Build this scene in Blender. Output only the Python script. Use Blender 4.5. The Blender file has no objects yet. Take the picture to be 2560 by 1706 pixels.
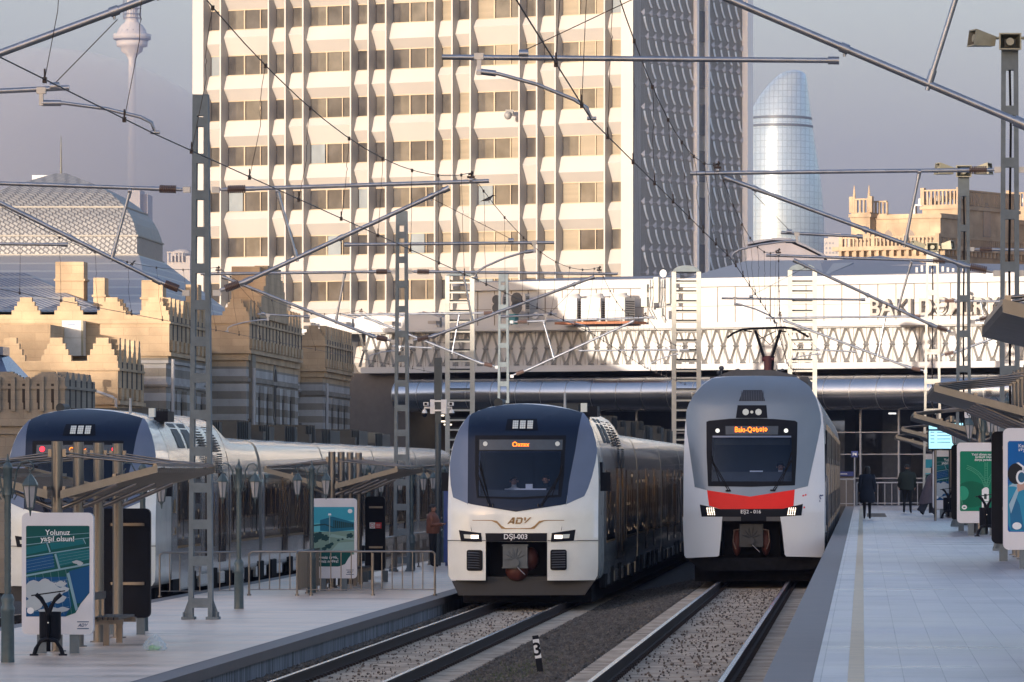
import bpy, bmesh, math, random
from mathutils import Vector, Matrix, Euler
R = math.radians
random.seed(7)
scn = bpy.context.scene
C = scn.collection
F = 14222.0          # focal length in photo pixels (200 mm lens)
CX, CY = 2156.0, 1178.0   # where the tracks' direction vanishes
CZ = 2.56            # eye height above the right-hand rails

# ---------------- camera ----------------
cam = bpy.data.cameras.new('camera'); camo = bpy.data.objects.new('camera', cam); C.objects.link(camo)
camo.location = (0, 0, CZ); camo.rotation_euler = (R(90), 0, 0)
cam.sensor_width = 36; cam.lens = 200
cam.shift_x = (1280 - CX) / 2560; cam.shift_y = (CY - 853) / 2560
cam.clip_start = 1; cam.clip_end = 20000
scn.camera = camo
# ---------------- sun and sky ----------------
SUN_AZ, SUN_EL = 31.0, 6.0   # sun stands behind the camera, to the left
w = bpy.data.worlds.new('World'); scn.world = w; w.use_nodes = True
nt = w.node_tree; nt.nodes.clear()
sky = nt.nodes.new('ShaderNodeTexSky'); sky.sky_type = 'NISHITA'; sky.sun_disc = False
sky.sun_elevation = R(SUN_EL); sky.sun_rotation = R(180 + SUN_AZ)
sky.air_density = 1.0; sky.dust_density = 1.6; sky.ozone_density = 1.6
bg = nt.nodes.new('ShaderNodeBackground'); bg.inputs[1].default_value = 0.15
wo = nt.nodes.new('ShaderNodeOutputWorld')
tn = nt.nodes.new('ShaderNodeMix'); tn.data_type = 'RGBA'; tn.blend_type = 'MULTIPLY'; tn.inputs[0].default_value = 1; tn.inputs[7].default_value = (1.0, .905, .965, 1)
nt.links.new(sky.outputs[0], tn.inputs[6]); nt.links.new(tn.outputs[2], bg.inputs[0]); nt.links.new(bg.outputs[0], wo.inputs[0])
sd = bpy.data.lights.new('sun', 'SUN'); sd.energy = 2.5; sd.angle = R(0.5); sd.color = (1.0, 0.86, 0.71)
so = bpy.data.objects.new('sun', sd); C.objects.link(so)
sdir = Vector((-math.sin(R(SUN_AZ)) * math.cos(R(SUN_EL)), -math.cos(R(SUN_AZ)) * math.cos(R(SUN_EL)), math.sin(R(SUN_EL))))
so.rotation_euler = sdir.to_track_quat('Z', 'Y').to_euler()
vs = scn.view_settings
vs.view_transform = 'Standard'; vs.look = 'None'; vs.gamma = 1; vs.exposure = 1.8
scn.cycles.max_bounces = 6; scn.cycles.transparent_max_bounces = 10
scn.cycles.volume_bounces = 0
scn.cycles.use_denoising = True

# ---------------- helpers ----------------
def at(px, py, Y): return Vector(((px - CX) / F * Y, Y, CZ - (py - CY) / F * Y))
def srgb(c):
    return tuple((v / 12.92 if v <= .04045 else ((v + .055) / 1.055) ** 2.4) for v in c)
MATS = {}
def M(name, col, rough=.6, metal=0., var=.12, scale=4., bump=0., emit=0., coat=0., alpha=1., stretch=(1, 1, 1), spec=.5, bscale=None, detail=4, trans=0.):
    if name in MATS: return MATS[name]
    m = bpy.data.materials.new(name); m.use_nodes = True; MATS[name] = m
    t = m.node_tree; N = t.nodes; L = t.links; b = N['Principled BSDF']
    b.inputs['Roughness'].default_value = rough; b.inputs['Metallic'].default_value = metal
    b.inputs['Specular IOR Level'].default_value = spec; b.inputs['Coat Weight'].default_value = coat
    b.inputs['Alpha'].default_value = alpha
    b.inputs['Transmission Weight'].default_value = trans
    co = N.new('ShaderNodeNewGeometry'); mp = N.new('ShaderNodeMapping'); mp.inputs['Scale'].default_value = stretch
    L.new(co.outputs['Position'], mp.inputs[0])
    nz = N.new('ShaderNodeTexNoise'); nz.inputs['Scale'].default_value = scale; nz.inputs['Detail'].default_value = detail
    L.new(mp.outputs[0], nz.inputs[0])
    mx = N.new('ShaderNodeMix'); mx.data_type = 'RGBA'
    mx.inputs[6].default_value = (*[max(0, c * (1 - var)) for c in col], 1)
    mx.inputs[7].default_value = (*[min(1, c * (1 + var)) for c in col], 1)
    rp = N.new('ShaderNodeMapRange'); rp.inputs[1].default_value = .3; rp.inputs[2].default_value = .7
    L.new(nz.outputs[0], rp.inputs[0]); L.new(rp.outputs[0], mx.inputs[0])
    L.new(mx.outputs[2], b.inputs['Base Color'])
    if rough > 0.05 and var > 0:
        rr = N.new('ShaderNodeMapRange'); rr.inputs[3].default_value = rough * .85; rr.inputs[4].default_value = min(1, rough * 1.2)
        L.new(nz.outputs[0], rr.inputs[0]); L.new(rr.outputs[0], b.inputs['Roughness'])
    if bump:
        nb = N.new('ShaderNodeTexNoise'); nb.inputs['Scale'].default_value = bscale or scale * 3; nb.inputs['Detail'].default_value = 3
        L.new(mp.outputs[0], nb.inputs[0])
        bp = N.new('ShaderNodeBump'); bp.inputs['Strength'].default_value = bump; bp.inputs['Distance'].default_value = .03
        L.new(nb.outputs[0], bp.inputs['Height']); L.new(bp.outputs[0], b.inputs['Normal'])
    if emit:
        b.inputs['Emission Color'].default_value = (*col, 1); b.inputs['Emission Strength'].default_value = emit
    return m

class MB:
    """collects shapes, then links them as ONE mesh object"""
    def __init__(s): s.v = []; s.f = []; s.m = []; s.mi = 0; s.sm = []; s.smooth = False
    def add(s, vs_, fs_, mi=None, smooth=None):
        o = len(s.v); s.v.extend([tuple(v) for v in vs_])
        for f in fs_: s.f.append(tuple(i + o for i in f)); s.m.append(s.mi if mi is None else mi); s.sm.append(s.smooth if smooth is None else smooth)
        return s
    def hexa(s, p, mi=None):
        return s.add(p, [(0, 3, 2, 1), (4, 5, 6, 7), (0, 1, 5, 4), (1, 2, 6, 5), (2, 3, 7, 6), (3, 0, 4, 7)], mi, False)
    def box(s, x0, x1, y0, y1, z0, z1, mi=None):
        return s.hexa([(x0, y0, z0), (x1, y0, z0), (x1, y1, z0), (x0, y1, z0), (x0, y0, z1), (x1, y0, z1), (x1, y1, z1), (x0, y1, z1)], mi)
    def tube(s, pts, r, n=8, mi=None, cap=True, r2=None):
        pts = [Vector(p) for p in pts]; rings = []; k = len(pts)
        if k < 2: return s
        for i, p in enumerate(pts):
            d = (pts[min(i + 1, k - 1)] - pts[max(i - 1, 0)]).normalized()
            up = Vector((0, 0, 1)) if abs(d.z) < .9 else Vector((0, 1, 0))
            a = d.cross(up).normalized(); b = a.cross(d)
            rr = r[i] if isinstance(r, (list, tuple)) else (r if r2 is None else r + (r2 - r) * i / (k - 1))
            rings.append([p + a * math.cos(2 * math.pi * j / n) * rr + b * math.sin(2 * math.pi * j / n) * rr for j in range(n)])
        V = [q for rg in rings for q in rg]; Fs = []
        for i in range(k - 1):
            for j in range(n):
                Fs.append((i * n + j, i * n + (j + 1) % n, (i + 1) * n + (j + 1) % n, (i + 1) * n + j))
        s.add(V, Fs, mi, True)
        if cap: s.add(rings[0], [tuple(range(n))], mi, False); s.add(rings[-1], [tuple(range(n - 1, -1, -1))], mi, False)
        return s
    def loft(s, rings, mi=None, closed=True, cap=True, smooth=True):
        n = len(rings[0]); V = [q for rg in rings for q in rg]; Fs = []
        for i in range(len(rings) - 1):
            for j in range(n if closed else n - 1):
                Fs.append((i * n + j, i * n + (j + 1) % n, (i + 1) * n + (j + 1) % n, (i + 1) * n + j))
        s.add(V, Fs, mi, smooth)
        if cap and closed: s.add(rings[0], [tuple(range(n - 1, -1, -1))], mi, False); s.add(rings[-1], [tuple(range(n))], mi, False)
        return s
    def prism(s, poly, y0, y1, mi=None, plane='xz'):
        """extrude a polygon; plane xz -> along y, xy -> along z, yz -> along x"""
        g = {'xz': lambda a, b, c: (a, c, b), 'xy': lambda a, b, c: (a, b, c), 'yz': lambda a, b, c: (c, a, b)}[plane]
        n = len(poly); A = [g(a, b, y0) for a, b in poly]; B = [g(a, b, y1) for a, b in poly]
        s.add(A + B, [tuple(range(n)), tuple(range(2 * n - 1, n - 1, -1))] + [(i, n + i, n + (i + 1) % n, (i + 1) % n) for i in range(n)], mi, False)
        return s
    def quad(s, a, b, c, d, mi=None): return s.add([a, b, c, d], [(0, 1, 2, 3)], mi, False)
    def ball(s, c, rx, ry, rz, n=10, mi=None, half=False):
        rings = []; k = n // 2 + 1
        for i in range(k + 1):
            th = math.pi * i / k * (0.5 if half else 1)
            rings.append([(c[0] + rx * math.sin(th) * math.cos(2 * math.pi * j / n), c[1] + ry * math.sin(th) * math.sin(2 * math.pi * j / n), c[2] + rz * math.cos(th)) for j in range(n)])
        return s.loft(rings, mi, True, False, True)
    def tf(s, mat4):
        s.v = [tuple(mat4 @ Vector(v)) for v in s.v]; return s
    def build(s, name, mats, parent=None, fix=True):
        me = bpy.data.meshes.new(name); me.from_pydata(s.v, [], s.f)
        if not isinstance(mats, (list, tuple)): mats = [mats]
        for m in mats: me.materials.append(m)
        me.polygons.foreach_set('material_index', s.m); me.polygons.foreach_set('use_smooth', s.sm)
        me.update()
        if fix:
            bm = bmesh.new(); bm.from_mesh(me); bmesh.ops.recalc_face_normals(bm, faces=bm.faces); bm.to_mesh(me); bm.free()
        o = bpy.data.objects.new(name, me); C.objects.link(o)
        if parent: o.parent = parent
        return o

def tag(o, label=None, cat=None, group=None, kind=None):
    if label: o['label'] = label
    if cat: o['category'] = cat
    if group: o['group'] = group
    if kind: o['kind'] = kind
    return o
def thing(name, label, cat, loc=(0, 0, 0), rz=0., group=None):
    o = bpy.data.objects.new(name, None); C.objects.link(o); o.empty_display_size = .3
    o.location = loc; o.rotation_euler = (0, 0, rz); return tag(o, label, cat, group)
def dup(root, loc, rz=None, label=None, name=None):
    def cp(o, par):
        c = o.copy(); C.objects.link(c); c.parent = par
        for ch in o.children: cp(ch, c)
        return c
    r = cp(root, None); r.location = loc
    if rz is not None: r.rotation_euler = (0, 0, rz)
    if label: r['label'] = label
    return r
_tc = {}
def text_mesh(body, size=1., align='CENTER', bold=0., extrude=0.):
    k = (body, align, bold, extrude)
    if k not in _tc:
        cu = bpy.data.curves.new('lettering', 'FONT'); cu.body = body; cu.align_x = align; cu.size = 1; cu.offset = bold; cu.extrude = extrude; cu.resolution_u = 3
        ob = bpy.data.objects.new('lettering', cu); C.objects.link(ob)
        dg = bpy.context.evaluated_depsgraph_get(); dg.update()
        me = bpy.data.meshes.new_from_object(ob.evaluated_get(dg))
        _tc[k] = ([tuple(v.co) for v in me.vertices], [tuple(p.vertices) for p in me.polygons])
        bpy.data.objects.remove(ob); bpy.data.meshes.remove(me); bpy.data.curves.remove(cu)
    return _tc[k]
def add_text(mb, body, size, fn, mi=None, align='CENTER', bold=0., extrude=0., sx=1.):
    """fn(x, y, z) places a text vertex"""
    v, f = text_mesh(body, 1., align, bold, extrude / size if extrude else 0.)
    mb.add([fn(a * size * sx, b * size, c * size) for a, b, c in v], f, mi, False)
OCC = [(-166, -40, 37), (-174, -166, 35), (-182, -174, 37.2), (-188, -182, 44.5), (-192.5, -188, 40.3), (-250, -192.5, 44.5)]
HAZE = 0.00014
HCOL = (.325, .385, .62)
# ---------------- materials ----------------
m_steel = M('galvanised steel', (.36, .38, .42), .38, .85, .15, 6)
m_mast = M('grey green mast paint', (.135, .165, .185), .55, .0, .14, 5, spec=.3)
m_mastlit = M('sunlit cream mast paint', (.46, .45, .40), .5, 0, .08, 5)  # lighter copy of the mast paint with sunlight put into its colour
m_wire = M('dark wire', (.045, .03, .026), .55, .3, .1)
m_ins = M('brown insulator', (.10, .06, .05), .3, 0, .1)
m_stain = M('stainless steel', (.225, .21, .20), .32, .95, .08, 10, stretch=(1, 1, .1))
m_black = M('black paint', (.007, .009, .015), .5, 0, .2, 3, spec=.12)
m_rub = M('black rubber', (.010, .010, .013), .7, spec=.2)
m_dark = M('dark underframe', (.010, .010, .012), .9, 0, .4, 6, bump=.3, spec=.2)
m_white = M('white panel paint', (.62, .63, .68), .35, 0, .04, 2)
m_blind = M('shelter blade', (.21, .195, .17), .42, .6, .12, 5)
m_sign_blue = M('sign blue', (.012, .03, .16), .4)
m_lampgreen = M('lamp post green', (.055, .085, .095), .42, 0, .15, 8, coat=.2)
m_lampglass = M('lantern glass', (.36, .355, .37), .15, 0, .06, 9)
m_rail = M('rail side rust', (.034, .018, .012), .85, 0, .35, 9)
m_railtop = M('rail head steel', (.42, .40, .40), .22, 1., .08, 3, stretch=(1, .05, 1))
m_sleeper = M('concrete sleeper', (.37, .32, .26), .9, 0, .38, 2.2, bump=.4)
m_ballast = M('ballast', (.05, .046, .046), .95, 0, .5, 14, bump=1., bscale=30, detail=8)
m_stone = M('ballast stones', (.090, .080, .070), .9, 0, .7, 5, detail=8)
m_stoneb = M('brown stones', (.13, .10, .08), .9, 0, .7, 5)
m_ground = M('ground', (.12, .115, .11), .95, 0, .3, .2)
m_skin = M('skin', (.36, .19, .135), .55, 0, .08)
m_hair = M('black hair', (.012, .010, .010), .55, 0, .3, 60)
m_glassd = M('dark glass', (.010, .014, .022), .04, 0, 0, spec=.8)

def tile_mat(name, c1, c2, joint, rough, row=.30, brick=.9, bias=0):
    m = bpy.data.materials.new(name); m.use_nodes = True; t = m.node_tree; N = t.nodes; L = t.links; b = N['Principled BSDF']
    g = N.new('ShaderNodeNewGeometry'); sp = N.new('ShaderNodeSeparateXYZ'); cb = N.new('ShaderNodeCombineXYZ')
    L.new(g.outputs['Position'], sp.inputs[0]); L.new(sp.outputs['Y'], cb.inputs['X']); L.new(sp.outputs['X'], cb.inputs['Y'])
    br = N.new('ShaderNodeTexBrick'); br.offset = 0.0; br.inputs['Scale'].default_value = 1; br.inputs['Mortar Size'].default_value = .004
    br.inputs['Mortar Smooth'].default_value = .3; br.inputs['Bias'].default_value = bias
    br.inputs['Brick Width'].default_value = brick; br.inputs['Row Height'].default_value = row
    br.inputs['Color1'].default_value = (*c1, 1); br.inputs['Color2'].default_value = (*c2, 1); br.inputs['Mortar'].default_value = (*joint, 1)
    L.new(cb.outputs[0], br.inputs['Vector'])
    # broad uneven wear running across the walk
    mp = N.new('ShaderNodeMapping'); mp.inputs['Scale'].default_value = (.12, .55, 1); L.new(g.outputs['Position'], mp.inputs[0])
    nz = N.new('ShaderNodeTexNoise'); nz.inputs['Scale'].default_value = 1.6; nz.inputs['Detail'].default_value = 5; L.new(mp.outputs[0], nz.inputs[0])
    rp = N.new('ShaderNodeMapRange'); rp.inputs[1].default_value = .3; rp.inputs[2].default_value = .7; rp.inputs[3].default_value = .78; rp.inputs[4].default_value = 1.10
    L.new(nz.outputs[0], rp.inputs[0])
    mx = N.new('ShaderNodeVectorMath'); mx.operation = 'SCALE'; L.new(br.outputs['Color'], mx.inputs[0]); L.new(rp.outputs[0], mx.inputs['Scale'])
    # spots of gum and larger stains
    vo = N.new('ShaderNodeTexVoronoi'); vo.inputs['Scale'].default_value = 1.3; L.new(g.outputs['Position'], vo.inputs[0])
    vr = N.new('ShaderNodeMapRange'); vr.inputs[1].default_value = .03; vr.inputs[2].default_value = .05; vr.inputs[3].default_value = .62; vr.inputs[4].default_value = 1; L.new(vo.outputs['Distance'], vr.inputs[0])
    n2 = N.new('ShaderNodeTexNoise'); n2.inputs['Scale'].default_value = .45; n2.inputs['Detail'].default_value = 8; n2.inputs['Roughness'].default_value = .7; L.new(g.outputs['Position'], n2.inputs[0])
    r3 = N.new('ShaderNodeMapRange'); r3.inputs[1].default_value = .38; r3.inputs[2].default_value = .52; r3.inputs[3].default_value = .80; r3.inputs[4].default_value = 1; L.new(n2.outputs[0], r3.inputs[0])
    mu = N.new('ShaderNodeMath'); mu.operation = 'MULTIPLY'; L.new(vr.outputs[0], mu.inputs[0]); L.new(r3.outputs[0], mu.inputs[1])
    m4 = N.new('ShaderNodeVectorMath'); m4.operation = 'SCALE'; L.new(mx.outputs[0], m4.inputs[0]); L.new(mu.outputs[0], m4.inputs['Scale'])
    L.new(m4.outputs[0], b.inputs['Base Color'])
    r2 = N.new('ShaderNodeMapRange'); r2.inputs[1].default_value = .3; r2.inputs[2].default_value = .7; r2.inputs[3].default_value = rough * .8; r2.inputs[4].default_value = rough * 1.3
    L.new(nz.outputs[0], r2.inputs[0]); L.new(r2.outputs[0], b.inputs['Roughness'])
    b.inputs['Specular IOR Level'].default_value = .5
    return m
m_tileR = tile_mat('grey platform tiles', (.49, .465, .48), (.41, .395, .42), (.19, .19, .21), .34, .30, 1.8)
m_tileL = tile_mat('pale platform tiles', (.80, .61, .475), (.74, .565, .44), (.56, .44, .36), .34, .60, 3.0)
m_edgeR = M('granite edge', (.175, .15, .145), .6, 0, .16, 2.5)
m_edgeL = M('edge stone', (.13, .105, .10), .55, 0, .2, 2.5)
m_yel = M('cream tactile strip', (.60, .49, .34), .6, 0, .10, 3)
def wall_mat():
    m = M('stained platform wall', (.20, .205, .225), .85, 0, .9, 1.3, bump=.5, bscale=4, stretch=(1, 9, .45), detail=8)
    return m
m_pwall = wall_mat()

# ---------------- ground, ballast, tracks, platforms ----------------
RZ, LZ, TZ = 0.0, -0.39, -0.51      # rail heads: right, middle, far left track
PR, PL = 1.06, -0.24                # platform tops
RX, LX, TX = -2.52, -7.50, -17.25   # track centres
PRX0, PLX1, PLX0 = -0.713, -9.32, -15.5
b = MB(); b.quad((-6000, -300, -1.4), (6000, -300, -1.4), (6000, 15500, -1.4), (-6000, 15500, -1.4))
tag(b.build('ground', m_ground), kind='structure')
prof = [(-22, -.78), (PLX0, -.78), (-15.45, -.78), (PLX1 - .01, -.72), (-9.0, -.60), (-6.05, -.60), (-5.7, -.585), (-5.1, -.46), (-4.5, -.33), (-3.95, -.215), (-0.5, -.21)]
b = MB(); ys = [10 + i * 6 for i in range(42)]
b.loft([[(x, y, z) for x, z in prof] + [(-0.5, y, -1.5), (-22, y, -1.5)] for y in ys], closed=True, smooth=False)
tag(b.build('ballast_bed', m_ballast), kind='structure')
# platforms
def platform(x0, x1, top, y0, y1, mt, edge=None, edm=None, both=False):
    b = MB()
    b.mi = 0
    b.box(x0, x1, y0, y1, -1.45, top - .16, 1)
    a0 = x0 + (edge or 0) if edge else x0
    b.box(x0 - .06, x1 + .06, y0 - .02, y1, top - .158, top - .004, 2)
    b.quad((x0 + (edge if both or True else 0), y0, top), (x1 - (edge if both else 0), y0, top), (x1 - (edge if both else 0), y1, top), (x0 + edge, y1, top), 0)
    return tag(b.build('platform', [mt, m_pwall, edm], fix=False), kind='structure')
platform(PRX0 + .06, 9.0, PR, 15, 248, m_tileR, .30, m_edgeR)
platform(PLX0 + .06, PLX1 - .06, PL, 20, 244, m_tileL, .34, m_edgeL, True)
b = MB(); b.quad((-.106, 15, PR + .004), (.014, 15, PR + .004), (.014, 240, PR + .004), (-.106, 240, PR + .004))
tag(b.build('cream_guide_strip', m_yel), kind='structure')
b = MB()
for i in range(10):
    for j in range(26): b.box(.17 + i * .06, .205 + i * .06, 186 + j * .6, 186.5 + j * .6, PR + .001, PR + .007)
b.box(.15, .80, 186, 201.6, PR - .01, PR + .004)
tag(b.build('tactile_paving', M('brown tactile paving', (.20, .155, .115), .8, 0, .15, 3)), kind='structure')

def track(X, zr, y0, y1, yvis, label, sleepers=True):
    t = thing('railway_track', label, 'railway track', (X, 0, zr), group='railway tracks into the station')
    for sx in (-1, 1):
        b = MB(); g = .7975
        b.box(sx * g - .036, sx * g + .036, y0, y1, -.040, -.003, 0)
        b.quad((sx * g - .034, y0, 0), (sx * g + .034, y0, 0), (sx * g + .034, y1, 0), (sx * g - .034, y1, 0), 1)
        b.box(sx * g - .009, sx * g + .009, y0, y1, -.165, -.040, 0)
        b.box(sx * g - .07, sx * g + .07, y0, y1, -.178, -.160, 0)
        y = yvis
        while y < min(y1, 140):
            for e in (-1, 1): b.box(sx * g + e * .105 - .03, sx * g + e * .105 + .03, y - .05, y + .05, -.178, -.135, 0)
            y += .545
        b.build('rail', [m_rail, m_railtop], t, fix=False)
    if sleepers:
        b = MB(); b.prism([(-.15, -.40), (.15, -.40), (.14, -.245), (.075, -.18), (-.075, -.18), (-.14, -.245)], -1.34, 1.34, plane='yz')
        s0 = b.build('sleeper', m_sleeper, t); n = 0; y = yvis; s0.location.y = y
        while n < 99:
            y += .545; n += 1; c = s0.copy(); C.objects.link(c); c.parent = t; c.location.y = y
        b = MB(); y += .545
        while y < y1: b.box(-1.33, 1.33, y - .115, y + .115, -.4, -.183); y += .545
        y = yvis - .545
        while y > y0: b.box(-1.33, 1.33, y - .115, y + .115, -.4, -.18); y -= .545
        tag(b.build('sleeper_row', m_sleeper, t), kind='stuff')
    return t
track(RX, RZ, 12, 246, 68.0, 'railway track beside the right platform edge, under the train with the red band')
track(LX, LZ, 12, 246, 78.0, 'railway track beside the left platform edge, under the train with the gold emblem')
track(TX, TZ, 12, 246, 78.0, 'railway track on the far left, mostly hidden behind the left platform', False)

def stones(name, n, fx, m, s0, s1, seed, label=None):
    rnd = random.Random(seed); V = []; Fs = []
    base = [(1, 0, 0), (-1, 0, 0), (0, 1, 0), (0, -1, 0), (0, 0, 1), (0, 0, -1)]
    fc = [(0, 2, 4), (2, 1, 4), (1, 3, 4), (3, 0, 4), (2, 0, 5), (1, 2, 5), (3, 1, 5), (0, 3, 5)]
    for i in range(n):
        x, y, z = fx(rnd); s = rnd.uniform(s0, s1); o = len(V)
        e = Euler((rnd.uniform(0, 3), rnd.uniform(0, 3), rnd.uniform(0, 3))).to_matrix()
        k = (rnd.uniform(.7, 1.3), rnd.uniform(.7, 1.3), rnd.uniform(.6, 1.1))
        for p in base:
            q = e @ Vector((p[0] * s * k[0], p[1] * s * k[1], p[2] * s * k[2] * rnd.uniform(.8, 1.2))); V.append((x + q.x, y + q.y, z + q.z))
        Fs += [tuple(a + o for a in f) for f in fc]
    me = bpy.data.meshes.new(name); me.from_pydata(V, [], Fs); me.materials.append(m)
    o = bpy.data.objects.new(name, me); C.objects.link(o); return tag(o, label, kind='stuff')
def bz(x):
    for (a, za), (c, zc) in zip(prof, prof[1:]):
        if a <= x <= c: return za + (zc - za) * (x - a) / (c - a)
    return -.2
def fmid(r):
    y = 64 + 85 * r.random() ** 1.6; x = r.uniform(-6.1, -3.9); return x, y, bz(x) + r.uniform(-.005, .025)
def fedge(r):
    y = 70 + 62 * r.random() ** 1.3; x = PLX1 + .02 + (r.random() ** 1.4) * .45; return x, y, bz(x) + r.uniform(0, .05)
def fsl(r):
    if r.random() < .6: return RX + r.uniform(-.7, .7), 66 + 66 * r.random(), RZ - .17
    return LX + r.uniform(-.7, .7), 76 + 55 * r.random(), LZ - .17
def fcrib(r):
    X, Z, a = (RX, RZ, 66) if r.random() < .5 else (LX, LZ, 76)
    k = int(r.random() * 110); return X + r.uniform(-1.35, 1.35), a + .27 + k * .545 + r.uniform(-.13, .13), Z - .262
stones('ballast_stones', 24000, fmid, m_stone, .02, .048, 1, 'grey crushed stone ballast between the tracks')
stones('ballast_stones', 6500, fedge, m_stone, .02, .05, 2, 'dark crushed stone heaped along the left platform wall')
stones('ballast_stones', 2600, fsl, m_stoneb, .005, .026, 3, 'loose brown stones lying on the sleepers')
stones('ballast_stones', 5000, fcrib, m_stone, .02, .04, 4, 'crushed stone filling the gaps between sleepers')
# small weeds by the marker
b = MB(); rnd = random.Random(5)
for i in range(260):
    x = -4.9 + rnd.gauss(0, .35) - .3; y = 84 + rnd.gauss(0, 4); z = bz(x)
    for k in range(3):
        a = rnd.uniform(0, 6.3); h = rnd.uniform(.04, .10)
        b.add([(x, y, z), (x + .012, y, z), (x + math.cos(a) * .04, y + math.sin(a) * .04, z + h)], [(0, 1, 2)])
tag(b.build('weeds', M('weeds', (.06, .085, .03), .8, 0, .3)), 'small green weeds growing in the ballast by the number marker', kind='stuff')
# number marker
t = thing('marker_post', 'leaning black and white marker post with the number 3 in the ballast', 'marker post', (-4.6, 81.5, -.42)); t.rotation_euler = (R(-3), R(-8), R(3))
b = MB(); b.box(-.045, .045, -.03, .03, -.1, .30, 0); b.box(-.045, .045, -.03, .03, .30, .575, 1); b.box(-.045, .045, -.03, .03, .575, .63, 0)
b.build('post', [m_black, M('marker white', (.7, .71, .73), .6)], t)
b = MB(); add_text(b, '3', .26, lambda x, y, z: (x, -.033, .345 + y), bold=.02); b.build('numeral', m_black, t, fix=False)
# ---------------- trains ----------------
def bisected(poly, step):
    bm = bmesh.new(); vs_ = [bm.verts.new((x, 0, z)) for x, z in poly]; bm.faces.new(vs_)
    bmesh.ops.triangulate(bm, faces=bm.faces)
    xs = [p[0] for p in poly]; zs = [p[1] for p in poly]
    for ax, lo, hi in ((0, min(xs), max(xs)), (2, min(zs), max(zs))):
        k = math.ceil(lo / step)
        while k * step < hi:
            co = [0, 0, 0]; no = [0, 0, 0]; co[ax] = k * step; no[ax] = 1
            bmesh.ops.bisect_plane(bm, geom=bm.verts[:] + bm.edges[:] + bm.faces[:], plane_co=co, plane_no=no, dist=1e-5); k += 1
    V = [tuple(v.co) for v in bm.verts]; ix = {v: i for i, v in enumerate(bm.verts)}
    Fs = [tuple(ix[v] for v in f.verts) for f in bm.faces]; bm.free(); return V, Fs
def patch(mb, poly, f, off, step=.12, mi=None, smooth=True):
    V, Fs = bisected(poly, step)
    # keep windings facing the nose
    out = []
    for fc in Fs:
        a, b_, c = (Vector(V[i]) for i in fc[:3]); n = (b_ - a).cross(c - a)
        out.append(fc if n.y < 0 else fc[::-1])
    mb.add([(x, f(x, z) - off, z) for x, _, z in V], out, mi, smooth)
def mir(p): return [(-x, z) for x, z in reversed(p)]
def disc(cx, cz, r, n=14): return [(cx + r * math.cos(2 * math.pi * i / n), cz + r * math.sin(2 * math.pi * i / n)) for i in range(n)]
def rrect(x0, x1, z0, z1, r, n=4):
    P = []
    for cx, cz, a in ((x1 - r, z1 - r, 0), (x0 + r, z1 - r, 90), (x0 + r, z0 + r, 180), (x1 - r, z0 + r, 270)):
        for i in range(n + 1): t = R(a + 90 * i / n); P.append((cx + r * math.cos(t), cz + r * math.sin(t)))
    return P
def cabglass():
    m = bpy.data.materials.new('cab glass'); m.use_nodes = True; t = m.node_tree; t.nodes.clear(); N = t.nodes; L = t.links
    o = N.new('ShaderNodeOutputMaterial'); a = N.new('ShaderNodeBsdfTransparent'); a.inputs[0].default_value = (.62, .70, .86, 1)
    g = N.new('ShaderNodeBsdfGlossy'); g.inputs['Roughness'].default_value = .05; g.inputs[0].default_value = (.55, .72, 1, 1)
    fr = N.new('ShaderNodeFresnel'); fr.inputs[0].default_value = 1.38
    mx = N.new('ShaderNodeMixShader'); L.new(fr.outputs[0], mx.inputs[0]); L.new(a.outputs[0], mx.inputs[1]); L.new(g.outputs[0], mx.inputs[2]); L.new(mx.outputs[0], o.inputs[0]); return m
m_cab = cabglass()
m_tw = M('train white', (.76, .78, .75), .22, 0, .06, 2.2, coat=.5)
m_tnavy = M('train navy', (.006, .014, .038), .3, 0, .08, 2, coat=.12, spec=.2)
m_tgrey = M('train grey blue', (.125, .155, .23), .30, .25, .06, 2, coat=.4)
m_tside = M('train side silver', (.50, .52, .52), .20, .55, .10, 1.2, coat=.3, stretch=(1, .4, 1))
m_tband = M('train window band', (.012, .011, .013), .06, 0, .3, 1, coat=.4)
m_gold = M('gold lettering', (.27, .17, .075), .4, .4, .05)
m_led = M('orange led', (1., .17, .01), .5, 0, 0, emit=1.1)
m_lampon = M('lit headlamp', (1., .80, .62), .5, 0, 0, emit=1.3)
m_lens = M('lamp lens', (.62, .66, .62), .25, 0, .05, 40)
m_redlamp = M('red tail lamp', (1., .015, .03), .4, 0, 0, emit=1.2)
m_chrome = M('chrome', (.25, .25, .27), .25, 1, .05)
m_cabin = M('cab interior', (.022, .038, .07), .9)
m_desk = M('cab desk', (.05, .06, .075), .7)
m_coup = M('coupler cover', (.10, .115, .13), .5, .3, .15, 8)
m_rustred = M('coupler red', (.085, .022, .016), .6)
m_ltext = M('plate lettering', (.75, .76, .78), .5, 0, 0)
m_grille = M('grille', (.02, .02, .026), .5)
m_roofk = M('roof equipment', (.022, .027, .03), .6, .1, .3, 3)

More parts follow.
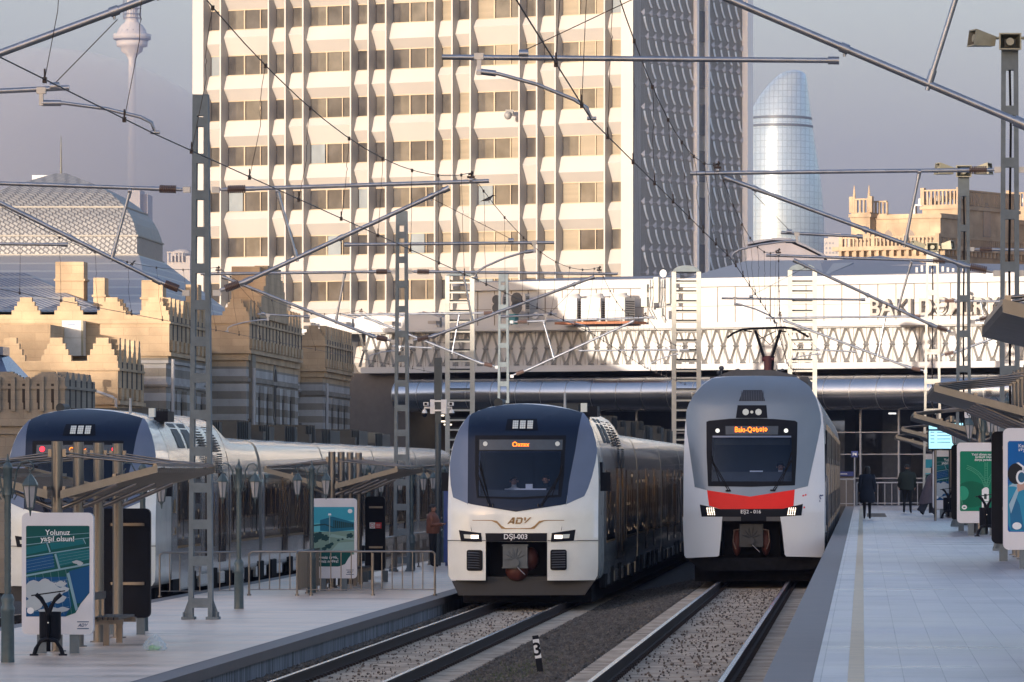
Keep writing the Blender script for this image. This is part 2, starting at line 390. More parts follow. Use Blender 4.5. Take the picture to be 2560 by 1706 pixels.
def emblem(mb, fn, mi=0, full=True, lm=None):
    """three-letter railway emblem: slanted letters over a winged line; fn(x,z)"""
    sl = .22
    def g(x, z): return fn(x + z * sl, z)
    h = .145; w_ = .035
    def bar(pts): mb.add([g(*p) for p in pts], [tuple(range(len(pts)))], mi if lm is None else lm, False)
    # A
    bar([(-.24, 0), (-.20, 0), (-.12, h), (-.15, h)]); bar([(-.155, h), (-.10, h), (-.085, 0), (-.125, 0)]); bar([(-.19, .03), (-.11, .03), (-.11, .058), (-.175, .058)])
    # D
    bar([(-.06, 0), (-.02, 0), (-.02, .10), (-.06, .10)]); bar([(-.06, h), (-.06, h - .032), (.055, h - .032), (.055, h)]); bar([(-.02, 0), (.055, 0), (.055, .032), (-.02, .032)]); bar([(.045, 0), (.085, .03), (.085, h - .03), (.045, h)])
    # Y
    bar([(.105, h), (.15, h), (.155, .075), (.125, .07)]); bar([(.225, h), (.27, h), (.165, .02), (.13, .02)])
def train_a(name, label, loc, dest, tail, fullcars=4, group=None):
    """single-deck unit: navy visor, grey stripes, white mask"""
    t = thing(name, label, 'train', loc, group=group)
    c = lambda cx, cy: ((cx - 658) / 321.2, (1567.5 - cy) / 321.2)
    PP = lambda L_: [c(*p) for p in L_]
    half = [(1.60, .52), (1.66, .62), (1.675, .9), (1.675, 1.45), (1.675, 2.0), (1.675, 2.6), (1.665, 3.0), (1.645, 3.25), (1.60, 3.48), (1.53, 3.70), (1.45, 3.90), (1.36, 4.06), (1.24, 4.20), (1.05, 4.31), (.80, 4.39), (.5, 4.44), (.25, 4.462), (0, 4.47)]
    outl = half + [(-x, z) for x, z in reversed(half[:-1])]
    def f(x, z):
        lat = .50 * (abs(x) / 1.675) ** 3
        v = 0 if z < 1.45 else (.06 * (z - 1.45) if z < 2.1 else .04 + .30 * (z - 2.1))
        if z > 3.7: v += 1.9 * (z - 3.7) ** 2.2
        if z < .9: v += .10 * (.9 - z) ** 1.3
        return lat + v
    ws = [c(*p) for p in [(345, 480), (930, 480), (915, 790), (640, 806), (345, 800)]]
    # shell (front mask with an opening behind the windscreen) + car bodies
    b = MB()
    cx0, cx1, zt, zb = -.95, .83, 3.37, 2.38
    low = [p for p in outl if p[1] < zb]; 
    # ring of four patches round the opening
    def clip(poly, ax, lim, keep_hi):
        out = []; n = len(poly)
        for i in range(n):
            p, q = poly[i], poly[(i + 1) % n]; ip = (p[ax] >= lim) == keep_hi; iq = (q[ax] >= lim) == keep_hi
            if ip: out.append(p)
            if ip != iq:
                k = (lim - p[ax]) / (q[ax] - p[ax]); r_ = [p[0] + k * (q[0] - p[0]), p[1] + k * (q[1] - p[1])]; r_[ax] = lim; out.append(tuple(r_))
        return out
    hi = clip(outl, 1, zt, True); lo = clip(outl, 1, zb, False); mid = clip(clip(outl, 1, zt, False), 1, zb, True)
    patch(b, hi, f, 0); patch(b, clip(mid, 0, cx0, False), f, 0); patch(b, clip(mid, 0, cx1, True), f, 0)
    # lower mask: leave the coupler bay open
    loT = clip(lo, 1, 1.38, True); loB = clip(lo, 1, 1.38, False)
    patch(b, loT, f, 0)
    patch(b, clip(loB, 0, -.80, False), f, -.012, mi=0); patch(b, clip(loB, 0, .565, True), f, -.012, mi=0)
    # bay walls
    for x in (-.80, .565): b.add([(x, f(x, .52), .52), (x, 1.6, .52), (x, 1.6, 1.38), (x, f(x, 1.38), 1.38)], [(0, 1, 2, 3)], 1, False)
    b.box(-.80, .565, 1.5, 1.55, .1, 1.4, 1)
    body = [(x, z) for x, z in outl]
    def ring(y, sc=1., zoff=0.): return [(x * sc, y, z) for x, z in body]
    n = len(body)
    b.loft([[(x, f(x, z), z) for x, z in body], ring(2.6), ring(9.3)], 0, closed=False, cap=False)
    b.loft([ring(9.3), ring(15.2)], 2, closed=False, cap=False)
    def ringlow(y):
        return [(x, y, z if z < 3.75 else 3.75 + (z - 3.75) * .28) for x, z in body]
    b.loft([ring(15.32), ring(15.6), ringlow(17.6), ringlow(22.2)], 2, closed=False, cap=False)
    b.build('front_car_body', [m_tw, m_black, m_tside], t, fix=False)
    # the sides are silver from 3 m back
    def sideskin(y0, y1, nm, segs=1, low=False):
        bb = MB()
        for sx in (-1, 1):
            P = [(1.679, .60), (1.679, 2.6), (1.669, 3.0), (1.649, 3.25), (1.604, 3.48), (1.534, 3.70), (1.454, 3.90), (1.364, 4.064), (1.244, 4.204)]
            if low: P = [(x, z if z < 3.75 else 3.75 + (z - 3.75) * .28) for x, z in P]
            bb.loft([[(sx * x, y, z) for x, z in P] for y in (y0, y1)], closed=False, cap=False)
        return bb.build(nm, m_tside, t, fix=False)
    sideskin(3.4, 9.26, 'side_panel')
    yy = 22.5
    gaps = []
    for k in range(fullcars):
        y0, y1 = yy + .35, yy + 17.5
        b = MB(); b.loft([ringlow(y0), ringlow(y1)], 0, closed=True, cap=True)
        b.build('car_body', [m_tside], t, fix=False)
        gaps.append((yy - .3, yy + .35)); yy = y1
    b = MB()
    for g0, g1 in gaps: b.loft([[(x * .96, y, z * .97) for x, z in body if z < 3.9] for y in (g0, g1)], 0, closed=True)
    b.loft([[(x * 1.001, y, z + .001) for x, z in body] for y in (9.26, 9.34)], 0, closed=False, cap=False)
    b.build('gangway', m_rub, t, fix=False)
    # window bands, glazing, doors on both sides
    rnd = random.Random(3)
    for sx in (-1, 1):
        b = MB(); X = sx * 1.681
        def pl(y0, y1, z0, z1, off, mi): b.box(min(X, X + sx * off), max(X, X + sx * off), y0, y1, z0, z1, mi)
        spans = [(4.6, 9.0), (15.8, 22.0)] + [(g[1] + .8, g[1] + 16.3) for g in gaps]
        for y0, y1 in spans:
            pl(y0, y1, 1.36, 2.98, .006, 0)
            pl(y0, y1, 1.30, 1.355, .005, 3)
            pass
        b.build('window_band', [m_tband, m_glassd, m_chrome, m_gold], t, fix=False)
        for y0, y1 in spans:
            y = y0 + .35
            while y < y1 - 1.2:
                wd = rnd.choice([.9, 1.35, 1.35]); b = MB(); pl(y, y + wd, 1.62, 2.62, .012, 0); b.build('window', m_glassd, t, fix=False); y += wd + .22
        for y0 in [10.2, 13.0] + [g[1] + 5.2 for g in gaps] + [g[1] + 11.2 for g in gaps]:
            b = MB(); pl(y0, y0 + .66, .85, 3.02, .014, 0); pl(y0 + .70, y0 + 1.36, .85, 3.02, .014, 0)
            pl(y0 + .12, y0 + .56, 1.2, 2.8, .020, 1); pl(y0 + .80, y0 + 1.24, 1.2, 2.8, .020, 1)
            d = b.build('door', [m_tband, m_glassd], t, fix=False)
            b = MB()
            for q in (.04, 1.29): b.tube([(X + sx * .05, y0 + q, 1.25), (X + sx * .05, y0 + q, 2.55)], .014, 6)
            b.build('handle', m_chrome, d, fix=False)
        # vents in the machine section, glints in the side glass built as thin rods
        b = MB()
        for y0 in (10.0, 12.4):
            for k in range(9): pl(y0, y0 + 1.0, 3.02 + k * .055 * (1 if k < 9 else 0), 3.055 + k * .055, .02, 0)
        for y0 in (9.9, 12.4):
            for k in range(10):
                a = k / 10; x_ = 1.585 - .36 * a ** 1.5; z_ = 3.55 + .62 * a
                b.box(min(sx * x_, sx * (x_ + .03)), max(sx * x_, sx * (x_ + .03)), y0, y0 + 1.5, z_, z_ + .035, 0)
        b.build('vent', m_grille, t, fix=False)
        b = MB()
        for y0, y1 in spans:
            y = y0 + .25
            while y < y1:
                z0 = rnd.choice([1.45, 1.5, 1.8]); z1 = rnd.choice([2.2, 2.75, 2.9]); b.tube([(X + sx * .008, y, z0), (X + sx * .008, y, z1)], .010, 6, 0)
                for zz in (z0, z1 - .1): b.box(min(X, X + sx * .018), max(X, X + sx * .018), y - .04, y + .04, zz, zz + .07, 1)
                y += rnd.choice([.7, 1.1, 2.0])
        b.build('window_glint', [m_tband, m_chrome], t, fix=False)
        # lower skirts: dark gaps in the side
        b = MB(); y = 3.6
        while y < yy:
            b.box(min(sx * 1.56, sx * 1.69), max(sx * 1.56, sx * 1.69), y, y + 1.3, .28, .60 + rnd.choice([0, .12]), 0); y += rnd.choice([3.2, 4.4])
        b.build('bogie_gap', m_dark, t, fix=False)
        b = MB(); y = 5.0
        while y < yy:
            b.box(min(sx * 1.60, sx * 1.672), max(sx * 1.60, sx * 1.672), y, y + 2.6, .33, .60, 0); y += 4.1
        b.build('skirt', m_tside, t, fix=False)
    b = MB(); b.box(-1.45, 1.45, 2.2, yy, -.02, .55, 0)
    for y in (3.2, 5.6, 21.6, 23.8, 38, 40.6, 55, 57.6):
        for sx in (-1, 1): b.tube([(sx * .74, y, .43), (sx * .9, y, .43)], .43, 20, 0)
    b.build('underframe', m_dark, t, fix=False)
    b = MB()
    for y0, y1, z in ((.4 + 5.6, 9.0, 4.50), (16.8, 20, 4.32), (23.6, 27, 4.38), (29, 33, 4.3), (36, 39.5, 4.35), (42, 45, 4.4), (47, 53, 4.32), (57, 63, 4.38), (66, 72, 4.34)):
        b.box(-.95, .95, y0, y1, 3.8, z, 0)
        for k in range(5): b.box(-1.0, 1.0, y0 + .2 + k * .5, y0 + .32 + k * .5, 3.8, z + .03, 0)
    for y in (28, 41, 56): b.tube([(-.6, y, 3.9), (-.6, y, 4.6)], .05, 6, 0); b.box(-1.1, 1.1, y + .6, y + 1.2, 3.9, 4.15, 0)
    b.build('roof_equipment', m_roofk, t, fix=False)
    b = MB()
    for sx in (-1, 1):
        P = [(1.575, 3.60), (1.45, 3.92), (1.28, 4.17)]
        for y0, y1 in ((5.6, 6.9), (7.5, 8.9)):
            b.loft([[(sx * (x + .006), y, z + .006) for x, z in P] for y in (y0, y1)], closed=False, cap=False)
    b.build('roof_hatch', m_roofk, t, fix=False)
    # ---- front details
    nav = PP([(272, 208), (350, 172), (450, 150), (530, 140), (620, 135), (700, 138), (850, 153), (960, 172), (1068, 200), (1055, 300), (1030, 480), (990, 700), (972, 855), (940, 862), (620, 910), (615, 910), (300, 858), (268, 850), (262, 700), (245, 500), (250, 330), (262, 230)])
    # visor with opening round the windscreen
    b = MB()
    nh = clip(nav, 1, zt, True); nl = clip(nav, 1, zb, False); nm = clip(clip(nav, 1, zt, False), 1, zb, True)
    for q in (nh, nl, clip(nm, 0, cx0, False), clip(nm, 0, cx1, True)):
        patch(b, q, f, .008)
    b.build('visor', m_tnavy, t, fix=False)
    b = MB(); patch(b, PP([(258, 212), (225, 262), (190, 325), (160, 400), (140, 480), (128, 560), (130, 640), (138, 720), (157, 808), (268, 853), (262, 700), (245, 500), (250, 330), (265, 215)]), f, .010); b.build('side_stripe', m_tgrey, t, fix=False)
    b = MB(); patch(b, PP([(1080, 203), (1110, 240), (1150, 320), (1172, 400), (1184, 470), (1172, 560), (1150, 660), (1125, 740), (1098, 800), (974, 856), (990, 700), (1030, 480), (1055, 300), (1068, 203)]), f, .010); b.build('side_stripe', m_tgrey, t, fix=False)
    # windscreen frame and glass
    b = MB(); o_ = PP([(312, 365), (965, 365), (955, 640), (938, 805), (640, 822), (335, 812), (318, 640)]); i_ = PP([(342, 478), (932, 478), (926, 640), (915, 790), (640, 806), (347, 800), (344, 640)])
    patch(b, [c(312, 365), c(965, 365), c(960, 478), c(316, 478)], f, .016)
    for k in range(len(o_)):
        pass
    patch(b, PP([(316, 478), (342, 478), (344, 640), (347, 800), (335, 812), (318, 640)]), f, .016)
    patch(b, PP([(932, 478), (960, 478), (955, 640), (938, 805), (915, 790), (926, 640)]), f, .016)
    patch(b, PP([(347, 800), (640, 806), (915, 790), (938, 805), (640, 822), (335, 812)]), f, .016)
    # recess sides from shell opening to glass
    b.build('windscreen_frame', m_black, t, fix=False)
    b = MB(); patch(b, i_, f, .012); b.build('windscreen', m_cab, t, fix=False)
    b = MB(); patch(b, PP([(345, 395), (942, 395), (940, 468), (345, 470)]), f, .020, mi=0)
    b.build('display_panel', M('display panel', (.05, .062, .078), .25), t, fix=False)
    b = MB(); add_text(b, dest, .155, lambda x, y, z: (c(643, 0)[0] + x, f(0, 3.55) - .035, c(0, 446)[1] + y + .0), bold=.012, sx=.95); b.build('destination_text', m_led, t, fix=False)
    for q in (388, 905):
        b = MB(); x, z = c(q, 425); patch(b, disc(x, z, .06 if tail else .052), f, .030); b.build('tail_lamp' if tail else 'upper_lamp', m_redlamp if tail else m_lens, t, fix=False)
    # cab interior: dark box, desk
    b = MB(); y1 = 2.6
    V = [(cx0 - .05, 1.0, zb - .1), (cx1 + .05, 1.0, zb - .1), (cx1 + .05, y1, zb - .1), (cx0 - .05, y1, zb - .1), (cx0 - .05, 1.0, zt + .2), (cx1 + .05, 1.0, zt + .2), (cx1 + .05, y1, zt + .2), (cx0 - .05, y1, zt + .2)]
    b.add(V, [(0, 1, 2, 3), (2, 6, 7, 3), (0, 3, 7, 4), (1, 5, 6, 2), (4, 7, 6, 5)], 0, False)
    b.box(cx0, cx1, .55, 1.0, zb - .05, zb + .15, 1); b.box(-.2, .5, .62, .85, zb + .15, zb + .18, 2); b.box(.05, .2, .66, .8, zb + .18, zb + .28, 2)
    b.build('cab_interior', [m_cabin, m_desk, m_ltext], t, fix=False)
    # top headlight cluster
    b = MB(); patch(b, PP([(540, 245), (750, 245), (765, 328), (530, 328)]), f, .022); hl = b.build('top_headlight', m_black, t, fix=False)
    b = MB()
    for q in (580, 632, 685):
        for i in range(3):
            for j in range(4): x, z = c(q + 7 + i * 13.5, 264 + j * 15); patch(b, [(x - .019, z - .021), (x + .019, z - .021), (x + .019, z + .021), (x - .019, z + .021)], f, .034, .5)
    b.build('led_array', m_lens, hl, fix=False)
    # headlights
    for pp, lens, led in (([(203, 1042), (368, 1062), (375, 1125), (220, 1122)], [(240, 1072), (292, 1074), (292, 1102), (246, 1100)], [(294, 1074), (350, 1077), (350, 1104), (294, 1102)]),
                          ([(1040, 1038), (872, 1062), (865, 1125), (1028, 1118)], [(1000, 1070), (950, 1072), (950, 1100), (995, 1098)], [(892, 1074), (948, 1071), (948, 1100), (892, 1102)])):
        b = MB(); patch(b, PP(pp), f, .012); h = b.build('headlight', m_black, t, fix=False)
        b = MB(); patch(b, PP(lens), f, .020); b.build('lens', m_lens, h, fix=False)
        b = MB(); x0 = min(p[0] for p in led)
        for i in range(8):
            a = x0 + i * 7.1; patch(b, PP([(a, 1076), (a + 5, 1076), (a + 5, 1102), (a, 1102)]), f, .022, .5)
        b.build('led_strip', m_lens if tail else m_lampon, h, fix=False)
    b = MB(); patch(b, PP([(398, 1063), (840, 1062), (838, 1122), (404, 1124)]), f, .016); pn = b.build('number_plate', m_black, t, fix=False)
    b = MB(); add_text(b, 'DŞI-003', .155, lambda x, y, z: (c(616, 0)[0] + x, f(0, 1.4) - .03, c(0, 1104)[1] + y), bold=.018); b.build('plate_text', m_ltext, pn, fix=False)
    # emblem and wings
    b = MB(); emblem(b, lambda x, z: (c(632, 0)[0] + x, f(0, 1.8) - .015, c(0, 997)[1] + z))
    for s in (-1, 1):
        q = [(-328, 972), (-190, 972), (-150, 985), (-118, 1020), (-90, 1030), (0, 1030)]; ww = [2, 3, 9, 11, 4, 2.5]
        up = [(632 - s * -0 + s * p[0] * 1.0, p[1] - k) for p, k in zip(q, ww)]; dn = [(632 + s * p[0], p[1] + k) for p, k in zip(q, ww)]
        for i in range(5):
            P4 = [c(*up[i]), c(*up[i + 1]), c(*dn[i + 1]), c(*dn[i])]
            b.add([(x, f(x, z) - .013, z) for x, z in P4], [(0, 1, 2, 3)], 0, False)
    b.build('gold_emblem', m_gold, t, fix=False)
    # bumpers' grilles
    for p0, p1 in (((262, 1332), (378, 1183)), ((862, 1327), (978, 1180))):
        x0, z0 = c(*p0); x1, z1 = c(*p1); b = MB(); patch(b, rrect(x0, x1, z0, z1, .05), f, .010, mi=0)
        for k in range(7):
            z = z0 + .06 + k * .055; y_ = f((x0 + x1) / 2, z) - .05; b.hexa([(x0 + .03, y_, z), (x1 - .03, y_, z), (x1 - .03, y_ + .09, z + .0), (x0 + .03, y_ + .09, z), (x0 + .03, y_ + .02, z + .02), (x1 - .03, y_ + .02, z + .02), (x1 - .03, y_ + .09, z + .03), (x0 + .03, y_ + .09, z + .03)], 1)
        b.build('bumper_grille', [m_rub, M('grille slat', (.07, .075, .09), .4)], t, fix=False)
    # seam between mask and bumper
    b = MB()
    for s in (-1, 1):
        P = [(s * x, f(x, 1.40) - .004) for x in ((.57 if s > 0 else .80), 1.0, 1.3, 1.5, 1.675)]
        b.tube([(x, y, 1.405) for x, y in P], .008, 4)
        a = [(s * .0, 0)]
    for q in ([(268, 850), (298, 1048)], [(972, 855), (938, 1046)]):
        p0, p1 = c(*q[0]), c(*q[1]); b.tube([(p0[0], f(*p0), p0[1]), (p1[0], f(*p1), p1[1])], .006, 4)
    b.build('panel_seam', m_black, t, fix=False)
    # coupler
    b = MB(); x0, z1 = c(522, 1143); x1, z0 = c(697, 1312)
    b.box(x0, x1, .12, .32, z0, z1, 0)
    for k in range(7):
        a = R(25 + k * 26); xm, zm = (x0 + x1) / 2, (z0 + z1) / 2 - .08; b.tube([(xm, .11, zm), (xm + math.cos(a) * .22, .11, zm + abs(math.sin(a)) * .26)], .012, 5, 0)
    for zz in (z0 + .01, z1 - .02): b.box(x0 - .02, x1 + .02, .10, .14, zz - .015, zz + .015, 0)
    b.tube([((x0 + x1) / 2, .02, z0 + .12), ((x0 + x1) / 2, .3, z0 + .12)], .09, 12, 0)
    b.tube([((x0 + x1) / 2 + .05, .04, z0 + .02), ((x0 + x1) / 2 + .22, .0, z0 - .14)], .014, 6, 2)
    b.ball(((x0 + x1) / 2 + .02, .45, z0 - .06), .26, .3, .24, 12, 1)
    b.ball((x1 + .05, .6, z0 + .2), .18, .3, .26, 12, 1)
    b.build('coupler', [m_coup, m_rustred, m_chrome], t, fix=False)
    # dark skirt (plough)
    sk = PP([(150, 1407), (1172, 1402), (1098, 1507), (200, 1510)])
    b = MB(); b.prism([(x, z) for x, z in sk], .45, .75); b.box(-1.5, 1.5, .5, 3, .45, .6)
    b.build('snow_plough', M('plough paint', (.022, .024, .03), .5), t)
    # wipers
    for piv, tip, tip2 in (((437, 868), (350, 585), (345, 660)), ((790, 868), (945, 610), (925, 665))):
        b = MB()
        for q, dx in ((tip, 0), (tip2, -10 if piv[0] < 600 else 12)):
            p0, p1 = c(piv[0] + dx, piv[1]), c(*q); b.tube([(p0[0], f(*p0) - .05, p0[1]), ((p0[0] + p1[0]) / 2, f((p0[0] + p1[0]) / 2, (p0[1] + p1[1]) / 2) - .06, (p0[1] + p1[1]) / 2), (p1[0], f(*p1) - .04, p1[1])], .012, 5, 0)
        p1, p2 = c(tip[0], tip[1] - 40), c(tip[0] + (60 if piv[0] < 600 else -75), tip[1] + 190)
        b.tube([(p1[0], f(*p1) - .035, p1[1]), (p2[0], f(*p2) - .035, p2[1])], .012, 5, 0)
        for dx in (-14, 14): x, z = c(piv[0] + dx, 862); b.tube([(x, f(x, z) - .03, z - .04), (x, f(x, z) - .05, z + .03)], .018, 6, 1)
        b.build('wiper', [m_rub, m_chrome], t, fix=False)
    # mirrors
    for s in (-1, 1):
        b = MB(); b.box(min(s * 1.66, s * 1.90), max(s * 1.66, s * 1.90), 1.6, 1.8, 2.50, 2.92); b.box(min(s * 1.6, s * 1.72), max(s * 1.6, s * 1.72), 1.62, 1.9, 2.5, 3.15); b.build('mirror', m_black, t)
    # roof fittings
    b = MB(); x, z = c(462, 125); b.tube([(x - .03, 1.9, z), (x + .04, 2.6, z + .02)], [.10, .06], 12, 0); b.tube([(x, 2.2, 4.3), (x, 2.2, z)], .03, 6, 0); b.build('horn', m_roofk, t)
    b = MB(); x, _ = c(918, 0); b.tube([(x, 2.9, 4.3), (x, 2.9, 4.72)], .035, 8, 0, r2=.025); b.build('antenna', M('antenna grey', (.35, .36, .36), .5), t)
    b = MB(); x, _ = c(1035, 0); b.box(x - .02, x + .30, 4.4, 5.6, 4.2, 4.44, 0); b.box(x - .04, x + .10, 3.6, 3.8, 4.3, 4.5, 1); b.build('roof_box', [m_black, m_lens], t)
    if tail:
        b = MB()
        b.add([(1.690, 3.7 + .0, 2.1), (1.690, 4.1, 2.12), (1.690, 4.1, 2.42), (1.690, 3.85, 2.42)], [(0, 1, 2, 3)], 0, False)
        b.tube([(1.69, 3.7, 1.62), (1.69, 4.1, 1.62)], .012, 4, 0); b.tube([(1.69, 4.1, 1.62), (1.69, 4.15, 1.78)], .012, 4, 0)
        b.build('side_emblem', m_gold, t, fix=False)
    return t
train_a('passenger_train', 'white train with navy visor, gold emblem and lit headlights, left of the red-banded train', (LX - .06, 126.2, LZ), 'Qazax', False, 4)
train_a('passenger_train', 'white and navy train with red tail lamps behind the shelter on the far left', (TX - .12, 125.8, TZ), 'Qazax', True, 4)
def train_b():
    t = thing('passenger_train', 'grey and white train with a bright red band and pantograph, beside the right platform', 'train', (RX, 131.8, RZ))
    c = lambda cx, cy: ((cx - 571) / 302.1, (1551 - cy) / 302.1)
    PP = lambda L_: [c(*p) for p in L_]
    half = [(1.55, .58), (1.62, .66), (1.63, 1.0), (1.64, 1.6), (1.645, 2.2), (1.64, 2.8), (1.63, 3.28), (1.615, 3.6), (1.59, 3.85), (1.53, 4.1), (1.45, 4.28), (1.34, 4.45), (1.18, 4.62), (1.02, 4.73), (.9, 4.765), (.5, 4.785), (0, 4.79)]
    outl = half + [(-x, z) for x, z in reversed(half[:-1])]
    def f(x, z):
        lat = .42 * (abs(x) / 1.64) ** 3.2
        v = 0 if z < 1.6 else .22 * (z - 1.6) ** 1.15
        if z > 4.1: v += 1.5 * (z - 4.1) ** 2
        return lat + v
    cx0, cx1 = c(276, 0)[0], c(836, 0)[0]; zt, zb = c(0, 545)[1], c(0, 850)[1]
    def clip(poly, ax, lim, keep_hi):
        out = []; n = len(poly)
        for i in range(n):
            p, q = poly[i], poly[(i + 1) % n]; ip = (p[ax] >= lim) == keep_hi; iq = (q[ax] >= lim) == keep_hi
            if ip: out.append(p)
            if ip != iq:
                k = (lim - p[ax]) / (q[ax] - p[ax]); r_ = [p[0] + k * (q[0] - p[0]), p[1] + k * (q[1] - p[1])]; r_[ax] = lim; out.append(tuple(r_))
        return out
    def holed(b, poly, off, mi=0):
        for q in (clip(poly, 1, zt, True), clip(poly, 1, zb, False), clip(clip(clip(poly, 1, zt, False), 1, zb, True), 0, cx0, False), clip(clip(clip(poly, 1, zt, False), 1, zb, True), 0, cx1, True)):
            if len(q) > 2: patch(b, q, f, off, mi=mi)
    b = MB(); bay0, bay1 = c(352, 0)[0], c(757, 0)[0]; zl = c(0, 1098)[1]
    holed(b, clip(outl, 1, zl, True), 0)
    lo = clip(outl, 1, zl, False)
    L1 = PP([(70, 1098), (352, 1098), (345, 1200), (330, 1368), (318, 1376), (95, 1388), (82, 1370)]); R1_ = PP([(757, 1098), (1066, 1080), (1066, 1370), (1050, 1382), (800, 1376), (788, 1362), (772, 1200)])
    for q in (clip(L1, 1, zl + .001, False), R1_): patch(b, q, f, .03)
    n = len(outl)
    def ring(y): return [(x, y, z) for x, z in outl]
    b.loft([[(x, f(x, z), z) for x, z in outl], ring(2.5), ring(6.0)], 0, closed=False, cap=False)
    b.add([(bay0, 0, .6), (bay0, 1.4, .6), (bay0, 1.4, zl), (bay0, 0, zl)], [(0, 1, 2, 3)], 1, False); b.add([(bay1, 0, .6), (bay1, 1.4, .6), (bay1, 1.4, zl), (bay1, 0, zl)], [(0, 1, 2, 3)], 1, False)
    b.box(bay0, bay1, 1.3, 1.4, .1, zl, 1)
    b.build('front_car_body', [m_bw, m_black], t, fix=False)
    yy = 6.05
    for k in range(4):
        b = MB(); b.loft([ring(yy), ring(yy + 21)], 0, closed=True)
        b.build('car_body', m_bside, t, fix=False)
        for sx in (-1, 1):
            b = MB()
            for z0, z1 in ((1.25, 1.95), (2.75, 3.55)):
                b.box(min(sx * 1.60, sx * 1.655), max(sx * 1.60, sx * 1.655), yy + .6, yy + 20, z0, z1, 0)
            y = yy + 1
            while y < yy + 19:
                b.box(min(sx * 1.64, sx * 1.668), max(sx * 1.64, sx * 1.657), y, y + .12, 1.1, 3.7, 1); y += 1.7
            b.build('window_band', [m_bwin, m_chrome], t, fix=False)
            for y0 in (yy + 4.5, yy + 15):
                b = MB(); b.box(min(sx * 1.63, sx * 1.6585), max(sx * 1.63, sx * 1.6585), y0, y0 + 1.3, .75, 2.9, 0); b.box(min(sx * 1.63, sx * 1.660), max(sx * 1.63, sx * 1.660), y0 + .2, y0 + 1.1, 1.3, 2.6, 1)
                b.build('door', [m_bside, m_bwin], t, fix=False)
        b = MB(); b.loft([[(x * .95, y, z * .985) for x, z in outl] for y in (yy + 21, yy + 21.5)], 0); b.build('gangway', m_rub, t, fix=False)
        yy += 21.5
    b = MB(); b.box(-1.4, 1.4, 1.2, yy, -.02, .62)
    for y in (3, 5.5, 20, 22.6, 42, 44.5):
        for sx in (-1, 1): b.tube([(sx * .74, y, .43), (sx * .9, y, .43)], .43, 20)
    b.build('underframe', m_dark, t, fix=False)
    # grey upper paint, lower white strips stay shell colour
    b = MB(); gp = PP([(88, 420), (92, 350), (110, 300), (150, 232), (205, 168), (270, 122), (400, 108), (560, 105), (740, 106), (862, 112), (930, 155), (962, 182), (1008, 270), (1036, 370), (1042, 440), (1020, 560), (985, 700), (950, 884), (862, 905), (858, 908), (545, 957), (243, 912), (240, 908), (155, 890), (120, 640), (98, 520)])
    holed(b, gp, .008); b.build('grey_front_panel', m_bgrey, t, fix=False)
    b = MB(); rd = PP([(243, 912), (545, 957), (858, 908), (850, 1022), (770, 1043), (345, 1046), (258, 1020)]); patch(b, rd, f, .014); b.build('red_band', m_red, t, fix=False)
    # windscreen frame
    b = MB(); fr = PP([(235, 432), (255, 424), (400, 410), (560, 408), (710, 412), (858, 424), (876, 436), (872, 650), (860, 878), (552, 888), (250, 884), (238, 650)])
    for q in (clip(fr, 1, zt, True), clip(fr, 1, zb, False), clip(clip(clip(fr, 1, zt, False), 1, zb, True), 0, cx0, False), clip(clip(clip(fr, 1, zt, False), 1, zb, True), 0, cx1, True)):
        if len(q) > 2: patch(b, q, f, .018)
    b.build('windscreen_frame', m_black, t, fix=False)
    b = MB(); patch(b, [(cx0, zt), (cx1, zt), (cx1, zb), (cx0, zb)], f, .012); b.build('windscreen', m_cab, t, fix=False)
    b = MB(); patch(b, PP([(370, 462), (742, 462), (740, 522), (372, 522)]), f, .026); b.build('display_panel', M('display panel', (.05, .062, .078), .25), t, fix=False)
    b = MB(); patch(b, PP([(280, 530), (832, 530), (832, 542), (280, 542)]), f, .024); b.build('screen_trim', m_tgrey, t, fix=False)
    b = MB(); add_text(b, 'Bakı-Qəbələ', .175, lambda x, y, z: (c(551, 0)[0] + x, f(0, 3.5) - .04, c(0, 504)[1] + y), bold=.010, sx=.83); b.build('destination_text', m_led, t, fix=False)
    for q in (315, 796): b = MB(); patch(b, disc(*c(q, 494), .05), f, .03); b.build('upper_lamp', m_lampw, t, fix=False)
    b = MB(); y1 = 2.4
    V = [(cx0, .8, zb - .2), (cx1, .8, zb - .2), (cx1, y1, zb - .2), (cx0, y1, zb - .2), (cx0, .8, zt + .2), (cx1, .8, zt + .2), (cx1, y1, zt + .2), (cx0, y1, zt + .2)]
    b.add(V, [(0, 1, 2, 3), (2, 6, 7, 3), (0, 3, 7, 4), (1, 5, 6, 2), (4, 7, 6, 5)], 0, False)
    b.box(cx0, cx1, .5, .9, zb - .1, zb + .22, 1); b.box(-.1, .2, .6, .85, zb + .22, zb + .25, 2); b.box(cx0 + .05, cx1 - .05, .95, 1.0, zt - .16, zt - .02, 1)
    b.build('cab_interior', [m_cabin, m_desk, m_ltext], t, fix=False)
    b = MB(); patch(b, PP([(455, 315), (657, 315), (665, 405), (443, 405)]), f, .022); h = b.build('top_headlight', m_black, t, fix=False)
    b = MB()
    for q, r_ in ((512, .075), (555, .035), (602, .075)): patch(b, disc(*c(q, 363), r_), f, .032)
    b.build('lens', m_lens, h, fix=False)
    b = MB(); patch(b, PP([(492, 207), (626, 207), (648, 285), (463, 285)]), f, .012, mi=0)
    for k in range(14):
        x, _ = c(480 + k * 12, 0); patch(b, [(x - .008, c(0, 282)[1]), (x + .008, c(0, 282)[1]), (x + .006, c(0, 212)[1]), (x - .006, c(0, 212)[1])], f, .02, mi=1)
    b.build('front_grille', [m_grille, M('grille bar', (.08, .09, .11), .4)], t, fix=False)
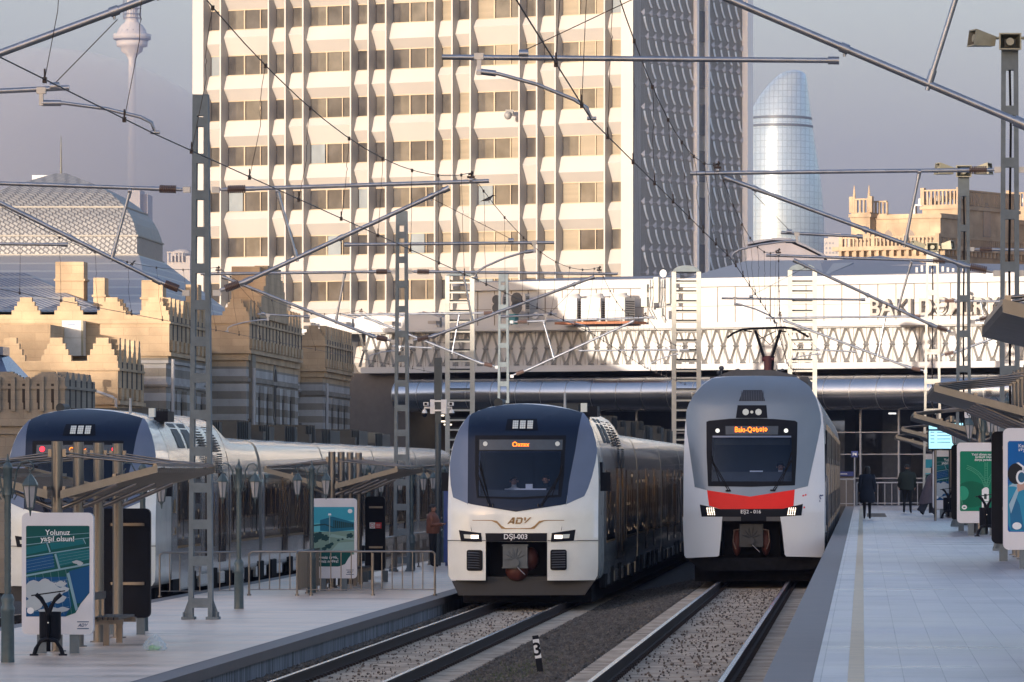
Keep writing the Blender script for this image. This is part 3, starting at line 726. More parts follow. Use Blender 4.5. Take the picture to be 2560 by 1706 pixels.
    for s, pts, l0 in ((-1, [(192, 1012), (345, 1046), (352, 1098), (206, 1098)], 238), (1, [(915, 1008), (770, 1043), (757, 1098), (905, 1093)], 805)):
        b = MB(); patch(b, PP(pts), f, .020); h = b.build('headlight', m_black, t, fix=False)
        b = MB()
        for i in range(4):
            for j in range(5): patch(b, disc(*c(l0 + 6 + i * 15 + j * (2 if s < 0 else -2) + (0 if s < 0 else 8), 1038 + j * 11), .013, 6), f, .03, .5)
        b.build('led_array', m_lampon, h, fix=False)
    b = MB(); patch(b, PP([(345, 1044), (770, 1042), (757, 1128), (352, 1128)]), f, .022, mi=0); b.box(bay0, bay1, -.02, .5, c(0, 1128)[1], c(0, 1098)[1], 1)
    pn = b.build('number_plate', [m_black, m_plateg], t, fix=False)
    b = MB(); add_text(b, 'EŞ2 - 016', .118, lambda x, y, z: (c(551, 0)[0] + x, f(0, 1.6) - .045, c(0, 1074)[1] + y), bold=.012); b.build('plate_text', m_ltext, pn, fix=False)
    # side lettering on the front corner, small red marks
    b = MB(); add_text(b, 'ST', .24, lambda x, y, z: (c(1030, 0)[0] + x * .5, f(1.52, 1.9) - .02 + x * .6, c(0, 995)[1] + y), mi=0, align='LEFT', bold=.02)
    for p in ((918, 950), (935, 945), (925, 1032)): patch(b, disc(*c(*p), .022, 5), f, .012, 1, 1)
    b.build('side_lettering', [m_sign_blue, m_red], t, fix=False)
    b = MB(); x0, z1 = c(470, 1150); x1, z0 = c(635, 1310)
    b.box(x0, x1, .25, .45, z0, z1, 0)
    for k in range(6): a = R(20 + k * 28); b.tube([((x0 + x1) / 2, .24, z0 + .2), ((x0 + x1) / 2 + math.cos(a) * .22, .24, z0 + .2 + abs(math.sin(a)) * .25)], .012, 5, 0)
    b.tube([((x0 + x1) / 2, .1, z0 + .14), ((x0 + x1) / 2, .4, z0 + .14)], .08, 12, 0); b.tube([((x0 + x1) / 2 + .03, .1, z0 + .05), ((x0 + x1) / 2 + .2, .08, z0 - .12)], .012, 6, 2)
    for s in (-1, 1):
        xm = (x0 + x1) / 2; b.ball((xm + s * .34, .55, z0 + .1), .11, .2, .32, 10, 1)
        b.tube([(xm + s * .28, .3, z1 - .12), (xm + s * .40, .25, z1 - .14), (xm + s * .42, .25, z1 - .4), (xm + s * .36, .3, z0 - .05)], .014, 6, 3)
    b.build('coupler', [M('dark coupler', (.03, .033, .04), .5), m_rustred, m_chrome, M('hose', (.25, .17, .14), .5)], t, fix=False)
    b = MB(); b.prism([c(90, 1392), c(1050, 1386), c(985, 1468), c(215, 1480)], .4, .7); b.build('snow_plough', m_dark, t)
    for piv, tip in (((392, 915), (268, 700)), ((705, 912), (832, 700))):
        b = MB()
        for dx in (0, 14):
            p0, p1 = c(piv[0] + dx, piv[1]), c(tip[0] + dx * .6, tip[1]); b.tube([(p0[0], f(*p0) - .05, p0[1]), (p1[0], f(*p1) - .05, p1[1])], .011, 5)
        s = 1 if piv[0] < 500 else -1; p1, p2 = c(tip[0] - s * 5, tip[1] - 60), c(tip[0] + s * 60, tip[1] + 150); b.tube([(p1[0], f(*p1) - .04, p1[1]), (p2[0], f(*p2) - .04, p2[1])], .011, 5)
        x, z = c(piv[0], piv[1]); b.tube([(x - .06, f(x, z) - .04, z), (x + .06, f(x, z) - .04, z)], .02, 6)
        b.build('wiper', m_rub, t, fix=False)
    b = MB()
    x = 1.64
    for s in (-1, 1): b.tube([(s * (x + .02), .9, 2.45), (s * (x + .07), .85, 2.4), (s * (x + .07), .85, 1.15), (s * (x + .02), .9, 1.1)], .02, 6)
    b.build('grab_rail', m_chrome, t, fix=False)
    
    for s in (-1, 1): b = MB(); b.box(min(s * 1.6, s * 1.655), max(s * 1.6, s * 1.655), 2.5, 3.3, 2.3, 3.2); b.build('cab_side_window', m_bwin, t)
    b = MB()
    for s in (-1, 1):
        for k in range(4): b.box(min(s * 1.0, s * 1.2), max(s * 1.0, s * 1.2), 7 + k * 3, 8.8 + k * 3, 4.4, 4.86)
    b.prism([(-1.0, 4.6), (1.0, 4.6), (.95, 4.83), (.4, 4.95), (-.35, 4.95), (-.42, 4.99), (-.9, 4.83)], 3.0, 24)
    for k, x in enumerate((-.9, -.3, .25, .55)): b.ball((x, 3.2, 4.9), .04, .04, .05, 8)
    b.tube([(-.82, 3.0, 4.75), (-.82, 3.0, 4.95)], .02, 6); b.ball((-.82, 3.0, 5.0), .065, .065, .055, 10); b.ball((.62, 3.1, 4.95), .05, .05, .04, 8)
    b.build('roof_equipment', M('roof shield', (.06, .065, .075), .55, .2, .2, 3), t, fix=False)
    b = MB(); b.tube([(.48, 3.4, 4.7), (.48, 3.4, 5.08)], .03, 8, r2=.02); b.build('antenna', M('antenna grey', (.35, .36, .36), .5), t)
    # pantograph: arms of a narrow V carrying the collector head
    q = lambda px, py: ((px - 2156) / 14222 * 139 - RX, 7.2, 2.56 - (py - 1178) / 14222 * 139)
    b = MB()
    b.tube([q(1920, 938), q(1920, 890)], .10, 8, 1); b.tube([q(1928, 930), q(1932, 890)], .05, 8, 0)
    for (a, e) in (((1912, 900), (1888, 826)), ((1928, 900), (1951, 826))): b.tube([q(*a), q(*e)], .035, 6, 0)
    b.tube([q(1905, 898), q(1935, 898)], .06, 8, 1)
    b.tube([q(1888, 830), q(1925, 862), q(1951, 830)], .012, 5, 0); b.tube([q(1895, 850), q(1940, 828)], .012, 5, 0)
    b.tube([q(1818, 845), q(1832, 834), q(1856, 824), q(1900, 821), q(1960, 819), q(1985, 822), q(2006, 834), q(2022, 843)], .03, 6, 0)
    b.tube([q(1860, 827), q(1880, 830)], .02, 6, 0); b.tube([q(1948, 827), q(1966, 830)], .02, 6, 0)
    pg = b.build('pantograph', [m_black, M('pantograph red', (.10, .025, .03), .5)], t, fix=False)
    return t
m_bwin = M('dark side window', (.012, .015, .022), .5, 0, .2, 2, spec=.03)
m_bside = M('train side grey', (.15, .16, .18), .45, .1, .1, 1, spec=.2)
m_bw = M('train cool white', (.70, .73, .77), .24, 0, .03, 1.5, coat=.4)
m_bgrey = M('train grey', (.185, .225, .27), .32, .3, .05, 2, coat=.4)
m_red = M('train red', (.88, .020, .012), .45, 0, .04, 2, spec=.25)
m_lampw = M('white marker lamp', (.8, .82, .74), .3, 0, 0, emit=.25)
m_plateg = M('bumper bar', (.06, .062, .07), .5)
train_b()
# ---------------- overhead line ----------------
MS = [61.57, 107.34, 158.7, 204.5, 249.0]     # mast stations
MAL, MAR = -12.55, 2.78
def offs(px, py, Y, mx):      # pixel at a station -> offset toward the track, height
    v = at(px, py, Y); return abs(v.x - mx), v.z
YA = 107.34
A_ = lambda *p: offs(p[0], p[1], YA, at(497, 0, YA).x)
B_ = lambda *p: offs(p[0], p[1], YA, at(2524, 0, YA).x)
typeP = dict(topi=[A_(525, 475), A_(632, 472)], top=[A_(630, 472), A_(1217, 453)], dgi=[A_(527, 733), A_(612, 703)], dg=[A_(610, 704), A_(1118, 470)],
             br=[A_(688, 478), A_(737, 648)], reg=[A_(855, 612), A_(1380, 607)], stay=[A_(1075, 497), A_(1272, 598)], drop=[A_(1331, 608), A_(1331, 630)],
             arm=[A_(1328, 628), A_(1305, 631), A_(1255, 646), A_(1205, 668), A_(1188, 680), A_(1182, 695)], clamp=A_(1172, 450))
typeQ = dict(topi=[B_(2504, 425), B_(2400, 426)], top=[B_(2402, 426), B_(1725, 434)], dgi=[B_(2501, 684), B_(2404, 663)], dg=[B_(2408, 664), B_(1811, 444)],
             br=[B_(2298, 430), B_(2262, 612)], reg=[B_(2157, 592), B_(1952, 582)], stay=[B_(1883, 484), B_(1973, 576)], drop=[B_(1992, 588), B_(1992, 605)],
             arm=[B_(1985, 604), B_(1960, 604), B_(1900, 612), B_(1850, 624), B_(1834, 632), B_(1829, 646)], clamp=B_(1794, 426))
def ribs(b, p, q, n, r0, r1, mi):
    p, q = Vector(p), Vector(q); d = (q - p)
    b.tube([p, q], r0, 8, mi)
    for k in range(n):
        a = p + d * ((k + .5) / n); u = d.normalized() * .012
        b.tube([a - u, a + u], r1, 10, mi)
def cantilever(mast, side, T, dz, k=1.0, name='cantilever', hide_top=False):
    """side +1 reaches to the right, -1 to the left; offsets are in metres from the mast"""
    P = lambda q: Vector((side * q[0] * k, 0, q[1] + dz - mast['z0']))
    o = mast
    b = MB(); b.tube([P(T['top'][0]), P(T['top'][1])], .040, 10)
    for q in (T['br'][0], T['clamp']): p = P(q); b.tube([p + Vector((-.03, 0, 0)), p + Vector((.03, 0, 0))], .055, 8)
    c = b.build(name, m_steel, o, fix=False)
    b = MB(); b.tube([P(T['dg'][0]), P(T['dg'][1])], .042, 10); d = (P(T['dg'][1]) - P(T['dg'][0])).normalized()
    b.tube([P(T['dg'][0]) - d * .05, P(T['dg'][0]) + d * .12], .062, 10); b.tube([P(T['dg'][1]) - d * .14, P(T['dg'][1])], .058, 10)
    # pipe clamps
    for q in (T['stay'][0], T['reg'][0]):
        t_ = (P(q) - P(T['dg'][0])).dot(d); p = P(T['dg'][0]) + d * t_; b.tube([p - d * .05, p + d * .05], .056, 10); b.tube([p + Vector((0, 0, .05)), p - Vector((0, 0, .09))], .016, 6)
    b.build('diagonal_tube', m_steel, c, fix=False)
    b = MB(); b.tube([P(T['reg'][0]), P(T['reg'][1])], .030, 10); s_ = P(T['stay'][1]); e = (P(T['reg'][1]) - P(T['reg'][0])).normalized()
    b.tube([s_ - e * .05 - Vector((0, 0, .03)), s_ + e * .05 - Vector((0, 0, .03))], .046, 10); b.tube([P(T['reg'][0]), P(T['reg'][0]) + e * .12], .044, 10)
    b.build('registration_tube', m_steel, c, fix=False)
    b = MB(); p0, p1 = P(T['drop'][0]), P(T['drop'][1]); b.box(p0.x - .05, p0.x + .05, -.04, .04, p0.z - .02, p0.z + .05); b.box(p1.x - .022, p1.x + .022, -.03, .03, p1.z - .02, p0.z)
    pts = [P(q) for q in T['arm']]; b.tube(pts, .020, 8); dd = (pts[1] - pts[0]).normalized(); b.tube([pts[0] - dd * .05, pts[0] + dd * .16], .034, 8)
    b.tube([pts[-1] - Vector((.05, 0, 0)), pts[-1] + Vector((.05, 0, 0))], .022, 6)
    b.build('registration_arm', m_steel, c, fix=False)
    b = MB(); p0, p1 = P(T['br'][0]), P(T['br'][1]); b.tube([p0, p1], .030, 10); d = (p1 - p0).normalized()
    b.tube([p0, p0 + d * .14], .042, 8); b.tube([p1 - d * .18, p1 - d * .02], .042, 8); b.tube([p1 - d * .02, p1 + d * .05], .028, 8); b.build('brace_tube', m_steel, c, fix=False)
    b = MB(); b.tube([P(T['stay'][0]), P(T['stay'][1])], .0055, 5); b.build('stay_wire', m_wire, c, fix=False)
    for a, e_ in (T['topi'], T['dgi']):
        p, q = P(a), P(e_); b = MB(); v = q - p
        b.tube([p, q], .022, 8, 0); b.box(min(p.x, p.x + side * .14), max(p.x, p.x + side * .14), -.05, .05, p.z - .055, p.z + .055, 0)
        ribs(b, p + v * .36, p + v * .78, 9, .036, .078, 1); b.tube([p + v * .78, q], .045, 8, 0); b.tube([p + v * .22, p + v * .36], .036, 8, 0)
        b.build('insulator', [m_steel, m_ins], c, fix=False)
    p = P(T['clamp']); b = MB(); b.box(p.x - .07, p.x + .07, -.05, .05, p.z + .03, p.z + .07); b.tube([p + Vector((0, 0, .05)), p + Vector((.02, 0, .17))], .016, 6); b.tube([p + Vector((-.05, 0, .1)), p + Vector((.05, 0, .13))], .022, 6)
    b.build('wire_clamp', m_wire, c, fix=False)
    return c
def column(t, top, w0, w1, mat, batt=.69, bh=.18, depth=.13, base=True, taper_from=0.):
    b = MB(); lw = .085
    hw = lambda z: w0 + (w1 - w0) * z / top
    for s in (-1, 1):
        P = []
        for z in (0, top):
            x1 = s * hw(z) / 2; x0 = x1 - s * lw
            P += [(min(x0, x1), -depth, z), (max(x0, x1), -depth, z), (max(x0, x1), depth, z), (min(x0, x1), depth, z)]
        b.hexa(P)
    z = .22; first = True
    while z < top - .15:
        h = hw(z) / 2 - .01; b.box(-h, h, -depth + .004, depth - .004, z, z + bh); z += batt * (1.15 if first else 1.0) ; first = False
    h = hw(top) / 2; b.box(-h + .002, h - .002, -depth + .003, depth - .003, top - .40, top - .001)
    b.build('column', mat, t, fix=False)
    if base:
        b = MB()
        for s in (-1, 1):
            b.box(s * w0 / 2 - .12, s * w0 / 2 + .12, -.2, .2, 0, .05)
            b.prism([(s * w0 / 2, .05), (s * (w0 / 2 + .12), .05), (s * w0 / 2, .38)], -.03, .03)
            for q in (-.13, .13): b.tube([(s * w0 / 2 + s * .08, q, .05), (s * w0 / 2 + s * .08, q, .14)], .02, 6)
        b.build('base_plate', mat, t)
def mast(X, Y, z0, top, w0, w1, mat, label, group, base=True, batt=.69):
    t = thing('catenary_mast', label, 'mast', (X, Y, z0), group=group); t['z0'] = z0; column(t, top, w0, w1, mat, batt, base=base); return t
gL, gR = 'overhead line masts on the left platform', 'overhead line masts on the right platform'
tg = {}
m0 = mast(-12.9, MS[0], PL, 9.8, .5, .31, m_mast, 'overhead line mast outside the left edge, whose steel tubes cross the top left corner', gL)
cantilever(m0, 1, typeQ, -.35, 1.0)
# the near right mast
n0 = mast(MAR - .1, MS[0], PR, 9.5, .5, .34, m_mast, 'overhead line mast beyond the right edge, whose long steel tube crosses the top right', gR)
cantilever(n0, -1, typeP, .17, 1.085)
m1 = mast(MAL + .07, MS[1], PL, 9.9, .46, .29, m_mast, 'tall grey ladder-like mast standing nearest on the left platform, between two trains', gL)
cantilever(m1, 1, typeP, 0); cantilever(m1, -1, typeP, 0, .93)
n1 = mast(MAR, MS[1], PR, 9.46, .40, .315, m_mast, 'tall grey mast with horn loudspeakers at the right edge', gR, batt=.98)
cantilever(n1, -1, typeQ, 0); cantilever(n1, 1, typeQ, 0)
m2 = mast(MAL - .3, MS[2], PL, 10.05, .46, .31, m_mast, 'grey mast behind the second shelter, left of the dark camera pole', gL)
cantilever(m2, 1, typeQ, -.12); cantilever(m2, -1, typeQ, -.12, .93)
n2 = mast(MAR - .05, MS[2] - 5.2, PR, 9.45, .46, .30, m_mast, 'grey mast with three horns, second from the right edge', gR, batt=.95)
cantilever(n2, -1, typeP, .35, .98); cantilever(n2, 1, typeQ, .3)
m3 = mast(MAL - .35, MS[3], PL, 10.0, .5, .34, m_mast, 'grey mast rising behind the navy and white train, in front of the roof air conditioners', gL, base=False)
cantilever(m3, 1, typeP, .05); cantilever(m3, -1, typeQ, 0, .93)
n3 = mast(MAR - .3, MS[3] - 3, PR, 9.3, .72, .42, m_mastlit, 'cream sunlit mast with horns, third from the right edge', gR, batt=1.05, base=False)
cantilever(n3, -1, typeQ, -.2, .98); cantilever(n3, 1, typeQ, .35)
# horn loudspeakers on the right masts
m_horn = M('horn loudspeaker', (.30, .28, .20), .5, 0, .1, 8); m_hornin = M('horn mouth', (.05, .05, .035), .5)
def horn(b, c, rz, s=1.):
    e = Matrix.Translation(c) @ Matrix.Rotation(rz, 4, 'Z') @ Matrix.Rotation(R(-8), 4, 'X')
    q = lambda x, y, z: e @ Vector((x * s, y * s, z * s))
    A = [(-.21, -.32, -.16), (.21, -.32, -.16), (.21, -.32, .16), (-.21, -.32, .16)]; B = [(-.13, .12, -.09), (.13, .12, -.09), (.13, .12, .09), (-.13, .12, .09)]
    I = [(x * .86, -.321, z * .84) for x, y, z in A]; J = [(x * .5, -.16, z * .5) for x, y, z in A]
    b.add([q(*p) for p in A + B], [(0, 1, 5, 4), (1, 2, 6, 5), (2, 3, 7, 6), (3, 0, 4, 7), (4, 5, 6, 7)], 0, False)
    b.add([q(*p) for p in A + I], [(0, 1, 5, 4), (1, 2, 6, 5), (2, 3, 7, 6), (3, 0, 4, 7)], 0, False)
    b.add([q(*p) for p in I + J], [(0, 1, 5, 4), (1, 2, 6, 5), (2, 3, 7, 6), (3, 0, 4, 7), (4, 5, 6, 7)], 1, False)
    b.tube([q(0, -.2, 0), q(0, -.29, 0)], .075 * s, 12, 0)
for n, top in ((n1, 9.46), (n2, 9.45), (n3, 9.3)):
    for k, (dx, rz) in enumerate(((0, 0), (-.42, R(-72)), (.42, R(72)))):
        b = MB(); horn(b, (dx, -.02, top + (.16 if k else .08)), rz); 
        if k: b.tube([(0, 0, top + .22), (dx, 0, top + .2)], .03, 6, 0)
        b.build('horn_loudspeaker', [m_horn, m_hornin], n, fix=False)
    b = MB(); b.tube([(0, -.02, top - .4), (.02, -.02, top - 1.5), (-.01, -.02, top - 4), (.02, -.02, 1)], .022, 6); b.build('cable', m_rub, n, fix=False)
for n, z in ((n1, 3.1), (n2, 3.05)):
    b = MB(); b.prism(rrect(-.03 + .05, .30, z - .12, z + .12, .03), -.30, -.14, 0)
    for k in range(4): b.tube([(.06 + k * .07, -.22, z + .12), (.06 + k * .07, -.22, z + .3)], .008, 5, 1)
    b.build('junction_box', [m_white, m_chrome], n)
# wires
def wires(pts_c, pts_m, label, sag, nd=8, y_end=None):
    t = thing('overhead_line', label, 'overhead wires', (0, 0, 0), group='overhead wires above the tracks')
    b = MB(); P = []
    for (x0, y0, z0), (x1, y1, z1) in zip(pts_c, pts_c[1:]):
        for k in range(6): a = k / 6; P.append((x0 + (x1 - x0) * a, y0 + (y1 - y0) * a, z0 + (z1 - z0) * a))
    P.append(pts_c[-1]); b.tube(P, .0075, 5); b.build('contact_wire', m_wire, t, fix=False)
    b = MB(); Q = []
    for (x0, y0, z0), (x1, y1, z1), sg in zip(pts_m, pts_m[1:], sag):
        for k in range(14): a = k / 14; Q.append((x0 + (x1 - x0) * a, y0 + (y1 - y0) * a, z0 + (z1 - z0) * a - sg * 4 * a * (1 - a)))
    Q.append(pts_m[-1]); b.tube(Q, .0075, 5); b.build('messenger_wire', m_wire, t, fix=False)
    def interp(P, y):
        for p, q in zip(P, P[1:]):
            if p[1] <= y <= q[1]: a = (y - p[1]) / (q[1] - p[1]); return Vector(p).lerp(Vector(q), a)
        return None
    rnd = random.Random(int(abs(pts_c[0][0]) * 10))
    for (x0, y0, z0), (x1, y1, z1) in zip(pts_m, pts_m[1:]):
        for k in range(nd):
            y = y0 + (y1 - y0) * (k + .55) / nd
            if y < 50: continue
            a, c = interp(Q, y), interp(P, y)
            if a is None or c is None: continue
            m = a.lerp(c, .35); dx = rnd.uniform(-.012, .012)
            b = MB(); b.tube([a, a.lerp(m, .5) + Vector((dx, 0, 0)), m, m + Vector((.018, 0, -.04)), m + Vector((0, 0, -.09)), m + Vector((-dx, 0, -.25)), c], .0038, 4)
            for e in (a, c): b.box(e.x - .018, e.x + .018, e.y - .03, e.y + .03, e.z - .035, e.z + .02)
            b.tube([c + Vector((0, 0, .0)), c + Vector((0, 0, .1))], .009, 4)
            b.build('dropper_wire', m_wire, t, fix=False)
def wp(m, side, T, dz, key, k=1.):
    q = T['arm'][-1] if key == 'c' else T['clamp']; return (m.location.x + side * q[0] * k, m.location.y, q[1] + dz + (.13 if key == 'm' else -.02))
sp = [(m0, typeQ, -.35, 1.), (m1, typeP, 0, 1.), (m2, typeQ, -.12, 1.), (m3, typeP, .05, 1.)]
lc = [wp(m, 1, T, dz, 'c') for m, T, dz, _ in sp]; lm = [wp(m, 1, T, dz, 'm') for m, T, dz, _ in sp]
lc = [(lc[1][0] - .1, 14, lc[0][2])] + lc + [(-7.5, 243, lc[-1][2])]; lm = [(-7.5, 14, lm[0][2])] + lm + [(-7.5, 243, lm[-1][2] - .3)]
wires(lc, lm, 'overhead contact and messenger wires running to the white and navy train in the middle', [.75, .75, .65, .6, .4])
sp = [(n0, typeP, .17, 1.085), (n1, typeQ, 0, 1.), (n2, typeP, .35, .98), (n3, typeQ, -.2, .98)]
rc = [wp(m, -1, T, dz, 'c', k) for m, T, dz, k in sp]; rm = [wp(m, -1, T, dz, 'm', k) for m, T, dz, k in sp]
rc = [(-2.5, 14, rc[0][2])] + rc + [(-2.5, 243, rc[-1][2])]; rm = [(-2.5, 14, rm[0][2])] + rm + [(-2.5, 243, rm[-1][2] - .3)]
wires(rc, rm, 'overhead contact and messenger wires running to the pantograph of the red-banded train', [.75, .75, .65, .6, .4])
sp = [(m1, typeP, 0, .93), (m2, typeQ, -.12, .93), (m3, typeQ, 0, .93)]
fc = [wp(m, -1, T, dz, 'c', k) for m, T, dz, k in sp]; fm = [wp(m, -1, T, dz, 'm', k) for m, T, dz, k in sp]
fc = [(-17.3, 61.57, fc[0][2])] + fc + [(-17.2, 243, fc[-1][2])]; fm = [(-17.3, 61.57, fm[0][2])] + fm + [(-17.2, 243, fm[-1][2] - .3)]
wires(fc, fm, 'overhead contact and messenger wires above the far left track, in front of the stone building', [.75, .65, .6, .4])
# two crows on the wires
def crow(loc, rz, label, tilt, s=1.):
    t = thing('crow', label, 'bird', loc, rz, group='crows perched on the wires')
    mg, mk = M('crow grey', (.16, .15, .15), .8), M('crow black', (.012, .012, .014), .5)
    e = Matrix.Rotation(tilt, 4, 'Y') @ Matrix.Scale(s, 4)
    b = MB()
    R_ = []
    for x, z, ry, rz_ in ((-.24, -.02, .01, .008), (-.15, .0, .035, .035), (-.06, .02, .06, .065), (.03, .05, .065, .075), (.10, .09, .045, .05), (.13, .125, .034, .036), (.17, .145, .036, .036), (.205, .14, .022, .02), (.24, .133, .010, .009), (.275, .125, .002, .002)):
        R_.append([(x + 0 * math.cos(a), ry * math.cos(a), z + rz_ * math.sin(a)) for a in [2 * math.pi * k / 10 for k in range(10)]])
    b.loft(R_[:5], 0, cap=True); b.loft(R_[4:], 1, cap=True); b.tf(e); body = b.build('body', [mg, mk], t, fix=False)
    for s_ in (-1, 1):
        b = MB(); b.add([(.08, s_ * .05, .11), (.02, s_ * .072, .10), (-.12, s_ * .06, .055), (-.24, s_ * .03, .01), (-.30, s_ * .012, -.02), (-.18, s_ * .045, -.01), (-.02, s_ * .075, .02), (.06, s_ * .066, .05)], [(0, 1, 2, 3, 4, 5, 6, 7)]); b.tf(e); b.build('wing', mk, t, fix=False)
        b = MB(); b.tube([(-.0, s_ * .025, -.02), (.005, s_ * .025, -.085)], .008, 5); b.box(-.02, .03, s_ * .025 - .012, s_ * .025 + .012, -.10, -.08); b.tf(e); b.build('leg', mk, t, fix=False)
    b = MB(); b.add([(-.18, .03, .01), (-.36, .035, -.06), (-.38, 0, -.065), (-.36, -.035, -.06), (-.18, -.03, .01), (-.2, 0, .03)], [(0, 1, 2, 5), (5, 2, 3, 4)]); b.tf(e); b.build('tail', mk, t, fix=False)
def onwire(P, y, sagseg=None):
    return y
c1 = at(1222, 500, 110.5); crow(c1, 0, 'crow facing right on the wire in front of the white tower', R(-6), .52)
c2 = at(330, 664, 143); crow(c2, 0, 'crow preening on the wire in front of the scaly grey roof', R(-20), .55)
# ---------------- station hall across the tracks ----------------
ROT = R(-28.1); CR, SR = math.cos(ROT), math.sin(ROT)     # hall and tower share one direction
class Face:
    """a facade frame: local x runs right along the facade, y inward, z up"""
    def __init__(s, X, Y): s.X, s.Y = X, Y
    def a(s, px):
        t = (px - CX) / F; return (s.Y * t - s.X) / (CR - SR * t)
    def z(s, px, py):
        a = s.a(px); Y = s.Y + a * SR; return CZ - (py - CY) / F * Y
    def p(s, px, py): return s.a(px), s.z(px, py)
m_wht = M('white cladding', (.45, .445, .44), .5, 0, .07, .5, detail=8)
m_wht2 = M('beige grey bars', (.42, .40, .37), .6, 0, .06, 1)
m_joint = M('cladding joint', (.16, .13, .10), .8)
m_zinc = M('polished duct steel', (.55, .55, .56), .24, 1., .05, .5, stretch=(1, 1, 1))
m_dwall = M('dark bronze wall', (.13, .115, .105), .7, 0, .1)
m_hallglass = M('hall glass', (.022, .03, .036), .08, 0, .5, .35, spec=.6)
m_mull = M('white mullion', (.38, .38, .40), .45, 0, .05)
m_roofgrey = M('blue grey roof', (.13, .135, .17), .6, .1, .12, .4, stretch=(1, 1, 1))
H = Face(0, 250)
st = thing('station_hall', 'white station hall across the tracks with zigzag frieze, silver tube and large lettering', 'station', (0, 250, 0), ROT)
a0, a1 = H.a(905), H.a(2750)
zt = H.z(2156, 688); z1 = H.z(2156, 806); z2 = H.z(2156, 817); z3 = H.z(2156, 905); z4 = H.z(2156, 922)
aw = H.a(1160)
b = MB(); b.box(aw, a1, .55, 14, z1, zt, 0); b.box(aw - .05, a1, .35, 14, zt - .38, zt, 0)
x = aw + .4
while x < a1:
    b.box(x - .016, x + .016, .53, .60, z1 + .1, zt - .4, 1); x += .90
b.box(aw, a1, .54, .60, z1 + .82, z1 + .84, 1)
b.build('upper_wall', [m_wht, m_joint], st, fix=False)
b = MB(); b.box(a0 - 9, a1, .0, 14, z2 - .02, z1 - .0, 0); b.box(a0 - 9, a1, -.18, .2, z1 - .16, z1 + .03, 0); b.box(a0, a1, -.12, .3, z4, z3 - .02, 0)
b.build('cornice', m_wht, st, fix=False)
b = MB(); b.quad((a0, .32, z3 - .05), (a1, .32, z3 - .05), (a1, .32, z2), (a0, .32, z2)); per = .655; zm = (z2 + z3) / 2
x = a0
while x < a1: b.box(x - .006, x + .006, .30, .31, z3, z2, 1); x += per
b.build('frieze_panel', [m_wht, m_joint], st, fix=False)
b = MB(); x = a0; k = 0
while x < a1:
    for s in (-1, 1):
        for zz in (z2, z3):
            # a leg from the centre knot to the top or bottom, triangular in section
            c0, c1 = x, x + s * per / 2; w0, w1 = .05, .09
            V = [(c0 - w0 * 0 - (w0 if s < 0 else 0), .31, zm), (c0 + (w0 if s > 0 else 0), .31, zm), (c1 + w1 * .0, .31, zz), (c1 - s * w1, .31, zz), (c0 + s * w0 * .35, .14, zm), (c1 - s * w1 * .35, .14, zz)]
            b.add(V, [(0, 4, 5, 3), (1, 2, 5, 4), (0, 1, 4), (2, 3, 5)], 0, False)
    b.add([(x - .13, .30, zm), (x, .30, zm + .15), (x + .13, .30, zm), (x, .30, zm - .15), (x, -.06, zm)], [(0, 1, 4), (1, 2, 4), (2, 3, 4), (3, 0, 4)], 1, False)
    for zz, s in ((z2, -1), (z3, 1)): b.add([(x + per / 2 - .16, .30, zz), (x + per / 2 + .16, .30, zz), (x + per / 2, .30, zz + s * .2), (x + per / 2, -.02, zz + s * .02)], [(0, 1, 3), (1, 2, 3), (2, 0, 3)], 1, False)
    x += per; k += 1
b.build('zigzag_frieze', [m_wht2, M('frieze knot', (.27, .26, .25), .6)], st, fix=False)
# silver tube
r = .76; zc = H.z(1800, 984); xe = H.a(1006)
b = MB(); b.tube([(xe, -.2, zc), (a1, -.2, zc)], r, 40); b.build('silver_tube', m_zinc, st, fix=False)
b = MB(); x = xe + .03
while x < a1: b.tube([(x - .012, -.2, zc), (x + .012, -.2, zc)], r + .014, 40); x += 1.32
b.build('tube_seam', M('seam steel', (.42, .41, .40), .4, 1), st, fix=False)
b = MB(); b.box(a0 - 8, H.a(1006), .6, 12, 0, z4 + .02); b.box(a0, a1, .15, 12, z4 - .02, z4 + .15); b.build('soffit_wall', m_dwall, st, fix=False)
# glass screen
zg = H.z(2156, 1022); g0 = H.a(1500)
b = MB(); b.quad((g0, .62, PR), (a1, .62, PR), (a1, .62, zg), (g0, .62, zg)); b.box(H.a(1006), a1, 9, 9.3, -1, zg + 2, 1); b.box(H.a(1006), a1, .7, 9, zg + .05, zg + .3, 1)
for q in (2100, 2300, 1960, 1700): a = H.a(q); b.box(a, a + .9, 4, 5, 0, zg, 2)
b.build('glass_wall', [cabglass(), m_dwall, M('inner column', (.16, .15, .135), .7)], st, fix=False)
b = MB(); x = H.a(2136.5) - 9 * 1.905
while x < a1: b.box(x - .035, x + .035, .52, .60, .2, zg, 0); x += 1.905
for py in (1081, 1136, 1196): z = H.z(2156, py); b.box(g0, a1, .525, .60, z - .022, z + .022, 0)
b.box(g0, a1, .45, .60, zg - .05, zg + .05, 0)
b.build('mullion', m_mull, st, fix=False)
b = MB()
for q in (1032, 1040, 1051): a = H.a(q); z = H.z(q, {1032: 1038, 1040: 1053, 1051: 1061}[q]); b.box(a - .12, a + .12, 2.2, 2.5, z - .03, z + .03)
for q in (2160, 2262, 2368): a = H.a(q); b.box(a - .1, a + .12, 2.5, 2.8, zg - .22, zg - .16)
b.build('ceiling_lamp', M('ceiling lamp', (1., .87, .7), .5, 0, 0, emit=.9), st, fix=False)
b = MB()
tz = H.z(2200, 790); s_ = .98
ax = H.a(2166)
add_text(b, 'BAKI DƏMİRYOL', 1.05, lambda x, y, z: (ax + x, .30 - z, H.z(2200, 789) + y), align='LEFT', bold=.014, extrude=.09, sx=.955)
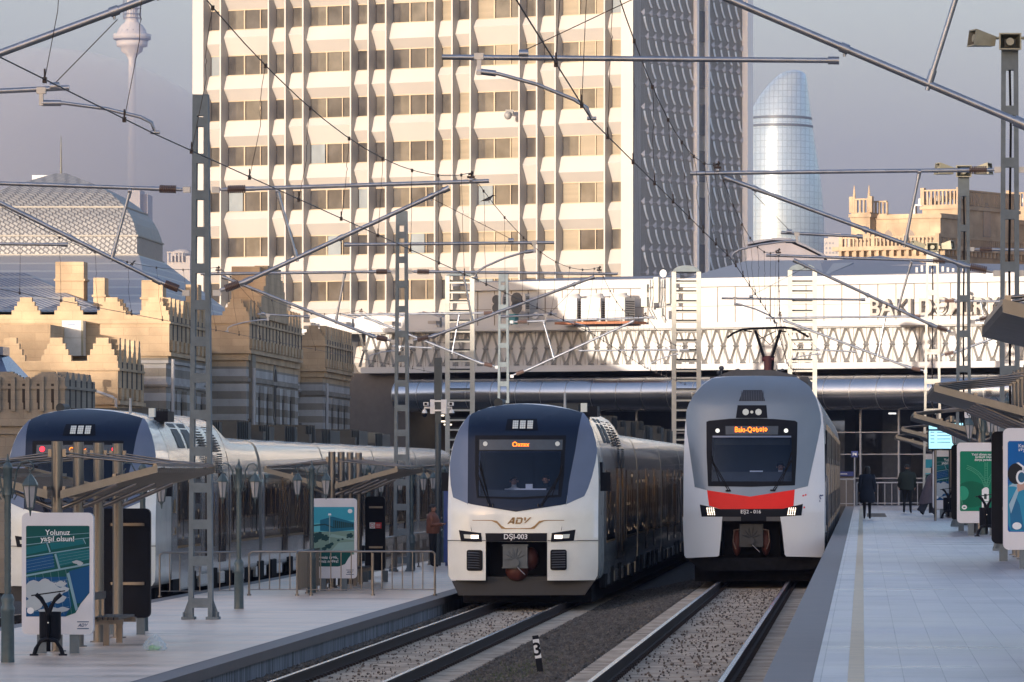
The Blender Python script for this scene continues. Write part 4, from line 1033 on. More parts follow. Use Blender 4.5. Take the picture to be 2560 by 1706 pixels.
b.build('lettering', M('sign letters', (.33, .30, .27), .5), st, fix=False)
b = MB()
for q in (2240, 2300, 2360, 2420, 2480): a = H.a(q); b.box(a - .01, a + .01, .30, .56, H.z(2200, 770), H.z(2200, 766), 0)
b.box(ax, a1, .40, .44, H.z(2200, 789) - .02, H.z(2200, 789) + .0, 0); b.build('letter_rail', m_joint, st, fix=False)
# camera dome on bracket, downpipe
b = MB(); a = H.a(868); b.tube([(a, -.05, H.z(868, 940)), (a - .1, -.05, H.z(868, 1030)), (a - .1, -.1, .6)], .05, 8); b.build('downpipe', m_mull, st, fix=False)
# canvas-like gabled roof lights to the left and hall roofs behind
t = thing('roof_lights', 'row of small white gabled roof lights above the frieze, left of the ladder frames', 'roof lights', (0, 250, 0), ROT)
b = MB()
for q0, q1 in ((745, 850), (855, 960), (965, 1070), (1075, 1180)):
    A, B_2, m_ = H.a(q0), H.a(q1), H.a((q0 + q1) / 2 + 4); zb, zh, zk = H.z(950, 822), H.z(950, 795), H.z(950, 780)
    b.prism([(A, zb), (B_2, zb), (B_2, zh), (m_, zk), (A, zh)], 1.0, 6.0, 0)
    for k in range(6): y = 1.2 + k * .8; b.hexa([(m_, y, zk), (B_2, y, zh), (B_2, y + .08, zh), (m_, y + .08, zk), (m_, y, zk + .04), (B_2 + .03, y, zh + .04), (B_2 + .03, y + .08, zh + .04), (m_, y + .08, zk + .04)], 1)
b.build('roof_light', [m_wht, M('roof ribs', (.30, .26, .22), .6)], t, fix=False)
b = MB()
for q in (757, 845, 960, 1070): a = H.a(q); z = H.z(900, 812); b.box(a - .2, a + .25, .3, .7, z, z + .14, 0); b.tube([(a, .7, z), (a, 1.0, z - .25)], .02, 5, 0)
b.build('flood_lamp', M('flood lamp grey', (.30, .27, .24), .5), t)
# roofs behind the wall
t = thing('arched_hall', 'low grey hall with a blue gabled roof behind the station, beneath the glass tower', 'hall', (0, 300, 0))
g = lambda px, py, Y=300: (at(px, py, Y).x, at(px, py, Y).z)
b = MB(); b.prism([g(1868, 700), g(2062, 700), g(2060, 646), g(2010, 622), g(1972, 606), g(1930, 605), g(1868, 616)], 0, 20, 0)
b.build('gable_wall', M('rendered gable', (.21, .20, .225), .9, 0, .2, .5), t, fix=False)
b = MB(); P = [g(1868, 612), g(1930, 601), g(1975, 602), g(2014, 618), g(2066, 645)]
for (x0, za), (x1, zb) in zip(P, P[1:]): b.hexa([(x0, -.3, za), (x1, -.3, zb), (x1, 22, zb), (x0, 22, za), (x0, -.3, za + .12), (x1, -.3, zb + .12), (x1, 22, zb + .12), (x0, 22, za + .12)])
b.build('roof', m_roofgrey, t, fix=False)
t = thing('flat_roof', 'long low grey corrugated roof behind the white station wall', 'roof', (0, 262, 0))
b = MB(); y1 = 34
gg = lambda px, py, Y: at(px, py, 262 + Y)
def slab(p0, p1, p2, p3, mi, th=.15):
    V = [gg(*p) for p in (p0, p1, p2, p3)]; V = [(v.x, v.y - 262, v.z) for v in V]; b.add(V + [(x, y, z - th) for x, y, z in V], [(0, 1, 2, 3), (4, 7, 6, 5), (0, 4, 5, 1), (1, 5, 6, 2), (2, 6, 7, 3), (3, 7, 4, 0)], mi, False)
slab((1690, 702, 0), (2060, 690, 0), (2150, 650, 30), (1868, 652, 30), 0); slab((2060, 690, 0), (2700, 672, 0), (2700, 664, 20), (2050, 652, 30), 1); slab((2050, 654, 27), (2200, 640, 31), (2330, 660, 20), (2100, 668, 20), 1)
slab((1130, 708, 0), (1700, 694, 0), (1700, 688, 12), (1400, 696, 12), 1)
b.build('roof_sheet', [M('corrugated roof', (.20, .195, .21), .5, .3, .1, .5), m_roofgrey], t, fix=False)
b = MB(); rnd = random.Random(9)
for k in range(11): v = gg(2292 + k * 13, 676 + rnd.uniform(-2, 3), 3); b.box(v.x - .06, v.x + .05, v.y - 262, v.y - 262 + .1, v.z - .1, v.z + rnd.uniform(.1, .22))
b.build('roof_marker', m_wht, t)
# ladder frames standing on the concourse roof line
lg = 'ladder-like steel frames in front of the station hall'
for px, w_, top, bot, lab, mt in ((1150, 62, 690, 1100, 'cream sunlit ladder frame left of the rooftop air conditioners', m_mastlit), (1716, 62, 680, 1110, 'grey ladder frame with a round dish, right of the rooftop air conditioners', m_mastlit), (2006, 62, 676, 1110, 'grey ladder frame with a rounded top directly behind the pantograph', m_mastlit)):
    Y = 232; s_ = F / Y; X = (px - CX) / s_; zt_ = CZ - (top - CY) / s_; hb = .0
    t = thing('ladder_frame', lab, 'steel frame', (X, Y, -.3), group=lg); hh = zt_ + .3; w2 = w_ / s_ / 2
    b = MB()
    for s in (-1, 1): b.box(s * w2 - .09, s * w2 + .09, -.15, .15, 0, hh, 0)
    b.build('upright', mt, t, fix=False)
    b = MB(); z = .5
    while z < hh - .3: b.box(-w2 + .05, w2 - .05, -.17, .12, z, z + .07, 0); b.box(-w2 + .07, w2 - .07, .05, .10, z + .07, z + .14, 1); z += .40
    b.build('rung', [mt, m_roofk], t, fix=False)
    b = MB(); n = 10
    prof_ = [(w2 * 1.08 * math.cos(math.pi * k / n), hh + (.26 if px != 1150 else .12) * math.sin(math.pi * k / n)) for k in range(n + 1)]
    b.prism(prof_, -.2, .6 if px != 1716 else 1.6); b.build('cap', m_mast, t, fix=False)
# rooftop units
ag = 'rooftop air conditioning units on the station hall'
m_ac = M('ac casing', (.50, .47, .44), .5, 0, .05, 2); m_acd = M('ac grille', (.07, .07, .07), .6)
def ac_unit(Fc, px0, px1, py0, py1, y, dep, label, fan=True, group=ag):
    x0, x1 = Fc.a(px0), Fc.a(px1); zz0, zz1 = Fc.z(px0, py1), Fc.z(px0, py0)
    wx, wy = Fc.X + (x0 + x1) / 2 * CR, Fc.Y + (x0 + x1) / 2 * SR
    t = thing('air_conditioner', label, 'air conditioner', (wx - SR * y * -1 * -1, wy + CR * y, zz0), ROT, group=group)
    hw = (x1 - x0) / 2; hh = zz1 - zz0
    b = MB(); b.box(-hw, hw, 0, dep, .06, hh, 0); b.box(-hw + .02, -hw + .1, .02, dep - .02, 0, .06, 0); b.box(hw - .1, hw - .02, .02, dep - .02, 0, .06, 0); b.box(-hw - .005, hw + .005, -.005, dep, hh * .45, hh * .46, 1)
    b.build('casing', [m_ac, m_acd], t, fix=False)
    b = MB()
    if fan: b.tube([(0, dep / 2, hh), (0, dep / 2, hh + .1), (0, dep / 2, hh + .12), (0, dep / 2, hh + .22)], [hw * .85, hw * .8, hw * .66, hw * .62], 20, 0)
    else:
        for zf in (.27, .72): b.tube([(-hw * .1, -.03, hh * zf), (-hw * .1, .01, hh * zf)], hw * .72, 20, 1)
    b.build('fan', [m_ac, m_acd], t, fix=False)
    b = MB()
    for k in range(8): b.box(hw, hw + .02, .08, dep - .06, .15 + k * (hh - .25) / 8, .15 + k * (hh - .25) / 8 + .05)
    b.build('side_grille', m_acd, t, fix=False)
ac_unit(H, 1423, 1471, 748, 806, -1.0, .9, 'large beige rooftop air conditioner, leftmost of the three in a row')
ac_unit(H, 1481, 1530, 748, 806, -1.0, .9, 'large beige rooftop air conditioner, middle one of the three in a row')
ac_unit(H, 1541, 1590, 746, 806, -1.0, .9, 'large beige rooftop air conditioner, rightmost of the three in a row')
ac_unit(H, 1292, 1330, 736, 782, -.6, .4, 'white rooftop air conditioner with two round fans, right of the grey mast', False)
ac_unit(H, 1246, 1274, 738, 784, -.6, .4, 'white rooftop air conditioner with two round fans, left of the other one with fans', False)
t = thing('unit_stand', 'rusty steel frame under the three large rooftop air conditioners', 'steel frame', (0, 250, 0), ROT)
b = MB(); b.box(H.a(1418), H.a(1605), -1.1, .4, H.z(1500, 812), H.z(1500, 806)); b.build('beam', M('rusty steel', (.30, .12, .06), .8, 0, .3, 6), t)
t = thing('antenna_panels', 'pale antenna panels and cable boxes on a pole right of the air conditioners', 'antenna', (0, 250, 0), ROT)
b = MB()
for q0, q1, r0, r1 in ((1617, 1631, 712, 732), (1617, 1631, 744, 768), (1648, 1660, 694, 758), (1679, 1688, 696, 760), (1654, 1668, 772, 792)): b.box(H.a(q0), H.a(q1), -.5, -.3, H.z(q0, r1), H.z(q0, r0), 0)
b.build('antenna_panel', M('antenna beige', (.55, .54, .46), .5), t, fix=False)
b = MB()
for q in (1634, 1641, 1664): b.tube([(H.a(q), -.3, H.z(q, 700)), (H.a(q + 3), -.35, H.z(q, 740)), (H.a(q - 3), -.3, H.z(q, 775)), (H.a(q + 10), -.3, H.z(q, 800))], .018, 5)
b.build('cable', m_roofk, t, fix=False)
b = MB(); b.tube([(H.a(1675), -.62, H.z(1675, 685)), (H.a(1675), -.56, H.z(1675, 685))], .17, 20); b.build('dish', M('dish white', (.75, .74, .72), .5), t, fix=False)
t = thing('satellite_dishes', 'small satellite dishes and a teal unit on the roof edge below the fan units', 'satellite dish', (0, 250, 0), ROT)
b = MB(); b.tube([(H.a(1353), -.5, H.z(1353, 790)), (H.a(1353), -.42, H.z(1353, 791))], .16, 16, 0); b.tube([(H.a(1290), -.5, H.z(1290, 782)), (H.a(1290), -.4, H.z(1290, 783))], .19, 16, 0); b.tube([(H.a(1353), -.4, H.z(1353, 805)), (H.a(1353), -.4, H.z(1353, 790))], .02, 6, 0); b.tube([(H.a(1290), -.4, H.z(1290, 806)), (H.a(1290), -.4, H.z(1290, 785))], .02, 6, 0)
b.box(H.a(1292), H.a(1308), -.7, -.4, H.z(1300, 812), H.z(1300, 786), 1); b.build('dish', [m_wht, M('teal unit', (.05, .2, .22), .5)], t, fix=False)

# ---------------- white office tower ----------------
TX0, TY0 = (1595 - CX) / F * 431, 431.
T = Face(TX0, TY0)
m_tf = M('tower white panel', (.36, .345, .33), .5, 0, .04, .25, detail=6)
m_tside_ = M('tower side panel', (.88, .89, .91), .6, 0, .04, .3)
m_tfr = M('tower window frame', (.34, .28, .20), .4, .2, .08, 1)
m_tw4 = M('tower glass dark', (.055, .052, .05), .12, 0, .4, .8, spec=.5)
m_tw1 = M('tower glass', (.085, .078, .068), .10, 0, .35, .8, spec=.7)
m_tw2 = M('tower glass open pane', (.20, .23, .25), .12, 0, .1, 1, spec=.6)
m_twb = M('tower glass blinds', (.22, .19, .14), .3, 0, .12, .5, stretch=(.2, .2, 6))
tw = thing('office_tower', 'huge white office tower with ribbed sunlit front and shaded patterned side', 'tower', (TX0, TY0, 0), ROT)
PER = 118.3 / F * 431
zr0 = CZ - (785 / 1. - CY) / F * 431    # foot of the lowest row seen
fins = [562, 682, 723.6, 768, 887, 931, 975, 1097, 1140.5, 1186, 1308, 1352, 1398, 1521]
xl, xr = T.a(495), 0.
zb = 0; ztop = CZ + (CY + 260) / F * 440
yw = .0      # window plane
b = MB(); b.box(xl, xr, .45, 17, zb, ztop, 0)
b.box(xl, T.a(522), -.75, .5, zb, ztop, 0); b.box(T.a(1565), xr, -.75, .5, zb, ztop, 0)
b.build('core_wall', m_tf, tw, fix=False)
for q in fins:
    a = T.a(q); b = MB(); b.box(a - .0, a + .13, -.72, .46, zb, ztop); b.build('fin', m_tf, tw, fix=False)
edges = [T.a(522)] + [v for q in fins for v in (T.a(q), T.a(q) + .13)] + [T.a(1565)]
bays = [(edges[2 * i], edges[2 * i + 1]) for i in range(len(edges) // 2)]
# rows: photo y of window head and sill at the corner, converted to height
zh0 = T.z(1565, 97.5); zs0 = T.z(1565, 151.5)  # row with head at 97 (second from the top)
rows = [(zh0 - PER * k, zs0 - PER * k) for k in range(-2, 7)]
rnd = random.Random(21); nwin = 0; stuffb = MB(); spb = MB()
order = [(k, i) for k in range(len(rows)) for i in range(len(bays))]
for k, (zh, zs) in enumerate(rows):
    zn = zh - PER   # next head below
    for i, (x0, x1) in enumerate(bays):
        # wedge-shaped spandrel between this sill and the next head
        fr = rnd.choice([.30, .55, .55, .62]); zr = zs - (zs - zn) * fr; d = .34
        spb.add([(x0, .02, zs), (x1, .02, zs), (x1, -d, zr), (x0, -d, zr), (x1, .30, zn), (x0, .30, zn)], [(0, 1, 2, 3), (3, 2, 4, 5)], 0, False)
        if x1 - x0 > 2: spb.box((x0 + x1) / 2 - .01, (x0 + x1) / 2 + .01, -d - .0, .3, zr - .01, zr, 0)
        big = x1 - x0 > 2
        full = MB() if nwin < 100 and zh < T.z(1565, -40) + 5 and k >= 2 or (nwin < 100 and k >= 2) else stuffb
        fw = .075; y0, y1 = .22, .32
        cuts = [x0, x0 + (x1 - x0) * .36, x0 + (x1 - x0) * .70, x1] if big else [x0, x1]
        right = x0 > T.a(980)
        for j, (p, q) in enumerate(zip(cuts, cuts[1:])):
            mi = rnd.choice([1, 4, 4]) if not right or rnd.random() < .15 else rnd.choice([3, 3, 1])
            open_ = rnd.random() < (.10 if j == 1 else .05)
            if open_: mi = 2
            yy = y1
            if open_: full.add([(p + fw, y1 - .02, zs + fw), (q - fw, y1 - .22, zs + fw), (q - fw, y1 - .22, zh - fw), (p + fw, y1 - .02, zh - fw)], [(0, 1, 2, 3)], mi, False)
            full.quad((p, y1, zs), (q, y1, zs), (q, y1, zh), (p, y1, zh), mi if not open_ else 1)
            w2 = fw * (1.5 if j == 1 else 1)
            if j: full.box(p - w2 / 2, p + w2 / 2, y0, y1 - .003, zs + fw, zh - fw, 0)
        full.box(x0 + .01, x1 - .01, y0 - .06, y1 - .003, zs, zs + fw, 0); full.box(x0 + .01, x1 - .01, y0, y1 - .003, zh - fw, zh, 0)
        if not full is stuffb: full.build('window', [m_tfr, m_tw1, m_tw2, m_twb, m_tw4], tw, fix=False); nwin += 1
spb.build('spandrel', m_tf, tw, fix=False)
tag(stuffb.build('upper_windows', [m_tfr, m_tw1, m_tw2, m_twb, m_tw4], tw, fix=False), kind='stuff')
# shaded side: x = 0 plane running inward; positions from photo columns
def sidey(px):   # distance inward from the corner for a photo column
    t = (px - CX) / F; return (t * TY0 - TX0) / (-SR - t * CR)
m_sd1 = M('side fin pale', (.80, .86, .93), .6, 0, .04, .3); m_sd2 = M('side fin soffit', (.60, .59, .63), .7, 0, .05)
b = MB(); b.quad((0, -.75, zb), (0, sidey(1869), zb), (0, sidey(1869), ztop), (0, -.75, ztop), 0)
y0, y1 = sidey(1735), sidey(1764); b.box(.02, .35, sidey(1733), sidey(1738), zb, ztop, 0); b.box(.02, .35, sidey(1761), sidey(1765), zb, ztop, 0); b.box(.02, .5, sidey(1855), sidey(1869), zb, ztop, 0)
b.build('side_wall', m_tside_, tw, fix=False)
zside0 = CZ - (38 - CY) / F * (TY0 + 3)
b = MB(); hp = PER / 2 * 1.0
for g0, g1, ncol in ((1599, 1733, 7), (1765, 1855, 5)):
    ya, yb = sidey(g0), sidey(g1); wd = (yb - ya) / ncol
    for k in range(-4, 15):
        zb_ = zside0 - k * hp; off = (k % 2) * wd * .5
        for c_ in range(0, ncol + 1):
            q0 = ya + c_ * wd + off - wd * .5; q1 = q0 + wd
            if q0 < ya - .02: q0 = ya
            if q1 > yb + .02: continue
            # dark triangular end of a folded fin
            b.add([(.05, q1 - wd * .42, zb_ + .02), (.12, q1, zb_ + .34), (.12, q1, zb_ - .12), (.05, q1 - wd * .15, zb_ - .20)], [(0, 1, 2, 3)], 1, False)
            # pale curved edge running down to the fin below
            P = []
            for u in range(6):
                v = u / 5; yy = q1 - wd * .10 + wd * .5 * (v ** 1.6); P.append((yy, zb_ - .26 - (hp - .70) * v))
            for (y_0, z_0), (y_1, z_1) in zip(P, P[1:]):
                if y_1 + wd * .14 > yb: break
                b.add([(.04, y_0, z_0), (.10, y_0 + wd * .16, z_0), (.10, y_1 + wd * .16, z_1), (.04, y_1, z_1)], [(0, 1, 2, 3)], 2, False)
                b.add([(.10, y_0 + wd * .16, z_0), (.01, y_0 + wd * .22, z_0), (.01, y_1 + wd * .22, z_1), (.10, y_1 + wd * .16, z_1)], [(0, 1, 2, 3)], 0, False)
    for k in range(-4, 15):
        z = zside0 - k * hp; b.box(.0, .02, ya, yb, z - .02, z + .02, 1)
b.build('side_relief', [m_tside_, m_sd2, m_sd1], tw, fix=False)
for k in range(0, 8):
    z1_ = CZ - (24 + (k - 1) * 117 - CY) / F * 438; b = MB(); b.box(.02, .05, y0 + .15, y1 - .1, z1_ - 2.4, z1_, 0); b.box(.05, .09, y0 + .2, y0 + .28, z1_ - 2.4, z1_, 1); b.build('side_window', [M('side window', (.07, .08, .105), .2), m_tside_], tw, fix=False)
t = thing('facade_camera', 'small dome camera fixed on the white tower front', 'camera', at(1276, 292, 436) + Vector((0, -1.2, 0)))
b = MB(); b.box(-.3, .3, -.2, .8, .15, .45, 0); b.ball((-.1, -.2, 0), .3, .3, .32, 12, 0); b.build('housing', M('camera grey', (.2, .2, .2), .5), t)

# ---------------- flame-shaped glass tower ----------------
Y = 2300; k_ = Y / F
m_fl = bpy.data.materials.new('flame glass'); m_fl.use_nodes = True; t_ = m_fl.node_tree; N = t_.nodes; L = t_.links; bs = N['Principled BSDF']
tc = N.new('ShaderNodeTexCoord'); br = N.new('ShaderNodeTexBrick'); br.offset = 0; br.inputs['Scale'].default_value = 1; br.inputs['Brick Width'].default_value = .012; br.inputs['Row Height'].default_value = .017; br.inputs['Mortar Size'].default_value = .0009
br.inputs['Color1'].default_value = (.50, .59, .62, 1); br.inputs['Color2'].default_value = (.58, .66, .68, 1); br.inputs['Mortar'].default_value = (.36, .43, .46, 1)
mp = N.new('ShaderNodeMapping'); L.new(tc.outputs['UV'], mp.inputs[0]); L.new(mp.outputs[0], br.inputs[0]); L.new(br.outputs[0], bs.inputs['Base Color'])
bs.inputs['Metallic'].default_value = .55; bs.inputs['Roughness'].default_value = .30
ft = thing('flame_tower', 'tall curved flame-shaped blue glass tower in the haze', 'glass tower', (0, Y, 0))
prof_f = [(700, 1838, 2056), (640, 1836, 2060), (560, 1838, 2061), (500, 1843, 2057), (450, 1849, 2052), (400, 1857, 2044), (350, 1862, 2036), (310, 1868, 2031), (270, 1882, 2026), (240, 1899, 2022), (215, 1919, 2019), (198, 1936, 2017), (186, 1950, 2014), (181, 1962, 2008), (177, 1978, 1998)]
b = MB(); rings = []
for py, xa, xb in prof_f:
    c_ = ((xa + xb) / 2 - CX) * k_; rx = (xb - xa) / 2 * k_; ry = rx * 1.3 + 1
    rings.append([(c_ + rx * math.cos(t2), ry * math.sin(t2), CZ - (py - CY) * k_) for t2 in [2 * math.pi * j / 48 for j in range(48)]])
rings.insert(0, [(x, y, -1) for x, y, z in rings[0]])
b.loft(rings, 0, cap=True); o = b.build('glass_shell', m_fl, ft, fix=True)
uv = o.data.uv_layers.new(name='UVMap')
for lp in o.data.loops:
    v = o.data.vertices[lp.vertex_index].co; uv.data[lp.index].uv = ((v.x + 50) / 150, v.z / 150)
b = MB()
for py in (467 - 166, 483 - 162):
    i = [j for j in range(len(prof_f) - 1) if prof_f[j][0] >= py >= prof_f[j + 1][0]][0]; a = (prof_f[i][0] - py) / (prof_f[i][0] - prof_f[i + 1][0])
    xa = prof_f[i][1] + (prof_f[i + 1][1] - prof_f[i][1]) * a; xb = prof_f[i][2] + (prof_f[i + 1][2] - prof_f[i][2]) * a
    c_ = ((xa + xb) / 2 - CX) * k_; rx = (xb - xa) / 2 * k_ * 1.01; z = CZ - (py - CY) * k_
    b.loft([[(c_ + rx * math.cos(t2), (rx * 1.3 + 1.4) * math.sin(t2), zz) for t2 in [2 * math.pi * j / 48 for j in range(48)]] for zz in (z, z + .9)], 0, cap=False)
b.build('dark_ring', M('flame ring', (.10, .12, .14), .5), ft, fix=True)

# ---------------- television tower and far things ----------------
Y = 4300; k_ = Y / F
tv = thing('television_tower', 'pale television tower with a round pod emerging from haze at the top left', 'television tower', ((330 - CX) * k_, Y, 0))
m_tv = M('tv tower', (.62, .58, .54), .6, 0, .06, .1); m_tvd = M('tv tower dark', (.16, .17, .2), .6)
q = lambda py: CZ - (py - CY) * k_
b = MB(); P = [(560, 12), (180, 9), (150, 9), (136, 16), (130, 26), (119, 28), (117, 38), (102, 40), (101, 34), (99, 34), (98, 47), (86, 47), (85, 38), (74, 34), (64, 27), (56, 17), (50, 16), (40, 15), (20, 13), (-60, 9)]
b.loft([[(r * k_ * math.cos(a), r * k_ * math.sin(a), q(py)) for a in [2 * math.pi * j / 32 for j in range(32)]] for py, r in P], 0); b.build('concrete_pod', m_tv, tv)
b = MB()
for j in range(14): a = 2 * math.pi * j / 14; r = 33 * k_; b.box(r * math.cos(a) - .5, r * math.cos(a) + .5, r * math.sin(a) - .8, r * math.sin(a) + .8, q(84), q(76))
for r, py in ((46, 100), (41, 103), (22, 22), (22, 46), (22, 36)):
    b.loft([[(r * k_ * math.cos(a), r * k_ * math.sin(a), zz) for a in [2 * math.pi * j / 24 for j in range(24)]] for zz in (q(py), q(py) + .5)], 0)
for j in range(12): a = 2 * math.pi * j / 12; b.tube([(22 * k_ * math.cos(a), 22 * k_ * math.sin(a), q(50)), (22 * k_ * math.cos(a), 22 * k_ * math.sin(a), q(-10))], .25, 4)
b.build('gallery', m_tvd, tv)
def simple_block(name, label, cat, Y, parts, mat, group=None):
    t = thing(name, label, cat, (0, Y, 0), group=group); k = Y / F
    b = MB()
    for x0, x1, y0, y1, dy, dep in parts: b.box((x0 - CX) * k, (x1 - CX) * k, dy, dy + dep, CZ - (y1 - CY) * k, CZ - (y0 - CY) * k)
    b.build('wall', mat, t, fix=False); return t
m_far = M('far building', (.34, .32, .31), .9, 0, .1, .05)
t = simple_block('far_tower', 'pale slender skyscraper almost lost in haze behind the scaly grey roof', 'tower', 2900, [(322, 350, 475, 800, 0, 20), (350, 366, 485, 800, 5, 20)], m_far)
t = simple_block('hilltop_pavilion', 'distant hazy pavilion with a domed roof left of the nearest mast', 'pavilion', 1500, [(418, 475, 655, 900, 0, 20), (430, 475, 640, 655, 0, 12)], m_far)
b = MB(); k = 1500 / F; b.ball(((450 - CX) * k, 5, CZ - (640 - CY) * k), 3.2, 3.2, 2.0, 16, half=True)
for j in range(5): x = (421 + j * 9 - CX) * k; b.box(x - .2, x + .2, -1, -.5, CZ - (655 - CY) * k, CZ - (632 - CY) * k)
b.box((418 - CX) * k, (462 - CX) * k, -1.4, 0, CZ - (633 - CY) * k, CZ - (630 - CY) * k); b.build('roof', m_far, t)
t = simple_block('far_blocks', 'pale apartment blocks in haze between the glass tower and the sandstone palace', 'building', 900, [(2060, 2132, 596, 760, 0, 20), (2070, 2102, 582, 600, 3, 12), (2085, 2128, 604, 620, -1, 3)], m_far)
b = MB(); k = 900 / F
for i in range(8):
    for j in range(4): x = (2064 + i * 8.4 - CX) * k; z = CZ - (606 + j * 12 - CY) * k; b.box(x, x + .25, -.05, 0, z - .3, z)
b.build('window', m_tvd, t)
t = simple_block('far_blocks', 'dim blocks in haze above the sandstone palace roof', 'building', 1800, [(2440, 2470, 480, 700, 0, 20), (2458, 2500, 486, 700, 4, 20), (2420, 2445, 492, 700, 8, 20)], m_far)
b = MB(); b.loft([[(x, yy, z) for x, z in [(-420, -5), (-420, 10), (-330, 34), (-280, 46), (-235, 40), (-190, 30), (-120, 22), (0, 16), (120, 12), (120, -5)]] for yy in (1480, 1900)], smooth=False)
tag(b.build('hill', M('far hill', (.10, .11, .10), .95, 0, .3, .02)), kind='structure')
# ---------------- old stone station beside the far left track ----------------
def stone_mat(name, sand, pale, brown, zs, per=.545):
    m = bpy.data.materials.new(name); m.use_nodes = True; t = m.node_tree; N = t.nodes; L = t.links; b = N['Principled BSDF']; b.inputs['Roughness'].default_value = .9
    g = N.new('ShaderNodeNewGeometry'); sp = N.new('ShaderNodeSeparateXYZ'); L.new(g.outputs['Position'], sp.inputs[0])
    ad = N.new('ShaderNodeMath'); ad.operation = 'ADD'; L.new(sp.outputs['X'], ad.inputs[0]); L.new(sp.outputs['Y'], ad.inputs[1])
    cb = N.new('ShaderNodeCombineXYZ'); L.new(ad.outputs[0], cb.inputs['X']); L.new(sp.outputs['Z'], cb.inputs['Y'])
    nz0 = N.new('ShaderNodeTexNoise'); nz0.inputs['Scale'].default_value = .8; nz0.inputs['Detail'].default_value = 6; L.new(g.outputs['Position'], nz0.inputs[0])
    br = N.new('ShaderNodeTexBrick'); br.inputs['Scale'].default_value = 1; br.inputs['Brick Width'].default_value = .85; br.inputs['Row Height'].default_value = per / 2; br.inputs['Mortar Size'].default_value = .007
    br.inputs['Color1'].default_value = (.93, .93, .93, 1); br.inputs['Color2'].default_value = (1.05, 1.05, 1.05, 1); br.inputs['Mortar'].default_value = (.80, .77, .75, 1)
    L.new(cb.outputs[0], br.inputs['Vector'])
    fr = N.new('ShaderNodeMath'); fr.operation = 'DIVIDE'; fr.inputs[1].default_value = per; L.new(sp.outputs['Z'], fr.inputs[0])
    f2 = N.new('ShaderNodeMath'); f2.operation = 'FRACT'; L.new(fr.outputs[0], f2.inputs[0])
    gt = N.new('ShaderNodeMath'); gt.operation = 'GREATER_THAN'; gt.inputs[1].default_value = .5; L.new(f2.outputs[0], gt.inputs[0])
    m1 = N.new('ShaderNodeMix'); m1.data_type = 'RGBA'; m1.inputs[6].default_value = (*pale, 1); m1.inputs[7].default_value = (*brown, 1); L.new(gt.outputs[0], m1.inputs[0])
    g2 = N.new('ShaderNodeMath'); g2.operation = 'GREATER_THAN'; g2.inputs[1].default_value = zs; L.new(sp.outputs['Z'], g2.inputs[0])
    m2 = N.new('ShaderNodeMix'); m2.data_type = 'RGBA'; m2.inputs[7].default_value = (*sand, 1); L.new(m1.outputs[2], m2.inputs[6]); L.new(g2.outputs[0], m2.inputs[0])
    m3 = N.new('ShaderNodeMix'); m3.data_type = 'RGBA'; m3.blend_type = 'MULTIPLY'; m3.inputs[0].default_value = 1; L.new(m2.outputs[2], m3.inputs[6]); L.new(br.outputs['Color'], m3.inputs[7])
    rp = N.new('ShaderNodeMapRange'); rp.inputs[1].default_value = .3; rp.inputs[2].default_value = .7; rp.inputs[3].default_value = .70; rp.inputs[4].default_value = 1.14; L.new(nz0.outputs[0], rp.inputs[0])
    vm = N.new('ShaderNodeVectorMath'); vm.operation = 'SCALE'; L.new(m3.outputs[2], vm.inputs[0]); L.new(rp.outputs[0], vm.inputs['Scale']); L.new(vm.outputs[0], b.inputs['Base Color'])
    nb = N.new('ShaderNodeTexNoise'); nb.inputs['Scale'].default_value = 9; nb.inputs['Detail'].default_value = 6; L.new(g.outputs['Position'], nb.inputs[0])
    bp = N.new('ShaderNodeBump'); bp.inputs['Strength'].default_value = .5; bp.inputs['Distance'].default_value = .03; L.new(nb.outputs[0], bp.inputs['Height']); L.new(bp.outputs[0], b.inputs['Normal'])
    return m
m_st = stone_mat('banded sandstone', (.47, .345, .22), (.41, .40, .40), (.245, .22, .19), 6.35)
m_st0 = stone_mat('plain sandstone', (.47, .345, .22), (.45, .34, .22), (.45, .34, .22), 3.0)
m_stg = stone_mat('shaded grey stone', (.26, .23, .19), (.24, .22, .19), (.24, .22, .19), 3.0)  # darker, greyer copy of the sandstone with shade put into its colour
m_slot = M('dark slot', (.035, .03, .028), .9)
